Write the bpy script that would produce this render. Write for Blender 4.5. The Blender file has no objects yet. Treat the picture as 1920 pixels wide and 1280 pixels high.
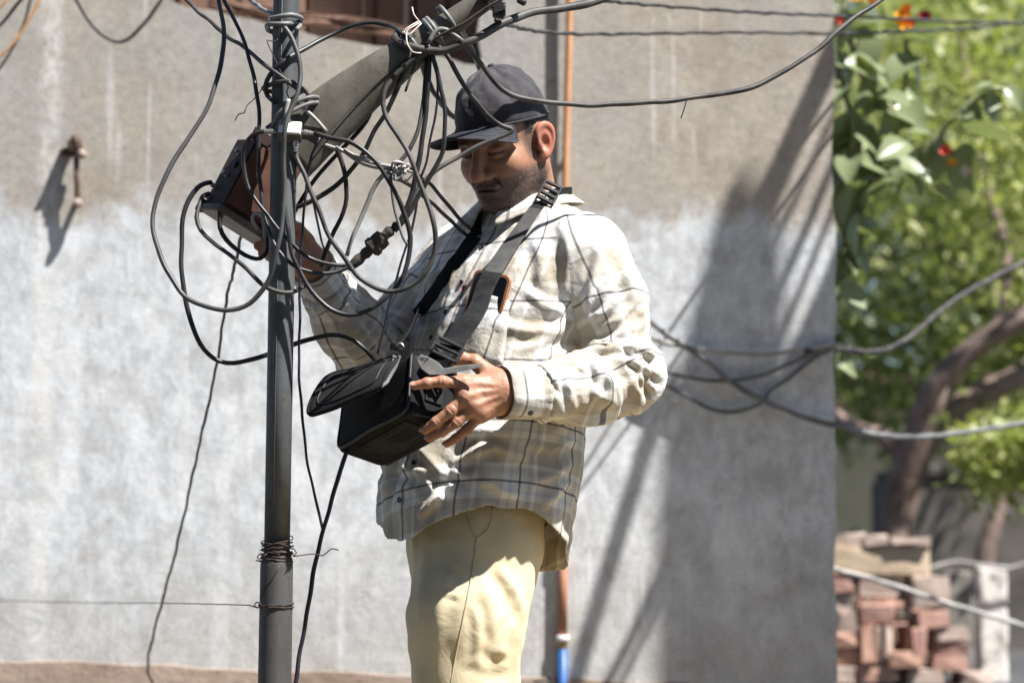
import bpy, bmesh, math, random
import numpy as np
from mathutils import Vector, Matrix, Euler
from mathutils.bvhtree import BVHTree
random.seed(7); np.random.seed(7)
scene = bpy.context.scene
col = scene.collection
R = math.radians

# ------------------------------------------------------------------ camera
CAMZ = 1.55; PITCH = R(5.0); ROLL = R(.45); HFOV = R(24.0)
FPX = 960.0 / math.tan(HFOV / 2)            # focal length in pixels of a 1920 wide frame
cam_d = bpy.data.cameras.new('camera'); cam = bpy.data.objects.new('camera', cam_d); col.objects.link(cam)
cam.location = (0, 0, CAMZ); cam.rotation_euler = (Matrix.Rotation(R(90) + PITCH, 3, 'X') @ Matrix.Rotation(ROLL, 3, 'Z')).to_euler()
cam_d.sensor_width = 36; cam_d.angle = HFOV; cam_d.clip_start = .05; cam_d.clip_end = 500
cam_d.dof.use_dof = True; cam_d.dof.focus_distance = 4.38; cam_d.dof.aperture_fstop = 3.0
scene.camera = cam
# ------------------------------------------------------------------ world and sun
SUN = Vector((0.455, -0.27, 0.85)).normalized()        # towards the sun
elev = math.asin(SUN.z); azim = math.atan2(SUN.x, SUN.y)
w = bpy.data.worlds.new('World'); scene.world = w; w.use_nodes = True
nt = w.node_tree; nt.nodes.clear()
sky = nt.nodes.new('ShaderNodeTexSky'); sky.sky_type = 'NISHITA'; sky.sun_disc = False
sky.sun_elevation = elev; sky.sun_rotation = azim; sky.dust_density = 0.4; sky.ozone_density = 2.0; sky.air_density = 1.0
bg = nt.nodes.new('ShaderNodeBackground'); bg.inputs[1].default_value = 0.05
wo = nt.nodes.new('ShaderNodeOutputWorld')
nt.links.new(sky.outputs[0], bg.inputs[0]); nt.links.new(bg.outputs[0], wo.inputs[0])
sd = bpy.data.lights.new('sun', 'SUN'); sun = bpy.data.objects.new('sun', sd); col.objects.link(sun)
sd.energy = 5.0; sd.angle = R(0.53); sd.color = (1.0, .975, .94)
sun.rotation_euler = SUN.to_track_quat('Z', 'Y').to_euler(); sun.location = (6, -4, 9)
vs = scene.view_settings
vs.view_transform = 'Standard'; vs.look = 'None'; vs.gamma = 1; vs.use_curve_mapping = False; vs.exposure = 1.18
scene.render.engine = 'CYCLES'
scene.cycles.max_bounces = 8; scene.cycles.diffuse_bounces = 4; scene.cycles.transparent_max_bounces = 8

# ------------------------------------------------------------------ helpers
CP, SP = math.cos(PITCH), math.sin(PITCH); CR, SR = math.cos(ROLL), math.sin(ROLL)
def ray(px, py):
    a = (px - 960) / FPX; b = (640 - py) / FPX
    a, b = a * CR - b * SR, a * SR + b * CR
    return Vector((a, CP - b * SP, SP + b * CP))
def pt(px, py, Y):
    d = ray(px, py); return Vector((0, 0, CAMZ)) + d * (Y / d.y)
def link(name, me, m=None, parent=None, label=None, cat=None, group=None, kind=None, smooth=False):
    o = bpy.data.objects.new(name, me); col.objects.link(o)
    if m is not None and me is not None and len(me.materials) == 0: me.materials.append(m)
    if parent is not None: o.parent = parent
    if label: o['label'] = label
    if cat: o['category'] = cat
    if group: o['group'] = group
    if kind: o['kind'] = kind
    if smooth and me is not None: me.polygons.foreach_set('use_smooth', [True] * len(me.polygons))
    return o
def empty(name, label=None, cat=None, loc=(0, 0, 0), group=None, kind=None, parent=None):
    o = link(name, None, None, parent, label, cat, group, kind); o.location = loc
    o.empty_display_size = .05; return o
def mesh(name, verts, faces, name2=None):
    me = bpy.data.meshes.new(name); me.from_pydata([tuple(v) for v in verts], [], [tuple(f) for f in faces]); me.update(); return me
def npmesh(name, V, F):
    """numpy verts (n,3) and quads/tris (m,k)"""
    me = bpy.data.meshes.new(name); n, k = len(F), F.shape[1]
    me.vertices.add(len(V)); me.vertices.foreach_set('co', np.ascontiguousarray(V, dtype=np.float32).ravel())
    me.loops.add(n * k); me.loops.foreach_set('vertex_index', np.ascontiguousarray(F, dtype=np.int32).ravel())
    me.polygons.add(n); me.polygons.foreach_set('loop_start', np.arange(0, n * k, k, dtype=np.int32))
    me.update(calc_edges=True); me.validate()
    return me
def bm_mesh(name, bm, recalc=True):
    if recalc: bmesh.ops.recalc_face_normals(bm, faces=bm.faces)
    me = bpy.data.meshes.new(name); bm.to_mesh(me); bm.free(); return me
def add_box(bm, c, s, M=None, bevel=0, seg=1):
    r = bmesh.ops.create_cube(bm, size=1, matrix=Matrix.Translation(c) @ (M.to_4x4() if M else Matrix()) @ Matrix.Diagonal((*s, 1)))
    if bevel:
        es = set()
        for v in r['verts']:
            es.update(v.link_edges)
        bmesh.ops.bevel(bm, geom=list(es), offset=bevel, segments=seg, affect='EDGES', profile=.5)
def box_mesh(name, c, s, M=None, bevel=0, seg=1):
    bm = bmesh.new(); add_box(bm, c, s, M, bevel, seg); return bm_mesh(name, bm)
def catmull(P, step=.012, closed=False):
    P = [Vector(p) for p in P]
    if len(P) == 2: P = [P[0], (P[0] + P[1]) / 2, P[1]]
    out = []; n = len(P); rng = n if closed else n - 1
    for i in range(rng):
        if closed: p0, p1, p2, p3 = P[i - 1], P[i], P[(i + 1) % n], P[(i + 2) % n]
        else:
            p1, p2 = P[i], P[i + 1]
            p0 = P[i - 1] if i > 0 else p1 * 2 - p2
            p3 = P[i + 2] if i + 2 < n else p2 * 2 - p1
        t0 = 0; t1 = max((p1 - p0).length, 1e-6) ** .5; t2 = t1 + max((p2 - p1).length, 1e-6) ** .5; t3 = t2 + max((p3 - p2).length, 1e-6) ** .5
        k = max(2, int((p2 - p1).length / step))
        for j in range(k):
            t = t1 + (t2 - t1) * j / k
            a1 = p0 * ((t1 - t) / (t1 - t0)) + p1 * ((t - t0) / (t1 - t0))
            a2 = p1 * ((t2 - t) / (t2 - t1)) + p2 * ((t - t1) / (t2 - t1))
            a3 = p2 * ((t3 - t) / (t3 - t2)) + p3 * ((t - t2) / (t3 - t2))
            b1 = a1 * ((t2 - t) / (t2 - t0)) + a2 * ((t - t0) / (t2 - t0))
            b2 = a2 * ((t3 - t) / (t3 - t1)) + a3 * ((t - t1) / (t3 - t1))
            out.append(b1 * ((t2 - t) / (t2 - t1)) + b2 * ((t - t1) / (t2 - t1)))
    if not closed: out.append(P[-1])
    return out
def sweep(path, rad, sides=10, closed=False, caps=True):
    """tube along path, rad float or list -> verts, faces"""
    n = len(path); V = []; F = []
    rad = [rad] * n if isinstance(rad, (int, float)) else rad
    t = [((path[(i + 1) % n] if closed else path[min(i + 1, n - 1)]) - (path[i - 1] if closed else path[max(i - 1, 0)])).normalized() for i in range(n)]
    nrm = t[0].orthogonal().normalized()
    for i in range(n):
        nrm = (nrm - t[i] * nrm.dot(t[i]))
        nrm = nrm.normalized() if nrm.length > 1e-6 else t[i].orthogonal().normalized()
        b = t[i].cross(nrm)
        for k in range(sides):
            a = 2 * math.pi * k / sides
            V.append(path[i] + (nrm * math.cos(a) + b * math.sin(a)) * rad[i])
    for i in range(n if closed else n - 1):
        for k in range(sides):
            j = (i + 1) % n
            F.append((i * sides + k, i * sides + (k + 1) % sides, j * sides + (k + 1) % sides, j * sides + k))
    if caps and not closed:
        F.append(tuple(range(sides))[::-1]); F.append(tuple((n - 1) * sides + k for k in range(sides)))
    return V, F
def tube_mesh(name, path, rad, sides=10, closed=False):
    V, F = sweep(path, rad, sides, closed); me = mesh(name, V, F)
    me.polygons.foreach_set('use_smooth', [len(p.vertices) == 4 for p in me.polygons]); return me
def multi_tube(name, lst, sides=8):
    V = []; F = []
    for path, r in lst:
        v, f = sweep(path, r, sides); o = len(V); V += v; F += [tuple(i + o for i in q) for q in f]
    me = mesh(name, V, F); me.polygons.foreach_set('use_smooth', [True] * len(F)); return me
def lathe(prof, c, axis, sides=16):
    """prof [(r, h)...] around axis through c"""
    axis = Vector(axis).normalized(); n = axis.orthogonal().normalized(); b = axis.cross(n); V = []; F = []
    for r, h in prof:
        for k in range(sides):
            a = 2 * math.pi * k / sides; V.append(Vector(c) + axis * h + (n * math.cos(a) + b * math.sin(a)) * r)
    for i in range(len(prof) - 1):
        for k in range(sides):
            F.append((i * sides + k, i * sides + (k + 1) % sides, (i + 1) * sides + (k + 1) % sides, (i + 1) * sides + k))
    F.append(tuple(range(sides))[::-1]); F.append(tuple((len(prof) - 1) * sides + k for k in range(sides)))
    return V, F

# ------------------------------------------------------------------ materials
def newmat(name):
    m = bpy.data.materials.new(name); m.use_nodes = True; t = m.node_tree
    b = t.nodes['Principled BSDF']; return m, t, b
def nd(t, typ, **kw):
    n = t.nodes.new(typ)
    for k, v in kw.items():
        if k in n.inputs: n.inputs[k].default_value = v
        else: setattr(n, k, v)
    return n
def noise(t, scale, detail=4, rough=.55, vec=None, dist=0):
    n = nd(t, 'ShaderNodeTexNoise'); n.inputs['Scale'].default_value = scale; n.inputs['Detail'].default_value = detail
    n.inputs['Roughness'].default_value = rough; n.inputs['Distortion'].default_value = dist
    if vec is not None: t.links.new(vec, n.inputs['Vector'])
    return n
def ramp(t, src, stops, interp='LINEAR'):
    r = nd(t, 'ShaderNodeValToRGB'); e = r.color_ramp.elements; r.color_ramp.interpolation = interp
    while len(e) < len(stops): e.new(.5)
    for i, (p, c) in enumerate(stops):
        e[i].position = p; e[i].color = (*c, 1) if len(c) == 3 else c
    t.links.new(src, r.inputs[0]); return r
def mixc(t, fac, a, b, mode='MIX'):
    m = nd(t, 'ShaderNodeMix', data_type='RGBA', blend_type=mode)
    for sock, v in ((m.inputs[0], fac), (m.inputs[6], a), (m.inputs[7], b)):
        if hasattr(v, 'is_linked') or hasattr(v, 'links'): t.links.new(v, sock)
        else: sock.default_value = v if isinstance(v, (int, float)) else (*v, 1)
    return m.outputs[2]
def math_(t, op, a, b=0.0, c=0.0, clamp=False):
    m = nd(t, 'ShaderNodeMath', operation=op); m.use_clamp = clamp
    for i, v in enumerate((a, b, c)):
        if hasattr(v, 'links'): t.links.new(v, m.inputs[i])
        else: m.inputs[i].default_value = v
    return m.outputs[0]
def bump(t, b, h, strength=.3, dist=.01):
    bp = nd(t, 'ShaderNodeBump'); bp.inputs['Strength'].default_value = strength; bp.inputs['Distance'].default_value = dist
    t.links.new(h, bp.inputs['Height']); t.links.new(bp.outputs[0], b.inputs['Normal']); return bp
def objco(t):
    return nd(t, 'ShaderNodeTexCoord').outputs['Object']
def scaled(t, v, s):
    m = nd(t, 'ShaderNodeMapping'); t.links.new(v, m.inputs[0]); m.inputs['Scale'].default_value = s; return m.outputs[0]
def simple(name, c1, c2, scale=30, rough=.6, metal=0, bstr=.15, bdist=.002, spec=.5, bscale=None, detail=5, lo=.35, hi=.65):
    m, t, b = newmat(name); v = objco(t); n = noise(t, scale, detail, .6, v)
    r = ramp(t, n.outputs[0], [(lo, c1), (hi, c2)]); t.links.new(r.outputs[0], b.inputs['Base Color'])
    b.inputs['Roughness'].default_value = rough; b.inputs['Metallic'].default_value = metal; b.inputs['Specular IOR Level'].default_value = spec
    if bstr:
        n2 = noise(t, bscale or scale * 3, 5, .6, v); bump(t, b, n2.outputs[0], bstr, bdist)
    return m
# ------------------------------------------------------------------ ground
WY = 6.5                                     # face of the plaster wall
BANK = 0.70
def ground_z(x, y):
    def ss(a, b, v):
        v = min(1, max(0, (v - a) / (b - a))); return v * v * (3 - 2 * v)
    z = BANK * ss(2.2, 3.6, y) + .38 * ss(6.3, 7.6, y) * ss(.6, 1.4, x)
    return z
bm = bmesh.new(); GX = [-300, -80, -30, -12] + [-6 + .3 * i for i in range(41)] + [12, 30, 80, 300]
GY = [-120, -40, -12, -4] + [-1 + .3 * i for i in range(54)] + [20, 40, 120, 400]
gv = [[bm.verts.new((x, y, ground_z(x, y) + (random.uniform(-.012, .012) if abs(x) < 6 and -1 < y < 15 else 0))) for x in GX] for y in GY]
for j in range(len(GY) - 1):
    for i in range(len(GX) - 1):
        bm.faces.new((gv[j][i], gv[j][i + 1], gv[j + 1][i + 1], gv[j + 1][i]))
def ground_material():
    m, t, b = newmat('bounce_sand_and_asphalt'); v = objco(t); n = noise(t, 3, 5, .6, v); sp = nd(t, 'ShaderNodeSeparateXYZ'); t.links.new(v, sp.inputs[0])
    bounce_sand = ramp(t, n.outputs[0], [(.35, (.34, .235, .09)), (.65, (.46, .33, .14))]).outputs[0]; road = ramp(t, n.outputs[0], [(.35, (.04, .04, .042)), (.65, (.07, .07, .072))]).outputs[0]  # unseen ochre patch added round the man for warm bounce, dark asphalt cuts fill
    f = nd(t, 'ShaderNodeMapRange'); dx_ = math_(t, 'SUBTRACT', sp.outputs[0], .35); dy_ = math_(t, 'SUBTRACT', sp.outputs[1], 4.6); rr_ = math_(t, 'SQRT', math_(t, 'ADD', math_(t, 'MULTIPLY', dx_, dx_), math_(t, 'MULTIPLY', dy_, dy_)))
    t.links.new(math_(t, 'ADD', rr_, math_(t, 'MULTIPLY', n.outputs[0], .5)), f.inputs[0]); f.inputs[1].default_value = 1.05; f.inputs[2].default_value = 1.4; f.inputs[3].default_value = 1; f.inputs[4].default_value = 0
    t.links.new(mixc(t, f.outputs[0], road, bounce_sand), b.inputs['Base Color']); b.inputs['Roughness'].default_value = .95; bump(t, b, noise(t, 40, 5, .6, v).outputs[0], .4, .01); return m
M_ground = ground_material()
link('ground', bm_mesh('ground', bm), M_ground, kind='structure', smooth=True)

# ------------------------------------------------------------------ plaster wall
XR = pt(1568, 640, WY).x
def wall_material():
    m, t, b = newmat('lime_washed_plaster'); v = objco(t)
    sep = nd(t, 'ShaderNodeSeparateXYZ'); t.links.new(v, sep.inputs[0])
    n1 = noise(t, 2.2, 6, .6, v); n2 = noise(t, 9, 5, .6, v); n3 = noise(t, 38, 6, .65, v)
    st = noise(t, 7, 6, .68, scaled(t, v, (1, 1, .38)), .6); brush = noise(t, 24, 6, .66, scaled(t, v, (1, 1, .55)), .8); lay = noise(t, 4.5, 6, .7, v, .5)
    tan = mixc(t, ramp(t, n2.outputs[0], [(.3, (0, 0, 0)), (.7, (1, 1, 1))]).outputs[0], (.385, .33, .27), (.57, .515, .445))
    tan = mixc(t, ramp(t, n1.outputs[0], [(.38, (0, 0, 0)), (.66, (1, 1, 1))]).outputs[0], tan, (.47, .45, .42))
    tan = mixc(t, math_(t, 'MULTIPLY', ramp(t, n3.outputs[0], [(.42, (0, 0, 0)), (.75, (1, 1, 1))]).outputs[0], .5), tan, (.27, .23, .195))
    wh = mixc(t, n2.outputs[0], (.63, .67, .71), (.84, .855, .87))
    wh = mixc(t, ramp(t, brush.outputs[0], [(.40, (0, 0, 0)), (.68, (1, 1, 1))]).outputs[0], wh, (.50, .515, .535))
    wh = mixc(t, ramp(t, st.outputs[0], [(.50, (0, 0, 0)), (.68, (.65, .65, .65))]).outputs[0], wh, (.90, .90, .905))
    # the lime wash stops at a ragged height, lower towards the foot it thins out again
    hz = math_(t, 'ADD', sep.outputs[2], math_(t, 'MULTIPLY', math_(t, 'SUBTRACT', lay.outputs[0], .5), .42))
    hz = math_(t, 'ADD', hz, math_(t, 'MULTIPLY', math_(t, 'SUBTRACT', st.outputs[0], .5), .22))
    hz = math_(t, 'ADD', hz, math_(t, 'MULTIPLY', math_(t, 'SUBTRACT', n3.outputs[0], .5), .07))
    top = nd(t, 'ShaderNodeMapRange'); t.links.new(hz, top.inputs[0])
    zt = pt(0, 400, WY).z
    top.inputs[1].default_value = zt - .045; top.inputs[2].default_value = zt + .04; top.inputs[3].default_value = 1; top.inputs[4].default_value = 0
    zb = pt(0, 1180, WY).z
    bot = nd(t, 'ShaderNodeMapRange'); t.links.new(hz, bot.inputs[0]); bot.inputs[1].default_value = zb - .06; bot.inputs[2].default_value = zb + .30
    bot.inputs[3].default_value = .45; bot.inputs[4].default_value = 1
    thin = ramp(t, n2.outputs[0], [(.30, (.62, .62, .62)), (.5, (1, 1, 1))])
    fac = math_(t, 'MULTIPLY', math_(t, 'MULTIPLY', top.outputs[0], bot.outputs[0]), thin.outputs[0])
    c = mixc(t, fac, tan, wh)
    # old vertical drip of whitewash on the left
    xd = pt(93, 300, WY).x
    dx = math_(t, 'ABSOLUTE', math_(t, 'SUBTRACT', math_(t, 'ADD', sep.outputs[0], math_(t, 'MULTIPLY', math_(t, 'SUBTRACT', n2.outputs[0], .5), .05)), xd))
    dm = nd(t, 'ShaderNodeMapRange'); t.links.new(dx, dm.inputs[0]); dm.inputs[1].default_value = .012; dm.inputs[2].default_value = .04; dm.inputs[3].default_value = 1; dm.inputs[4].default_value = 0
    drip = math_(t, 'MULTIPLY', dm.outputs[0], ramp(t, brush.outputs[0], [(.38, (0, 0, 0)), (.6, (.85, .85, .85))]).outputs[0])
    c = mixc(t, drip, c, (.82, .80, .77))
    # scratches
    sc = noise(t, 26, 2, .5, scaled(t, v, (1, 1, .07)))
    c = mixc(t, math_(t, 'MULTIPLY', ramp(t, sc.outputs[0], [(.695, (0, 0, 0)), (.72, (1, 1, 1))]).outputs[0], .6), c, (.85, .85, .84))
    cr = noise(t, 3.0, 3, .6, v, 1.2)
    crk = ramp(t, math_(t, 'ABSOLUTE', math_(t, 'SUBTRACT', cr.outputs[0], .5)), [(.0, (1, 1, 1)), (.005, (0, 0, 0))])
    c = mixc(t, math_(t, 'MULTIPLY', crk.outputs[0], math_(t, 'MULTIPLY', n2.outputs[0], .45)), c, (.18, .16, .15))
    for ang, sc_, th_ in ((.5, 16, .70), (-.7, 20, .71), (1.2, 13, .705)):
        mp = nd(t, 'ShaderNodeMapping'); t.links.new(v, mp.inputs[0]); mp.inputs['Rotation'].default_value = (0, ang, 0); mp.inputs['Scale'].default_value = (1, 1, .06)
        sn = noise(t, sc_, 2, .5, mp.outputs[0]); c = mixc(t, math_(t, 'MULTIPLY', ramp(t, sn.outputs[0], [(th_ - .02, (0, 0, 0)), (th_ + .015, (1, 1, 1))]).outputs[0], .4), c, (.80, .80, .80))
    dk = noise(t, 5.5, 6, .72, v, .9); c = mixc(t, math_(t, 'MULTIPLY', ramp(t, dk.outputs[0], [(.52, (0, 0, 0)), (.72, (1, 1, 1))]).outputs[0], .42), c, (.33, .315, .30))
    # trowel speckle
    sp = ramp(t, noise(t, 130, 3, .6, v).outputs[0], [(.36, (.78, .77, .75)), (.62, (1.04, 1.04, 1.04))])
    c = mixc(t, .8, c, sp.outputs[0], 'MULTIPLY')
    t.links.new(c, b.inputs['Base Color']); b.inputs['Roughness'].default_value = .95; b.inputs['Specular IOR Level'].default_value = .15
    h = math_(t, 'ADD', math_(t, 'MULTIPLY', n3.outputs[0], .6), math_(t, 'ADD', n2.outputs[0], math_(t, 'MULTIPLY', noise(t, 120, 4, .7, v).outputs[0], .5)))
    bump(t, b, h, .32, .008)
    return m
M_wall = wall_material()
XL = -4.2; ZT = 6.0
def wpt(px, py): return pt(px, py, WY)
notch = [(-40, -30), (310, -6), (330, 6), (352, 14), (405, 20), (430, 30), (470, 36), (505, 47), (560, 58), (600, 70), (640, 74), (700, 86), (760, 92), (790, 101), (830, 106), (870, 120), (893, 122), (902, 108), (897, 60), (903, 0), (904, -60)]
outline = [(XL, 0.0)] + [(XL, 3.4)] + [(wpt(x, y).x + random.uniform(-.004, .004), wpt(x, y).z) for x, y in notch] + [(wpt(904, -60).x, ZT), (XR, ZT)]
# right-hand edge, slightly uneven
zz = ZT
while zz > .4:
    zz -= random.uniform(.03, .09); outline.append((XR + random.choice([0, 0, -.002, .002, -.004, -.010, -.006]), zz))
outline.append((XR, 0.0))
bm = bmesh.new(); T = .23
f0 = bm.faces.new([bm.verts.new((x, WY, z)) for x, z in outline])
ext = bmesh.ops.extrude_face_region(bm, geom=[f0])
bmesh.ops.translate(bm, verts=[g for g in ext['geom'] if isinstance(g, bmesh.types.BMVert)], vec=(0, T, 0))
bmesh.ops.triangulate(bm, faces=[f for f in bm.faces if len(f.verts) > 4])
wall = link('plaster_wall', bm_mesh('plaster_wall', bm), M_wall, label='tall lime-washed grey plaster wall behind the man', cat='wall')
# rough lower band proud of the wall foot
M_band = simple('red_earth_render', (.27, .20, .155), (.40, .31, .25), 9, .95, 0, .6, .006, .1, 60)
bx0, bx1 = XL, XR - .02; zb0 = pt(0, 1238, WY - .05).z; zb1 = pt(480, 1256, WY - .05).z
slope = (zb1 - zb0) / (pt(480, 0, WY).x - pt(0, 0, WY).x)
bm = bmesh.new(); N = 60; top = []; 
for i in range(N + 1):
    x = bx0 + (bx1 - bx0) * i / N; z = zb0 + slope * (x - pt(0, 0, WY).x) + random.uniform(-.008, .008)
    top.append((bm.verts.new((x, WY - .005, z)), bm.verts.new((x, WY + .002, z + .002)), bm.verts.new((x, WY - .05, .3))))
for i in range(N):
    bm.faces.new((top[i][0], top[i + 1][0], top[i + 1][1], top[i][1])); bm.faces.new((top[i][2], top[i + 1][2], top[i + 1][0], top[i][0]))
link('wall_foot_render', bm_mesh('wall_foot', bm), M_band, parent=wall)

# ------------------------------------------------------------------ rusty sheeting behind the broken wall top
M_rust = simple('rusted_sheet', (.14, .075, .05), (.30, .185, .135), 5, .8, .15, .35, .003, .3, 60)
sheet = empty('rusted_shutter', 'brown rusted metal shutter behind the broken wall top', 'shutter', (-.4, WY + .4, 3.0))
def sheet_part(name, px0, px1, py0, py1, y, th=.012, m=M_rust):
    a = pt(px0, py1, y); c = pt(px1, py0, y)
    o = link(name, box_mesh(name, ((a.x + c.x) / 2, y + th / 2, (a.z + c.z) / 2), (c.x - a.x, th, c.z - a.z), bevel=.002), m); o.parent = sheet
    o.matrix_parent_inverse = Matrix.Translation(sheet.location).inverted(); return o
for i, (a, c) in enumerate([(-60, 120), (123, 330), (333, 447), (450, 575), (578, 702), (705, 778), (781, 838), (841, 896), (899, 930)]):
    sheet_part('plank', a, c, -220, 190, WY + .29 + .006 * (i % 3))
sheet_part('backing', -80, 960, -230, 195, WY + .315)
M_rail = simple('pale_rail', (.40, .31, .25), (.50, .40, .33), 9, .8)
sheet_part('rail', 680, 686, -220, 60, WY + .272, .014, M_rail); sheet_part('rail', 757, 768, -220, 80, WY + .27, .014, M_rail)
# woven rust-brown netting stapled along the ragged top
M_net = simple('jute_netting', (.13, .075, .055), (.27, .17, .13), 60, .95, 0, .5, .004, .1, 260)
bm = bmesh.new(); rows = 7; P = [(400, 8, 34), (450, 20, 46), (505, 30, 62), (560, 38, 66), (610, 44, 66), (650, 46, 72), (700, 56, 78), (745, 64, 90), (790, 74, 99), (830, 80, 104)]
gr = []
PP = [catmull([pt(p[0], p[1] + (p[2] - p[1]) * k / rows, WY + .20 + .012 * math.sin(k * 1.9)) for p in P], .03) for k in range(rows + 1)]
n = min(len(p) for p in PP)
gr = [[bm.verts.new(PP[k][i] + Vector((0, .012 * math.sin(i * .9 + k * .7) - .12, 0))) for i in range(n)] for k in range(rows + 1)]
for k in range(rows):
    for i in range(n - 1):
        bm.faces.new((gr[k][i], gr[k][i + 1], gr[k + 1][i + 1], gr[k + 1][i]))
nm = bm_mesh('netting', bm); no = link('jute_netting', nm, M_net, label='strip of brown woven netting lying along the broken wall top', cat='netting', smooth=True)
sm = no.modifiers.new('t', 'SOLIDIFY'); sm.thickness = .004

# ------------------------------------------------------------------ copper coloured pipe on the wall
M_copper = simple('orange_pipe_paint', (.50, .23, .10), (.60, .31, .16), 14, .5, 0, .08, .001, .4)
M_rustpipe = simple('rust_red_pipe', (.30, .125, .07), (.42, .20, .12), 16, .6, 0, .2, .001, .4)
M_bluepipe = simple('blue_pipe', (.02, .08, .26), (.03, .12, .34), 20, .45, 0, .05)
M_joint = simple('white_joint', (.62, .60, .58), (.75, .73, .70), 40, .6)
M_brass = simple('brass', (.38, .27, .10), (.50, .38, .16), 60, .4, .8)
pipe = empty('wall_pipe', 'thin orange water pipe with blue foot running down the wall', 'pipe', (.2, WY - .03, .7))
def ppart(name, path, r, m, sides=14):
    o = link(name, tube_mesh(name, path, r, sides), m, parent=pipe); o.matrix_parent_inverse = Matrix.Translation(pipe.location).inverted(); return o
off = lambda y: WY - .0145 - .014 * max(0, min(1, (700 - y) / 700.))
pp = [(1070, -300), (1068, 0), (1064, 180), (1060, 330), (1058, 600), (1057, 900), (1056, 1015)]
ppart('pipe_run', catmull([pt(x, y, off(y)) for x, y in pp], .05), .0095, M_copper)
ppart('lower_run', [pt(1056, 1015, off(1015)), pt(1054.5, 1196, off(1196))], .0125, M_rustpipe)
ppart('coupling', [pt(1056, 1018, off(1018)), pt(1056, 1034, off(1034))], .0165, M_joint)
ppart('coupling', [pt(1055, 1190, off(1190)), pt(1055, 1203, off(1203))], .017, M_joint)
ppart('brass_collar', [pt(1055, 1203, off(1203)), pt(1054.5, 1217, off(1217))], .0125, M_brass)
ppart('blue_foot', [pt(1054.5, 1216, off(1216)), pt(1054, 1330, off(1330)), pt(1054, 1900, off(1900))], .0135, M_bluepipe)
for yy in (300, 860, 1130):
    a = pt(1057, yy, off(yy)); V, F = sweep([a + Vector((0, .0, 0)), Vector((a.x, WY + .004, a.z))], .007, 8); link('bracket', mesh('bracket', V, F), M_joint, parent=pipe).matrix_parent_inverse = Matrix.Translation(pipe.location).inverted()

# ------------------------------------------------------------------ rusty hook with bolts
M_iron = simple('rusty_iron', (.06, .04, .03), (.18, .12, .09), 60, .8, .3, .5, .002, .4, 160)
M_ironl = simple('flaking_iron', (.25, .19, .15), (.42, .34, .29), 70, .85, 0, .4, .002)
hook = empty('wall_bracket', 'rusty iron bracket with bolts fixed to the left of the wall', 'bracket', tuple(pt(145, 330, WY)))
def hpart(name, V, F, m):
    me = mesh(name, V, F); o = link(name, me, m, parent=hook, smooth=False); o.matrix_parent_inverse = Matrix.Translation(hook.location).inverted()
    bv = o.modifiers.new('b', 'BEVEL'); bv.width = .002; return o
hy = WY - .036
V, F = sweep(catmull([pt(143, 296, hy), pt(144, 330, hy - .004), pt(146, 385, hy)], .02), .0085, 8); hpart('rod', V, F, M_iron)
V, F = sweep(catmull([pt(141, 258, hy), pt(145, 268, hy - .008), pt(147, 280, hy - .008), pt(146, 296, hy)], .01), .0145, 10); hpart('hook_head', V, F, M_iron)
V, F = sweep([pt(122, 283, WY), pt(140, 290, hy), pt(160, 288, hy - .01)], .0095, 8); hpart('cross_pin', V, F, M_iron)
V, F = lathe([(.006, -.012), (.014, -.008), (.014, .006), (.008, .012)], pt(153, 289, hy - .012), (.7, -.6, .2), 6); hpart('nut', V, F, M_ironl)
V, F = lathe([(.006, -.012), (.014, -.008), (.014, .006), (.008, .012)], pt(146, 381, hy - .004), (.3, -.9, .2), 6); hpart('nut', V, F, M_ironl)
V, F = sweep([pt(138, 388, WY + .01), pt(146, 382, hy)], .009, 8); hpart('lower_pin', V, F, M_iron)
V, F = sweep([pt(118, 286, WY + .01), pt(124, 284, WY - .03)], .012, 8); hpart('wall_plug', V, F, M_iron)
bm = bmesh.new(); add_box(bm, pt(132, 276, WY - .028), (.008, .05, .05), Matrix.Rotation(.35, 3, 'X'), .002); me = bm_mesh('plate', bm); hpart('plate', [v.co for v in me.vertices], [tuple(p.vertices) for p in me.polygons], M_iron)

# ------------------------------------------------------------------ unseen panel and rods added out of frame, cut to throw the wall's shade
def shadow_src(px, py, d):
    p = pt(px, py, WY); t = d / -SUN.y; return p + SUN * t
M_conc = simple('raw_concrete', (.24, .23, .22), (.36, .35, .33), 6, .9, 0, .3, .004, .2)
M_wood = simple('shade_rod_wood', (.28, .22, .15), (.40, .33, .23), 12, .7)
nb = empty('shade_caster', 'unseen concrete panel and rods added to cast shade on the wall', 'wall', tuple(shadow_src(1400, 900, .75)))
poly = [(1226, 2300), (1226, 1000), (1240, 820), (1290, 600), (1345, 392), (1352, 384), (1362, 378), (1372, 386), (1386, 402), (1394, 409), (1400, 403), (1405, 394), (1414, 396), (1424, 406), (1429, 440), (1436, 520), (1440, 640), (1446, 760), (1455, 790), (1468, 716), (1490, 655), (1530, 556), (1570, 470), (1600, 410), (1640, 410), (1640, 2300)]  # outline follows the shade wanted on the wall
bm = bmesh.new(); f = bm.faces.new([bm.verts.new(shadow_src(x, y, 1.25)) for x, y in poly])
ext = bmesh.ops.extrude_face_region(bm, geom=[f]); bmesh.ops.translate(bm, verts=[g for g in ext['geom'] if isinstance(g, bmesh.types.BMVert)], vec=(0, .03, 0))
bmesh.ops.triangulate(bm, faces=[f for f in bm.faces if len(f.verts) > 4])
o = link('shade_panel', bm_mesh('parapet', bm), M_conc, parent=nb); o.matrix_parent_inverse = Matrix.Translation(nb.location).inverted()
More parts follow.
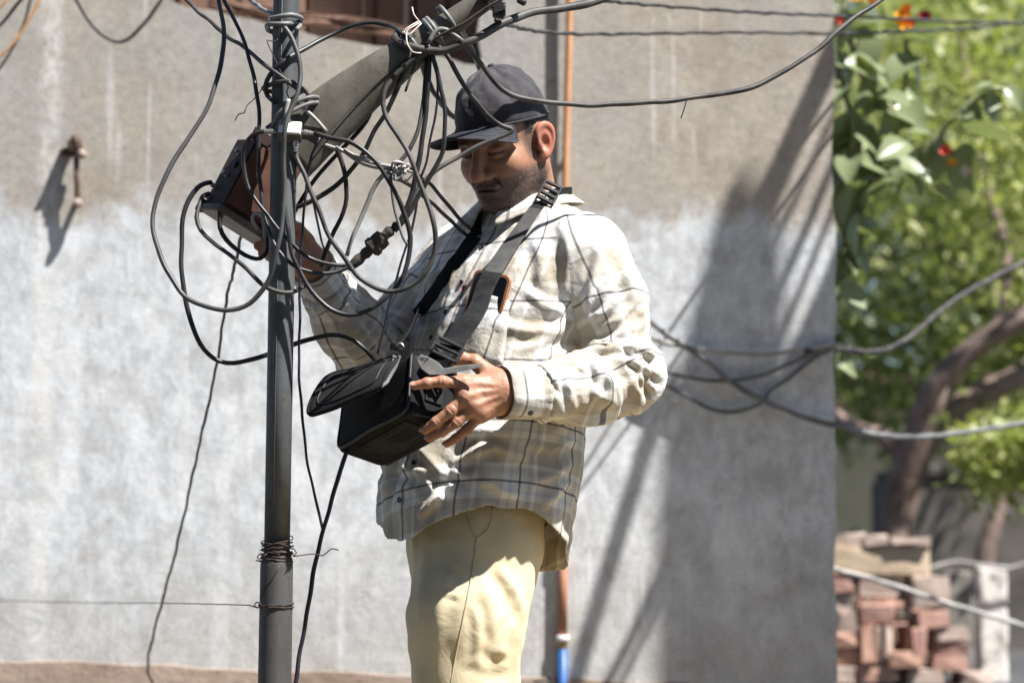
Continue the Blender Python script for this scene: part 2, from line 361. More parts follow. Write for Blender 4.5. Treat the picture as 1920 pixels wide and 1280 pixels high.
for k, (x0, y0, x1, y1, r) in enumerate([(1580, 60, 1395, 470, .032), (1640, 120, 1440, 600, .012), (1660, 150, 1462, 640, .010), (1690, 190, 1486, 660, .008), (1620, 90, 1425, 520, .009), (1240, 740, 1060, 1330, .020), (1228, 1120, 1080, 1380, .012), (1228, 1150, 1105, 1400, .009), (1240, 1060, 1120, 1330, .010)]):
    a = shadow_src(x0, y0, 0.62 + .02 * k); c = shadow_src(x1, y1, 0.62 + .02 * k)
    o = link('shade_rod', tube_mesh('shade_rod', [a, c], r, 8), M_wood, parent=nb); o.matrix_parent_inverse = Matrix.Translation(nb.location).inverted()
V, F = sweep([shadow_src(1615, 1200, .77), Vector((shadow_src(1615, 1200, .77).x, shadow_src(1615, 1200, .77).y + .1, .3))], .15, 12)
o = link('shade_panel_support', mesh('shade_panel_support', V, F), M_conc, parent=nb); o.matrix_parent_inverse = Matrix.Translation(nb.location).inverted()

# ------------------------------------------------------------------ unseen houses added behind the camera to cut the sky fill
M_opp = simple('dun_render', (.20, .185, .165), (.30, .275, .245), 2, .95, 0, .3, .005, .2)
M_opw = simple('shutter_green', (.03, .06, .05), (.05, .09, .07), 5, .6)
for k, (x0, x1, h_, lab_) in enumerate([(-9, -1.6, 10.5, 'unseen dun house added left behind the camera to block sky light'), (-1.4, 6.5, 11.8, 'taller unseen dun house added right behind the camera to block sky light')]):
    oh = empty('sky_block_house', lab_, 'house', ((x0 + x1) / 2, -4.2, 0)); HI_ = Matrix.Translation(oh.location).inverted()
    def op(name, c, s_, m):
        o = link(name, box_mesh(name, c, s_, bevel=.01), m, parent=oh); o.matrix_parent_inverse = HI_
    op('wall', ((x0 + x1) / 2, -6.2, h_ / 2), (x1 - x0, 4, h_), M_opp); op('parapet', ((x0 + x1) / 2, -4.15, h_ + .25), (x1 - x0 + .1, .2, .5), M_opp)
    for q in range(3):
        for f in range(2): op('window', (x0 + (x1 - x0) * (q + .5) / 3, -4.19, 1.9 + 3 * f), (1.0, .08, 1.3), M_opw)
# ------------------------------------------------------------------ background on the right
def leaf_material(name, c1, c2, c3, rough=.45, trans=.35):
    m, t, b = newmat(name); v = objco(t)
    g = nd(t, 'ShaderNodeNewGeometry'); n = noise(t, 2.0, 3, .6, v)
    r = ramp(t, g.outputs['Random Per Island'], [(0, c1), (.5, c2), (1, c3)])
    c = mixc(t, math_(t, 'MULTIPLY', n.outputs[0], .35), r.outputs[0], c1)
    t.links.new(c, b.inputs['Base Color']); b.inputs['Roughness'].default_value = rough
    tr = nd(t, 'ShaderNodeBsdfTranslucent'); t.links.new(mixc(t, .5, c, (.30, .38, .03)), tr.inputs[0])
    mx = nd(t, 'ShaderNodeMixShader'); mx.inputs[0].default_value = trans
    t.links.new(b.outputs[0], mx.inputs[1]); t.links.new(tr.outputs[0], mx.inputs[2]); t.links.new(mx.outputs[0], t.nodes['Material Output'].inputs[0])
    return m
M_leafA = leaf_material('yellow_green_leaf', (.20, .25, .055), (.40, .43, .13), (.60, .58, .30), .45, .42)
M_leafB = leaf_material('deep_green_leaf', (.06, .09, .03), (.15, .19, .06), (.30, .33, .13), .45, .35)
M_bark = simple('grey_pink_bark', (.14, .10, .085), (.27, .20, .17), 9, .9, 0, .6, .01, .2, 26)
def foliage(name, clumps, nleaf, size, seed):
    rs = np.random.RandomState(seed); P = []
    for c, s in clumps:
        P.append(np.array(c) + rs.normal(0, 1, (nleaf, 3)) * np.array(s))
    P = np.concatenate(P); n = len(P)
    d = rs.normal(0, 1, (n, 3)); d[:, 2] -= .6; d /= np.linalg.norm(d, axis=1)[:, None]
    u = rs.normal(0, 1, (n, 3)); u[:, 2] += 1.0; s = np.cross(d, u); s /= np.linalg.norm(s, axis=1)[:, None] + 1e-9
    nn = np.cross(s, d); L = (size * rs.uniform(.6, 1.4, n))[:, None]
    V = np.stack([P, P + d * L * .5 + s * L * .26 + nn * L * .06, P + d * L, P + d * L * .5 - s * L * .26 + nn * L * .06], 1).reshape(-1, 3)
    b = np.arange(n)[:, None] * 4
    F = np.concatenate([b + np.array([[0, 1, 2]]), b + np.array([[0, 2, 3]])])
    return npmesh(name, V, F)
def limb(pts, radii, sides=9):
    path = catmull(pts, .08); n = len(path); rr = [float(np.interp(i / (n - 1), np.linspace(0, 1, len(radii)), radii)) * random.uniform(.94, 1.06) for i in range(n)]
    return path, rr
rs = random.Random(3)
def tree(name, label, trunk_limbs, clumps, nleaf, size, ml, seed, mb=M_bark):
    base = trunk_limbs[0][0][0]; t = empty(name, label, 'tree', tuple(base))
    V = []; F = []
    for pts, radii in trunk_limbs:
        p, r = limb(pts, radii); v, f = sweep(p, r, 10); o = len(V); V += v; F += [tuple(i + o for i in q) for q in f]
    tr = link('trunk', mesh('trunk', V, F), mb, parent=t, smooth=True); cr = link('crown', foliage('crown', clumps, nleaf, size, seed), ml, parent=t)
    for o in (tr, cr): o.matrix_parent_inverse = Matrix.Translation(base).inverted()
    return t
# forked tree with the pinkish leaning limbs
YT = 10.2
cl = []
for i in range(80):
    x = rs.uniform(1575, 2250); y = rs.uniform(-160, 600); 
    if (y > 430 and x < 1640) or (y > 470 and x > 1690): continue
    cl.append((pt(x, y, rs.uniform(9.9, 12.6)), (.17, .25, .13)))
for i in range(12): cl.append((pt(rs.uniform(1840, 2020), rs.uniform(800, 935), rs.uniform(9.6, 10.4)), (.07, .1, .07)))
for i in range(10): cl.append((pt(rs.uniform(1830, 2050), rs.uniform(520, 700), rs.uniform(10, 11)), (.1, .15, .1)))
tree('forked_tree', 'forked tree with pinkish leaning limbs and yellow-green leaves behind the wall end', [
    ([Vector((pt(1672, 1280, YT).x, YT, ground_z(2, YT) - .1)), pt(1672, 1050, YT), pt(1690, 930, YT), pt(1722, 830, YT - .05), pt(1762, 720, YT - .1)], [.12, .085, .08, .072, .06]),
    ([pt(1715, 850, YT), pt(1750, 735, YT - .1), pt(1830, 650, YT - .15), pt(1930, 590, YT - .2), pt(2080, 500, YT)], [.07, .054, .05, .046, .04]),
    ([pt(1700, 880, YT), pt(1765, 790, YT), pt(1850, 735, YT), pt(1930, 690, YT + .1), pt(2060, 560, YT + .3)], [.075, .06, .05, .042, .03]),
    ([pt(1705, 870, YT), pt(1660, 820, YT), pt(1600, 800, YT + .1), pt(1550, 760, YT + .2)], [.05, .04, .03, .02]),
    ([pt(1860, 640, YT), pt(1890, 520, YT + .3), pt(1840, 300, YT + .7), pt(1800, 60, YT + 1)], [.03, .026, .02, .012])],
    cl, 105, .072, M_leafA, 5)
# dense darker tree behind
cl = []
for i in range(110): cl.append((pt(rs.uniform(1540, 2300), rs.uniform(40, 800), rs.uniform(13.2, 15.5)), (.26, .3, .2)))
tree('background_tree', 'dense dark green tree standing farther back behind the forked tree', [
    ([Vector((pt(1960, 900, 14.4).x, 14.4, .9)), pt(1960, 800, 14.4), pt(1900, 450, 14.4), pt(1860, 200, 14.4)], [.2, .16, .12, .06]),
    ([pt(1935, 640, 14.4), pt(1780, 500, 14.2), pt(1650, 380, 14.2)], [.1, .06, .03])], cl, 130, .085, M_leafB, 9)
cl = []
for i in range(90): cl.append((pt(rs.uniform(1450, 2500), rs.uniform(-500, 560), rs.uniform(19, 23)), (.45, .5, .4)))
tree('far_tree', 'pale hazy green tree crown farthest back on the right', [([Vector((pt(1800, 900, 21).x, 21, .9)), pt(1800, 500, 21), pt(1780, -100, 21)], [.3, .24, .1])], cl, 200, .12, M_leafA, 19)

# flowering shrub with large pale leaves against the wall end
M_big = leaf_material('large_leaf', (.09, .13, .04), (.26, .30, .16), (.52, .54, .43), .34, .25)
M_stem = simple('green_stem', (.20, .22, .10), (.30, .30, .16), 30, .7)
shrub = empty('flowering_shrub', 'large-leaved flowering shrub hanging beside the wall end', 'shrub', tuple(pt(1535, 1500, 7.4)))
PI_ = Matrix.Translation(shrub.location).inverted()
def big_leaf_mesh(k):
    bm = bmesh.new(); rows = 6; prev = None; r2 = random.Random(k)
    bend = r2.uniform(.15, .5); cup = r2.uniform(.12, .4)
    for i in range(rows + 1):
        u = i / rows; w = .36 * math.sin(math.pi * min(1, u * .93 + .04)) ** .8 * (1.15 - .45 * u); y = u; z = -bend * u * u
        row = [bm.verts.new((sx * w, y, z + abs(sx) * w * cup)) for sx in (-1, -.5, 0, .5, 1)]
        if prev:
            for j in range(4): bm.faces.new((prev[j], prev[j + 1], row[j + 1], row[j]))
        prev = row
    return bm_mesh('leaf', bm, False)
LM = [big_leaf_mesh(k) for k in range(5)]
for me in LM: me.materials.append(M_big); me.polygons.foreach_set('use_smooth', [True] * len(me.polygons))
stems = [[(1540, 700, 7.3), (1585, 480, 7.25), (1640, 330, 7.2), (1690, 220, 7.2), (1700, 60, 7.3)], [(1600, 480, 7.25), (1570, 380, 7.2), (1600, 260, 7.15), (1570, 100, 7.2), (1590, -40, 7.2)],
         [(1640, 330, 7.2), (1740, 270, 7.15), (1810, 200, 7.1), (1880, 160, 7.1)], [(1690, 220, 7.2), (1620, 150, 7.15), (1590, 60, 7.2)], [(1540, 700, 7.3), (1535, 1000, 7.4), (1535, 1500, 7.4)]]
o = link('stems', multi_tube('stems', [(catmull([pt(*p) for p in s], .04), .009) for s in stems], 7), M_stem, parent=shrub); o.matrix_parent_inverse = PI_
lr = random.Random(21); spots = []
for s in stems[:4]:
    path = catmull([pt(*p) for p in s], .03)
    for p in path[::1]:
        if lr.random() < .8: spots.append(p)
extra = [(1725, 110, .12), (1730, 150, .10), (1800, 240, .13), (1815, 270, .13), (1700, 270, .09), (1600, 300, .12), (1610, 400, .1), (1640, 205, .1), (1885, 165, .08), (1655, 130, .11), (1590, 170, .1), (1745, 345, .07), (1575, 530, .08), (1585, 120, .12), (1640, 345, .09), (1675, 340, .08), (1625, 230, .13), (1600, 215, .13), (1580, 255, .13), (1650, 300, .12), (1570, 60, .14), (1600, 30, .13), (1640, 60, .1), (1575, 330, .12), (1600, 350, .1), (1570, 420, .09)]
spots = [(p, lr.uniform(.08, .15)) for p in spots] + [(pt(x, y, lr.uniform(7.0, 7.3)), s * 1.35) for x, y, s in extra]
for i, (p, s) in enumerate(spots):
    o = link('leaf', LM[i % 5], parent=shrub)
    d = Vector((lr.uniform(-1, 1), lr.uniform(-1, .5), lr.uniform(-1.1, .3))).normalized()
    up = Vector((lr.uniform(-.5, .7), lr.uniform(-1, .2), lr.uniform(.3, 1))).normalized()
    sx = d.cross(up).normalized(); up = sx.cross(d)
    mw = Matrix((( sx.x, d.x, up.x, p.x), (sx.y, d.y, up.y, p.y), (sx.z, d.z, up.z, p.z), (0, 0, 0, 1))) @ Matrix.Diagonal((s, s, s, 1))
    o.matrix_parent_inverse = PI_; o.matrix_basis = mw
M_fy = simple('yellow_petal', (.75, .36, .01), (.85, .48, .03), 30, .6); M_fr = simple('red_petal', (.55, .05, .03), (.68, .10, .05), 30, .6); M_fw = simple('white_petal', (.6, .5, .45), (.75, .68, .6), 30, .6); M_fm = simple('maroon_petal', (.25, .02, .05), (.35, .04, .08), 30, .6)
def flower(px, py, Y, s, m, k):
    bm = bmesh.new(); r2 = random.Random(k)
    for q in range(6):
        a = q * 1.047 + r2.uniform(-.2, .2); M = Matrix.Rotation(a, 4, 'Z') @ Matrix.Rotation(r2.uniform(.3, .9), 4, 'X')
        vs_ = [bm.verts.new(M @ Vector(c)) for c in ((0, 0, 0), (.3, .45, .02), (.2, .85, .12), (0, 1, .16), (-.2, .85, .12), (-.3, .45, .02), (0, .5, -.08))]
        for j in range(6):
            if j < 5: bm.faces.new((vs_[6], vs_[j], vs_[j + 1]))
        bm.faces.new((vs_[6], vs_[5], vs_[0]))
    o = link('flower', bm_mesh('flower', bm, False), m, parent=shrub); o.matrix_parent_inverse = PI_
    o.matrix_basis = Matrix.Translation(pt(px, py, Y)) @ Euler((r2.uniform(.9, 1.7), r2.uniform(-.5, .5), r2.uniform(-.6, .6))).to_matrix().to_4x4() @ Matrix.Diagonal((s, s, s, 1))
for k, (x, y, s, m) in enumerate([(1690, 50, .036, M_fy), (1692, 28, .032, M_fy), (1632, 2, .04, M_fy), (1605, -6, .03, M_fy), (1700, 22, .025, M_fr), (1706, 48, .022, M_fr), (1733, 33, .03, M_fm), (1775, 285, .026, M_fr), (1786, 308, .022, M_fy), (1806, 322, .024, M_fw), (1570, 40, .02, M_fr), (1640, -8, .03, M_fr)]):
    flower(x, y, 7.05, s, m, k)

# ------------------------------------------------------------------ pale house and dark shed far back
M_cream = simple('cream_render', (.55, .46, .30), (.66, .57, .40), 3, .9, 0, .2, .004, .2)
M_dark = simple('shade_dark_render', (.085, .075, .066), (.15, .135, .12), 5, .95, 0, .4, .006, .2)  # dark base colour stands in for the deep shade behind the bricks
M_tile = simple('old_roof', (.22, .13, .10), (.32, .20, .15), 8, .9)
M_win = simple('dark_window', (.02, .022, .025), (.04, .045, .05), 5, .2, 0, 0)
house = empty('cream_house', 'cream rendered house glimpsed between the branches', 'house', (pt(1750, 900, 18).x, 18, .9))
def hp(name, c, s, m, par=house, bevel=.01):
    o = link(name, box_mesh(name, c, s, bevel=bevel), m, parent=par); o.matrix_parent_inverse = Matrix.Translation(par.location).inverted(); return o
hx = pt(1760, 900, 18).x
hp('wall', (hx + 1.2, 19.5, 1.75), (8, 3, 2.1), M_cream); hp('roof', (hx + 1.2, 19.4, 2.87), (8.4, 3.6, .12), M_tile)
for k in range(3): hp('window', (hx - 1.2 + k * 1.9, 17.99, 1.85), (.7, .06, .9), M_win)
shed = empty('dark_shed', 'shed wall painted dark for the shade behind the brick pile', 'shed', (pt(1850, 1000, 12.4).x, 12.4, 1.05))
sx0 = pt(1705, 900, 12.2).x; sz = pt(1800, 892, 12.2).z
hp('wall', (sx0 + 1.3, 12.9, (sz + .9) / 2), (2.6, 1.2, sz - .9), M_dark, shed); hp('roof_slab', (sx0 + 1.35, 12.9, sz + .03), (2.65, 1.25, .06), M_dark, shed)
p, r = limb([pt(1845, 1120, 12.0), pt(1850, 1020, 12.0), pt(1880, 940, 12.05), pt(1905, 880, 12.1)], [.06, .05, .045, .03])
o = link('leaning_prop', mesh('prop', *sweep(p, r, 8)), M_bark, parent=shed, smooth=True); o.matrix_parent_inverse = Matrix.Translation(shed.location).inverted()

# ------------------------------------------------------------------ brick pile
BY = 9.0
def brick_mat(name, c1, c2): return simple(name, c1, c2, 9, .95, 0, .6, .006, .15, 50)
MB = [brick_mat('red_brick', (.33, .18, .14), (.45, .28, .23)), brick_mat('orange_brick', (.42, .23, .16), (.52, .33, .25)), brick_mat('dusty_brick', (.37, .27, .22), (.50, .40, .34)), brick_mat('sandstone_slab', (.46, .35, .24), (.58, .46, .34))]
pile = empty('brick_pile', 'heap of loose red bricks and a sandstone slab beyond the wall end', 'bricks', (pt(1690, 1280, BY).x, BY, ground_z(2, BY)))
rects = [(1560, 1745, 1024, 1080, 3, 0), (1560, 1622, 1000, 1026, 2, .1), (1622, 1670, 1003, 1024, 2, -.1), (1668, 1745, 1006, 1022, 2, .05), (1705, 1745, 1022, 1030, 2, 0), (1612, 1682, 1082, 1118, 2, .1), (1560, 1606, 1080, 1110, 0, 0), (1708, 1778, 1078, 1140, 2, .15),
         (1560, 1606, 1112, 1146, 2, -.1), (1560, 1600, 1146, 1188, 2, .2), (1610, 1676, 1130, 1168, 0, 0), (1676, 1708, 1140, 1160, 2, .3), (1716, 1778, 1146, 1178, 0, .05), (1560, 1612, 1190, 1213, 1, 0), (1560, 1612, 1215, 1244, 1, 0), (1614, 1638, 1170, 1240, 1, 0), (1640, 1652, 1172, 1240, 2, 0), (1654, 1668, 1170, 1240, 2, .1),
         (1664, 1728, 1222, 1252, 1, 0), (1610, 1674, 1244, 1280, 1, 0), (1755, 1816, 1176, 1200, 2, .05), (1755, 1816, 1202, 1226, 0, 0), (1755, 1818, 1228, 1258, 0, -.05), (1702, 1726, 1176, 1222, 0, .15), (1700, 1764, 1254, 1288, 2, .1), (1806, 1860, 1262, 1290, 2, .1), (1560, 1606, 1250, 1284, 2, 0)]
br = random.Random(5); BM = {}
def brick_piece(c, s, m, yaw, tilt=0):
    key = (round(s[0], 2), round(s[1], 2), round(s[2], 2), m)
    if key not in BM:
        bm = bmesh.new(); add_box(bm, (0, 0, 0), s, None, .006, 1)
        for v in bm.verts: v.co += Vector((br.uniform(-1, 1), br.uniform(-1, 1), br.uniform(-1, 1))) * .0075
        BM[key] = bm_mesh('brick', bm); BM[key].materials.append(MB[m])
    o = link('brick', BM[key], parent=pile); o.matrix_parent_inverse = Matrix.Translation(pile.location).inverted()
    o.location = c; o.rotation_euler = (br.uniform(-.04, .04), tilt, yaw)
for (x0, x1, y0, y1, m, yaw) in rects:
    a = pt(x0, y1, BY); c = pt(x1, y0, BY); dp = br.uniform(.13, .24)
    brick_piece(((a.x + c.x) / 2, BY + dp / 2 + br.uniform(-.03, .03), (a.z + c.z) / 2), (c.x - a.x, dp, c.z - a.z), m, yaw + br.uniform(-.08, .08))
xl = pt(1550, 1200, BY).x; z = ground_z(2, BY) - .01; k = 0
while z < pt(1700, 1100, BY + .3).z:                     # the rest of the heap behind
    x = xl + br.uniform(-.1, .1)
    while x < pt(1790 - 45 * max(0, k - 3), 1200, BY).x:
        brick_piece((x, BY + .42 + br.uniform(-.04, .04), z + .037), (.225, .11, .07), br.choice([0, 0, 2, 1]), br.uniform(-.1, .1)); x += .245
    z += .075; k += 1
z = ground_z(2, BY) - .01
while z < pt(1700, 1290, BY).z - .05:
    x = xl
    while x < pt(1850, 1200, BY).x:
        brick_piece((x, BY + .1 + br.uniform(-.02, .02), z + .037), (.225, .11, .07), br.choice([0, 0, 2, 1]), br.uniform(-.1, .1)); x += .24
    z += .075
# posts beyond the bricks
def post_mat():
    m, t, b = newmat('flaking_whitewash'); v = objco(t); n = noise(t, 14, 6, .7, v)
    r = ramp(t, n.outputs[0], [(.40, (.30, .27, .24)), (.50, (.72, .68, .62)), (.7, (.80, .77, .72))]); t.links.new(r.outputs[0], b.inputs['Base Color']); b.inputs['Roughness'].default_value = .9
    bump(t, b, n.outputs[0], .5, .01); return m
def post(name, x0, x1, y0, Y, m, label):
    a = pt(x0, y0, Y); c = pt(x1, y0, Y); g = ground_z(2, Y) - .05; bm = bmesh.new(); wd = c.x - a.x; n = 9; prev = None
    for i in range(n + 1):
        z = g + (a.z - g) * i / n; q = [bm.verts.new(((a.x + c.x) / 2 + sx * wd / 2 * br.uniform(.93, 1.05), Y + wd / 2 + sy * wd / 2 * br.uniform(.93, 1.05), z + br.uniform(-.008, .008))) for sx, sy in ((-1, -1), (1, -1), (1, 1), (-1, 1))]
        if prev:
            for j in range(4): bm.faces.new((prev[j], prev[(j + 1) % 4], q[(j + 1) % 4], q[j]))
        prev = q
    bm.faces.new(prev); o = link(name, bm_mesh(name, bm), m, label=label, cat='post'); bv = o.modifiers.new('b', 'BEVEL'); bv.width = .012; bv.segments = 2
post('whitewashed_post', 1836, 1890, 1062, 9.3, post_mat(), 'whitewashed flaking concrete post right of the brick heap')
post('grey_post', 1768, 1826, 1072, 9.7, simple('grey_concrete', (.16, .145, .125), (.25, .23, .20), 10, .9), 'grey concrete post between the brick heap and the white post')
# ------------------------------------------------------------------ pole with crushed-pipe arm
PY_ = 4.30
def galv(name, c1, c2, sc=10):
    m, t, b = newmat(name); v = objco(t)
    n = noise(t, sc, 6, .65, scaled(t, v, (1, 1, .25))); n2 = noise(t, 70, 5, .7, v)
    r = ramp(t, n.outputs[0], [(.33, c1), (.66, c2)])
    c = mixc(t, math_(t, 'MULTIPLY', ramp(t, n2.outputs[0], [(.56, (0, 0, 0)), (.68, (1, 1, 1))]).outputs[0], .55), r.outputs[0], (.045, .038, .032))
    t.links.new(c, b.inputs['Base Color']); b.inputs['Roughness'].default_value = .62; b.inputs['Metallic'].default_value = .25
    bump(t, b, math_(t, 'ADD', n.outputs[0], n2.outputs[0]), .25, .002); return m
M_pole = galv('weathered_galvanised', (.060, .064, .068), (.125, .13, .132))
M_sleeve = galv('dark_sleeve', (.06, .06, .06), (.115, .11, .10))
M_arm = galv('brown_grey_arm', (.085, .075, .058), (.175, .158, .128), 14)
M_hole = simple('dark_hole', (.006, .006, .006), (.012, .012, .012), 30, .9, 0, 0)
polec = lambda y: 537 - .0172 * y
pole = empty('steel_pole', 'weathered grey steel pole in front of the man', 'pole', tuple(Vector((pt(polec(1280), 1280, PY_).x, PY_, BANK))))
PIV = Matrix.Translation(pole.location).inverted()
def part(name, me, m, par, inv, smooth=False):
    o = link(name, me, m, parent=par, smooth=smooth); o.matrix_parent_inverse = inv; return o
part('shaft', tube_mesh('shaft', [pt(polec(y), y, PY_) for y in (-500, -100, 300, 700, 1055)], [.0238, .0238, .0236, .0232, .0230], 32), M_pole, pole, PIV)
bot = pt(polec(1900), 1900, PY_); bot.z = BANK - .1
pathS = [pt(polec(y), y, PY_) for y in (1036, 1046, 1056, 1064, 1200, 1300)] + [bot]
part('lower_sleeve', tube_mesh('lower_sleeve', pathS, [.0245, .027, .0288, .0293, .0296, .0298, .03], 32), M_sleeve, pole, PIV)
# a weld seam line on the shaft
part('weld_seam', tube_mesh('weld_seam', [pt(polec(y) - 8, y, PY_ - .0228) for y in (-100, 300, 700, 1050)], .0009, 6), M_pole, pole, PIV)
AX = [(538, 285, 64, .018), (560, 266, 60, .019), (578, 250, 55, .020), (620, 215, 45, .0225), (676, 168, 35, .0235), (740, 120, 27, .0225), (810, 70, 22.5, .0215), (900, 5, 22, .0215), (1000, -68, 22, .0215)]
axp = catmull([pt(a[0], a[1], PY_ - .004) for a in AX], .02); n = len(axp)
hw = np.interp(np.linspace(0, 1, n), np.linspace(0, 1, len(AX)), [a[2] / 1050 for a in AX]); dw = np.interp(np.linspace(0, 1, n), np.linspace(0, 1, len(AX)), [a[3] for a in AX])
V = []; F = []; S = 36
for i in range(n):
    t_ = (axp[min(i + 1, n - 1)] - axp[max(i - 1, 0)]).normalized(); yv = Vector((0, 1, 0)); b_ = t_.cross(yv).normalized(); nn = b_.cross(t_)
    k = max(0, min(1, (hw[i] / dw[i] - 1) / 3))
    for s in range(S):
        a = 2 * math.pi * s / S; ca, sa = math.cos(a), math.sin(a)
        dent = 1 - .10 * k * math.exp(-((ca - .1) / .22) ** 2)          # crushed groove along the flat
        V.append(axp[i] + b_ * hw[i] * math.copysign(abs(ca) ** (1 - .0 * k), ca) + nn * dw[i] * sa * dent)
for i in range(n - 1):
    for s in range(S): F.append((i * S + s, i * S + (s + 1) % S, (i + 1) * S + (s + 1) % S, (i + 1) * S + s))
F.append(tuple(range(S))); F.append(tuple((n - 1) * S + s for s in range(S))[::-1])
bm = bmesh.new(); bm.from_mesh(mesh('t', V, F)); arm = part('bracket_arm', bm_mesh('bracket_arm', bm), M_arm, pole, PIV, True)
part('arm_hole', tube_mesh('arm_hole', [pt(593, 187, PY_ - .0155), pt(594, 187, PY_ - .0105)], .0095, 14), M_hole, arm, Matrix())
bpy.context.view_layer.update(); arm.children[0].matrix_parent_inverse = Matrix()
crease = [(576, 330), (583, 300), (605, 262), (640, 222), (680, 180), (725, 140), (760, 112)]
part('crease_shade_line', tube_mesh('crease_shade_line', catmull([pt(x, y, PY_ - .0275) for x, y in crease], .02), .0012, 6), M_sleeve, pole, PIV)  # dark tube drawn in for the shade along the arm's crease
# binding wire on the sleeve
def ring(py, r, tilt=0, tl2=0, Y=PY_, n=26, jit=.0012, seed=0, turns=1.0):
    rr_ = random.Random(seed); c = pt(polec(py), py, Y); out = []
    m_ = int(n * turns)
    for i in range(m_ + 1):
        a = 2 * math.pi * i / n; out.append(c + Vector((math.cos(a) * (r + rr_.uniform(0, jit)), math.sin(a) * (r + rr_.uniform(0, jit)), tilt * math.cos(a) + tl2 * math.sin(a) + rr_.uniform(-jit, jit))))
    return out
M_bind = simple('rusty_binding_wire', (.035, .026, .022), (.10, .07, .055), 90, .7, .4, .2)
lst = [(ring(1020 + k * 3.6, .0262 + .001 * (k % 3), random.Random(k).uniform(-.005, .005), random.Random(k + 9).uniform(-.004, .004), seed=k), .0011) for k in range(11)]
lst += [(ring(1012, .0275, .004, .006, seed=40), .001), (catmull([pt(548, 1026, PY_ - .02), pt(556, 1036, PY_ - .02), pt(549, 1042, PY_ - .02), pt(560, 1041, PY_ - .01), pt(590, 1038, PY_), pt(604, 1041, PY_), pt(612, 1036, PY_), pt(622, 1028, PY_), pt(635, 1031, PY_)], .005), .0011)]
lst += [(catmull([pt(490, 1036, PY_ - .02), pt(482, 1044, PY_ - .02), pt(492, 1052, PY_ - .02), pt(480, 1050, PY_)], .005), .0011), (catmull([pt(497, 1024, PY_ - .024), pt(520, 1018, PY_ - .03), pt(546, 1026, PY_ - .02)], .005), .001)]
link('binding_wire', multi_tube('binding_wire', lst, 6), M_bind, label='rusty wire wound many times round the pole at its joint', cat='wire')
lst = [(ring(1132, .0305, .001, .002, seed=51), .0012), (ring(1137, .0303, -.001, .001, seed=52), .0012), (catmull([pt(490, 1133, PY_ - .025), pt(482, 1128, PY_ - .01), pt(477, 1135, PY_), pt(484, 1139, PY_ - .01), pt(478, 1137, PY_), pt(440, 1133, PY_ + .5), pt(300, 1130, 5.2), pt(150, 1129, 5.9), pt(-40, 1124, 6.48)], .02), .0012), (catmull([pt(524, 1060, PY_ - .03), pt(512, 1082, PY_ - .031), pt(494, 1102, PY_ - .026), pt(489, 1128, PY_ - .012)], .01), .0009)]
link('stay_wire', multi_tube('stay_wire', lst, 6), M_bind, label='thin dark stay wire running level from the pole sleeve to the left', cat='wire')

# ------------------------------------------------------------------ oriented box helper
def frame_box(o, a, d, u, lo, hi):
    """8 corner box between fractions lo,hi of edge vectors"""
    return [o + a * x + d * y + u * z for x in (lo[0], hi[0]) for y in (lo[1], hi[1]) for z in (lo[2], hi[2])]
def hexa(name, c8, bev=.002, seg=2):
    bm = bmesh.new(); v = [bm.verts.new(c) for c in c8]
    for f in ((0, 1, 3, 2), (4, 6, 7, 5), (0, 4, 5, 1), (2, 3, 7, 6), (0, 2, 6, 4), (1, 5, 7, 3)): bm.faces.new([v[i] for i in f])
    if bev: bmesh.ops.bevel(bm, geom=bm.edges[:], offset=bev, segments=seg, affect='EDGES', profile=.6)
    return bm_mesh(name, bm)
# rusty amplifier box hanging behind the pole
M_box = simple('rust_brown_paint', (.030, .017, .016), (.065, .036, .030), 12, .65, .1, .25, .002, .35, 70)
M_boxr = simple('rubbed_rust_red', (.080, .034, .024), (.150, .066, .044), 16, .65, .1, .3, .002, .35, 60)
M_tin = simple('dull_tin', (.12, .105, .085), (.22, .195, .16), 22, .5, .5, .2, .001, .4)
M_plug = simple('steel_plug', (.36, .34, .30), (.55, .53, .49), 60, .35, .85, .1, .001)
M_bk = simple('black_rubber', (.012, .012, .013), (.03, .03, .031), 25, .5, 0, .15, .001, .4)
b0 = pt(415, 388, 4.335)
ba = Vector((-.0412, .061, .0105)); bd = Vector((.078, .061, -.048)); bu = Vector((.0595, .019, .129))
bu = bu.normalized(); ba = (ba - bu * ba.dot(bu)); la = ba.length; ba.normalize(); bd = (bd - bu * bd.dot(bu) - ba * bd.dot(ba)); ld = bd.length; bd.normalize(); lu = .142
box = empty('amplifier_box', 'rusty brown cable amplifier box behind the pole', 'box', tuple(b0)); BI = Matrix.Translation(box.location).inverted()
def bp(name, a0, a1, d0, d1, u0, u1, m, bev=.0015, par=None):
    return part(name, hexa(name, frame_box(b0, ba, bd, bu, (a0, d0, u0), (a1, d1, u1)), bev), m, par or box, BI if par is None else Matrix.Translation(box.location).inverted())
bp('body', 0, la, 0, ld, .006, lu, M_box)
for k in range(4): bp('fin', .004, la - .004, ld * .30 + k * .021, ld * .30 + k * .021 + .008, .004, lu + .004, M_boxr, .001)
bp('lid', -.004, -.0005, .004, ld * .96, .012, lu - .006, M_boxr, .001)
bp('base_plate', -.004, la + .003, -.006, ld + .02, -.010, .004, M_tin)
bp('flange', .012, .016, -.006, ld, lu, lu + .024, M_box, .001)
bp('end_cap', la - .006, la + .006, -.010, .004, -.012, .012, M_box)
def plug(a, u, length=.012, r=.0045, d=0.0, name='socket', m=M_plug):
    c = b0 + ba * a + bu * u + bd * d; V, F = lathe([(r * 1.25, 0), (r * 1.25, length * .35), (r, length * .38), (r, length * .9), (r * .8, length)], c, -bd, 12)
    part(name, mesh(name, V, F), m, box, BI, False); return c - bd * length
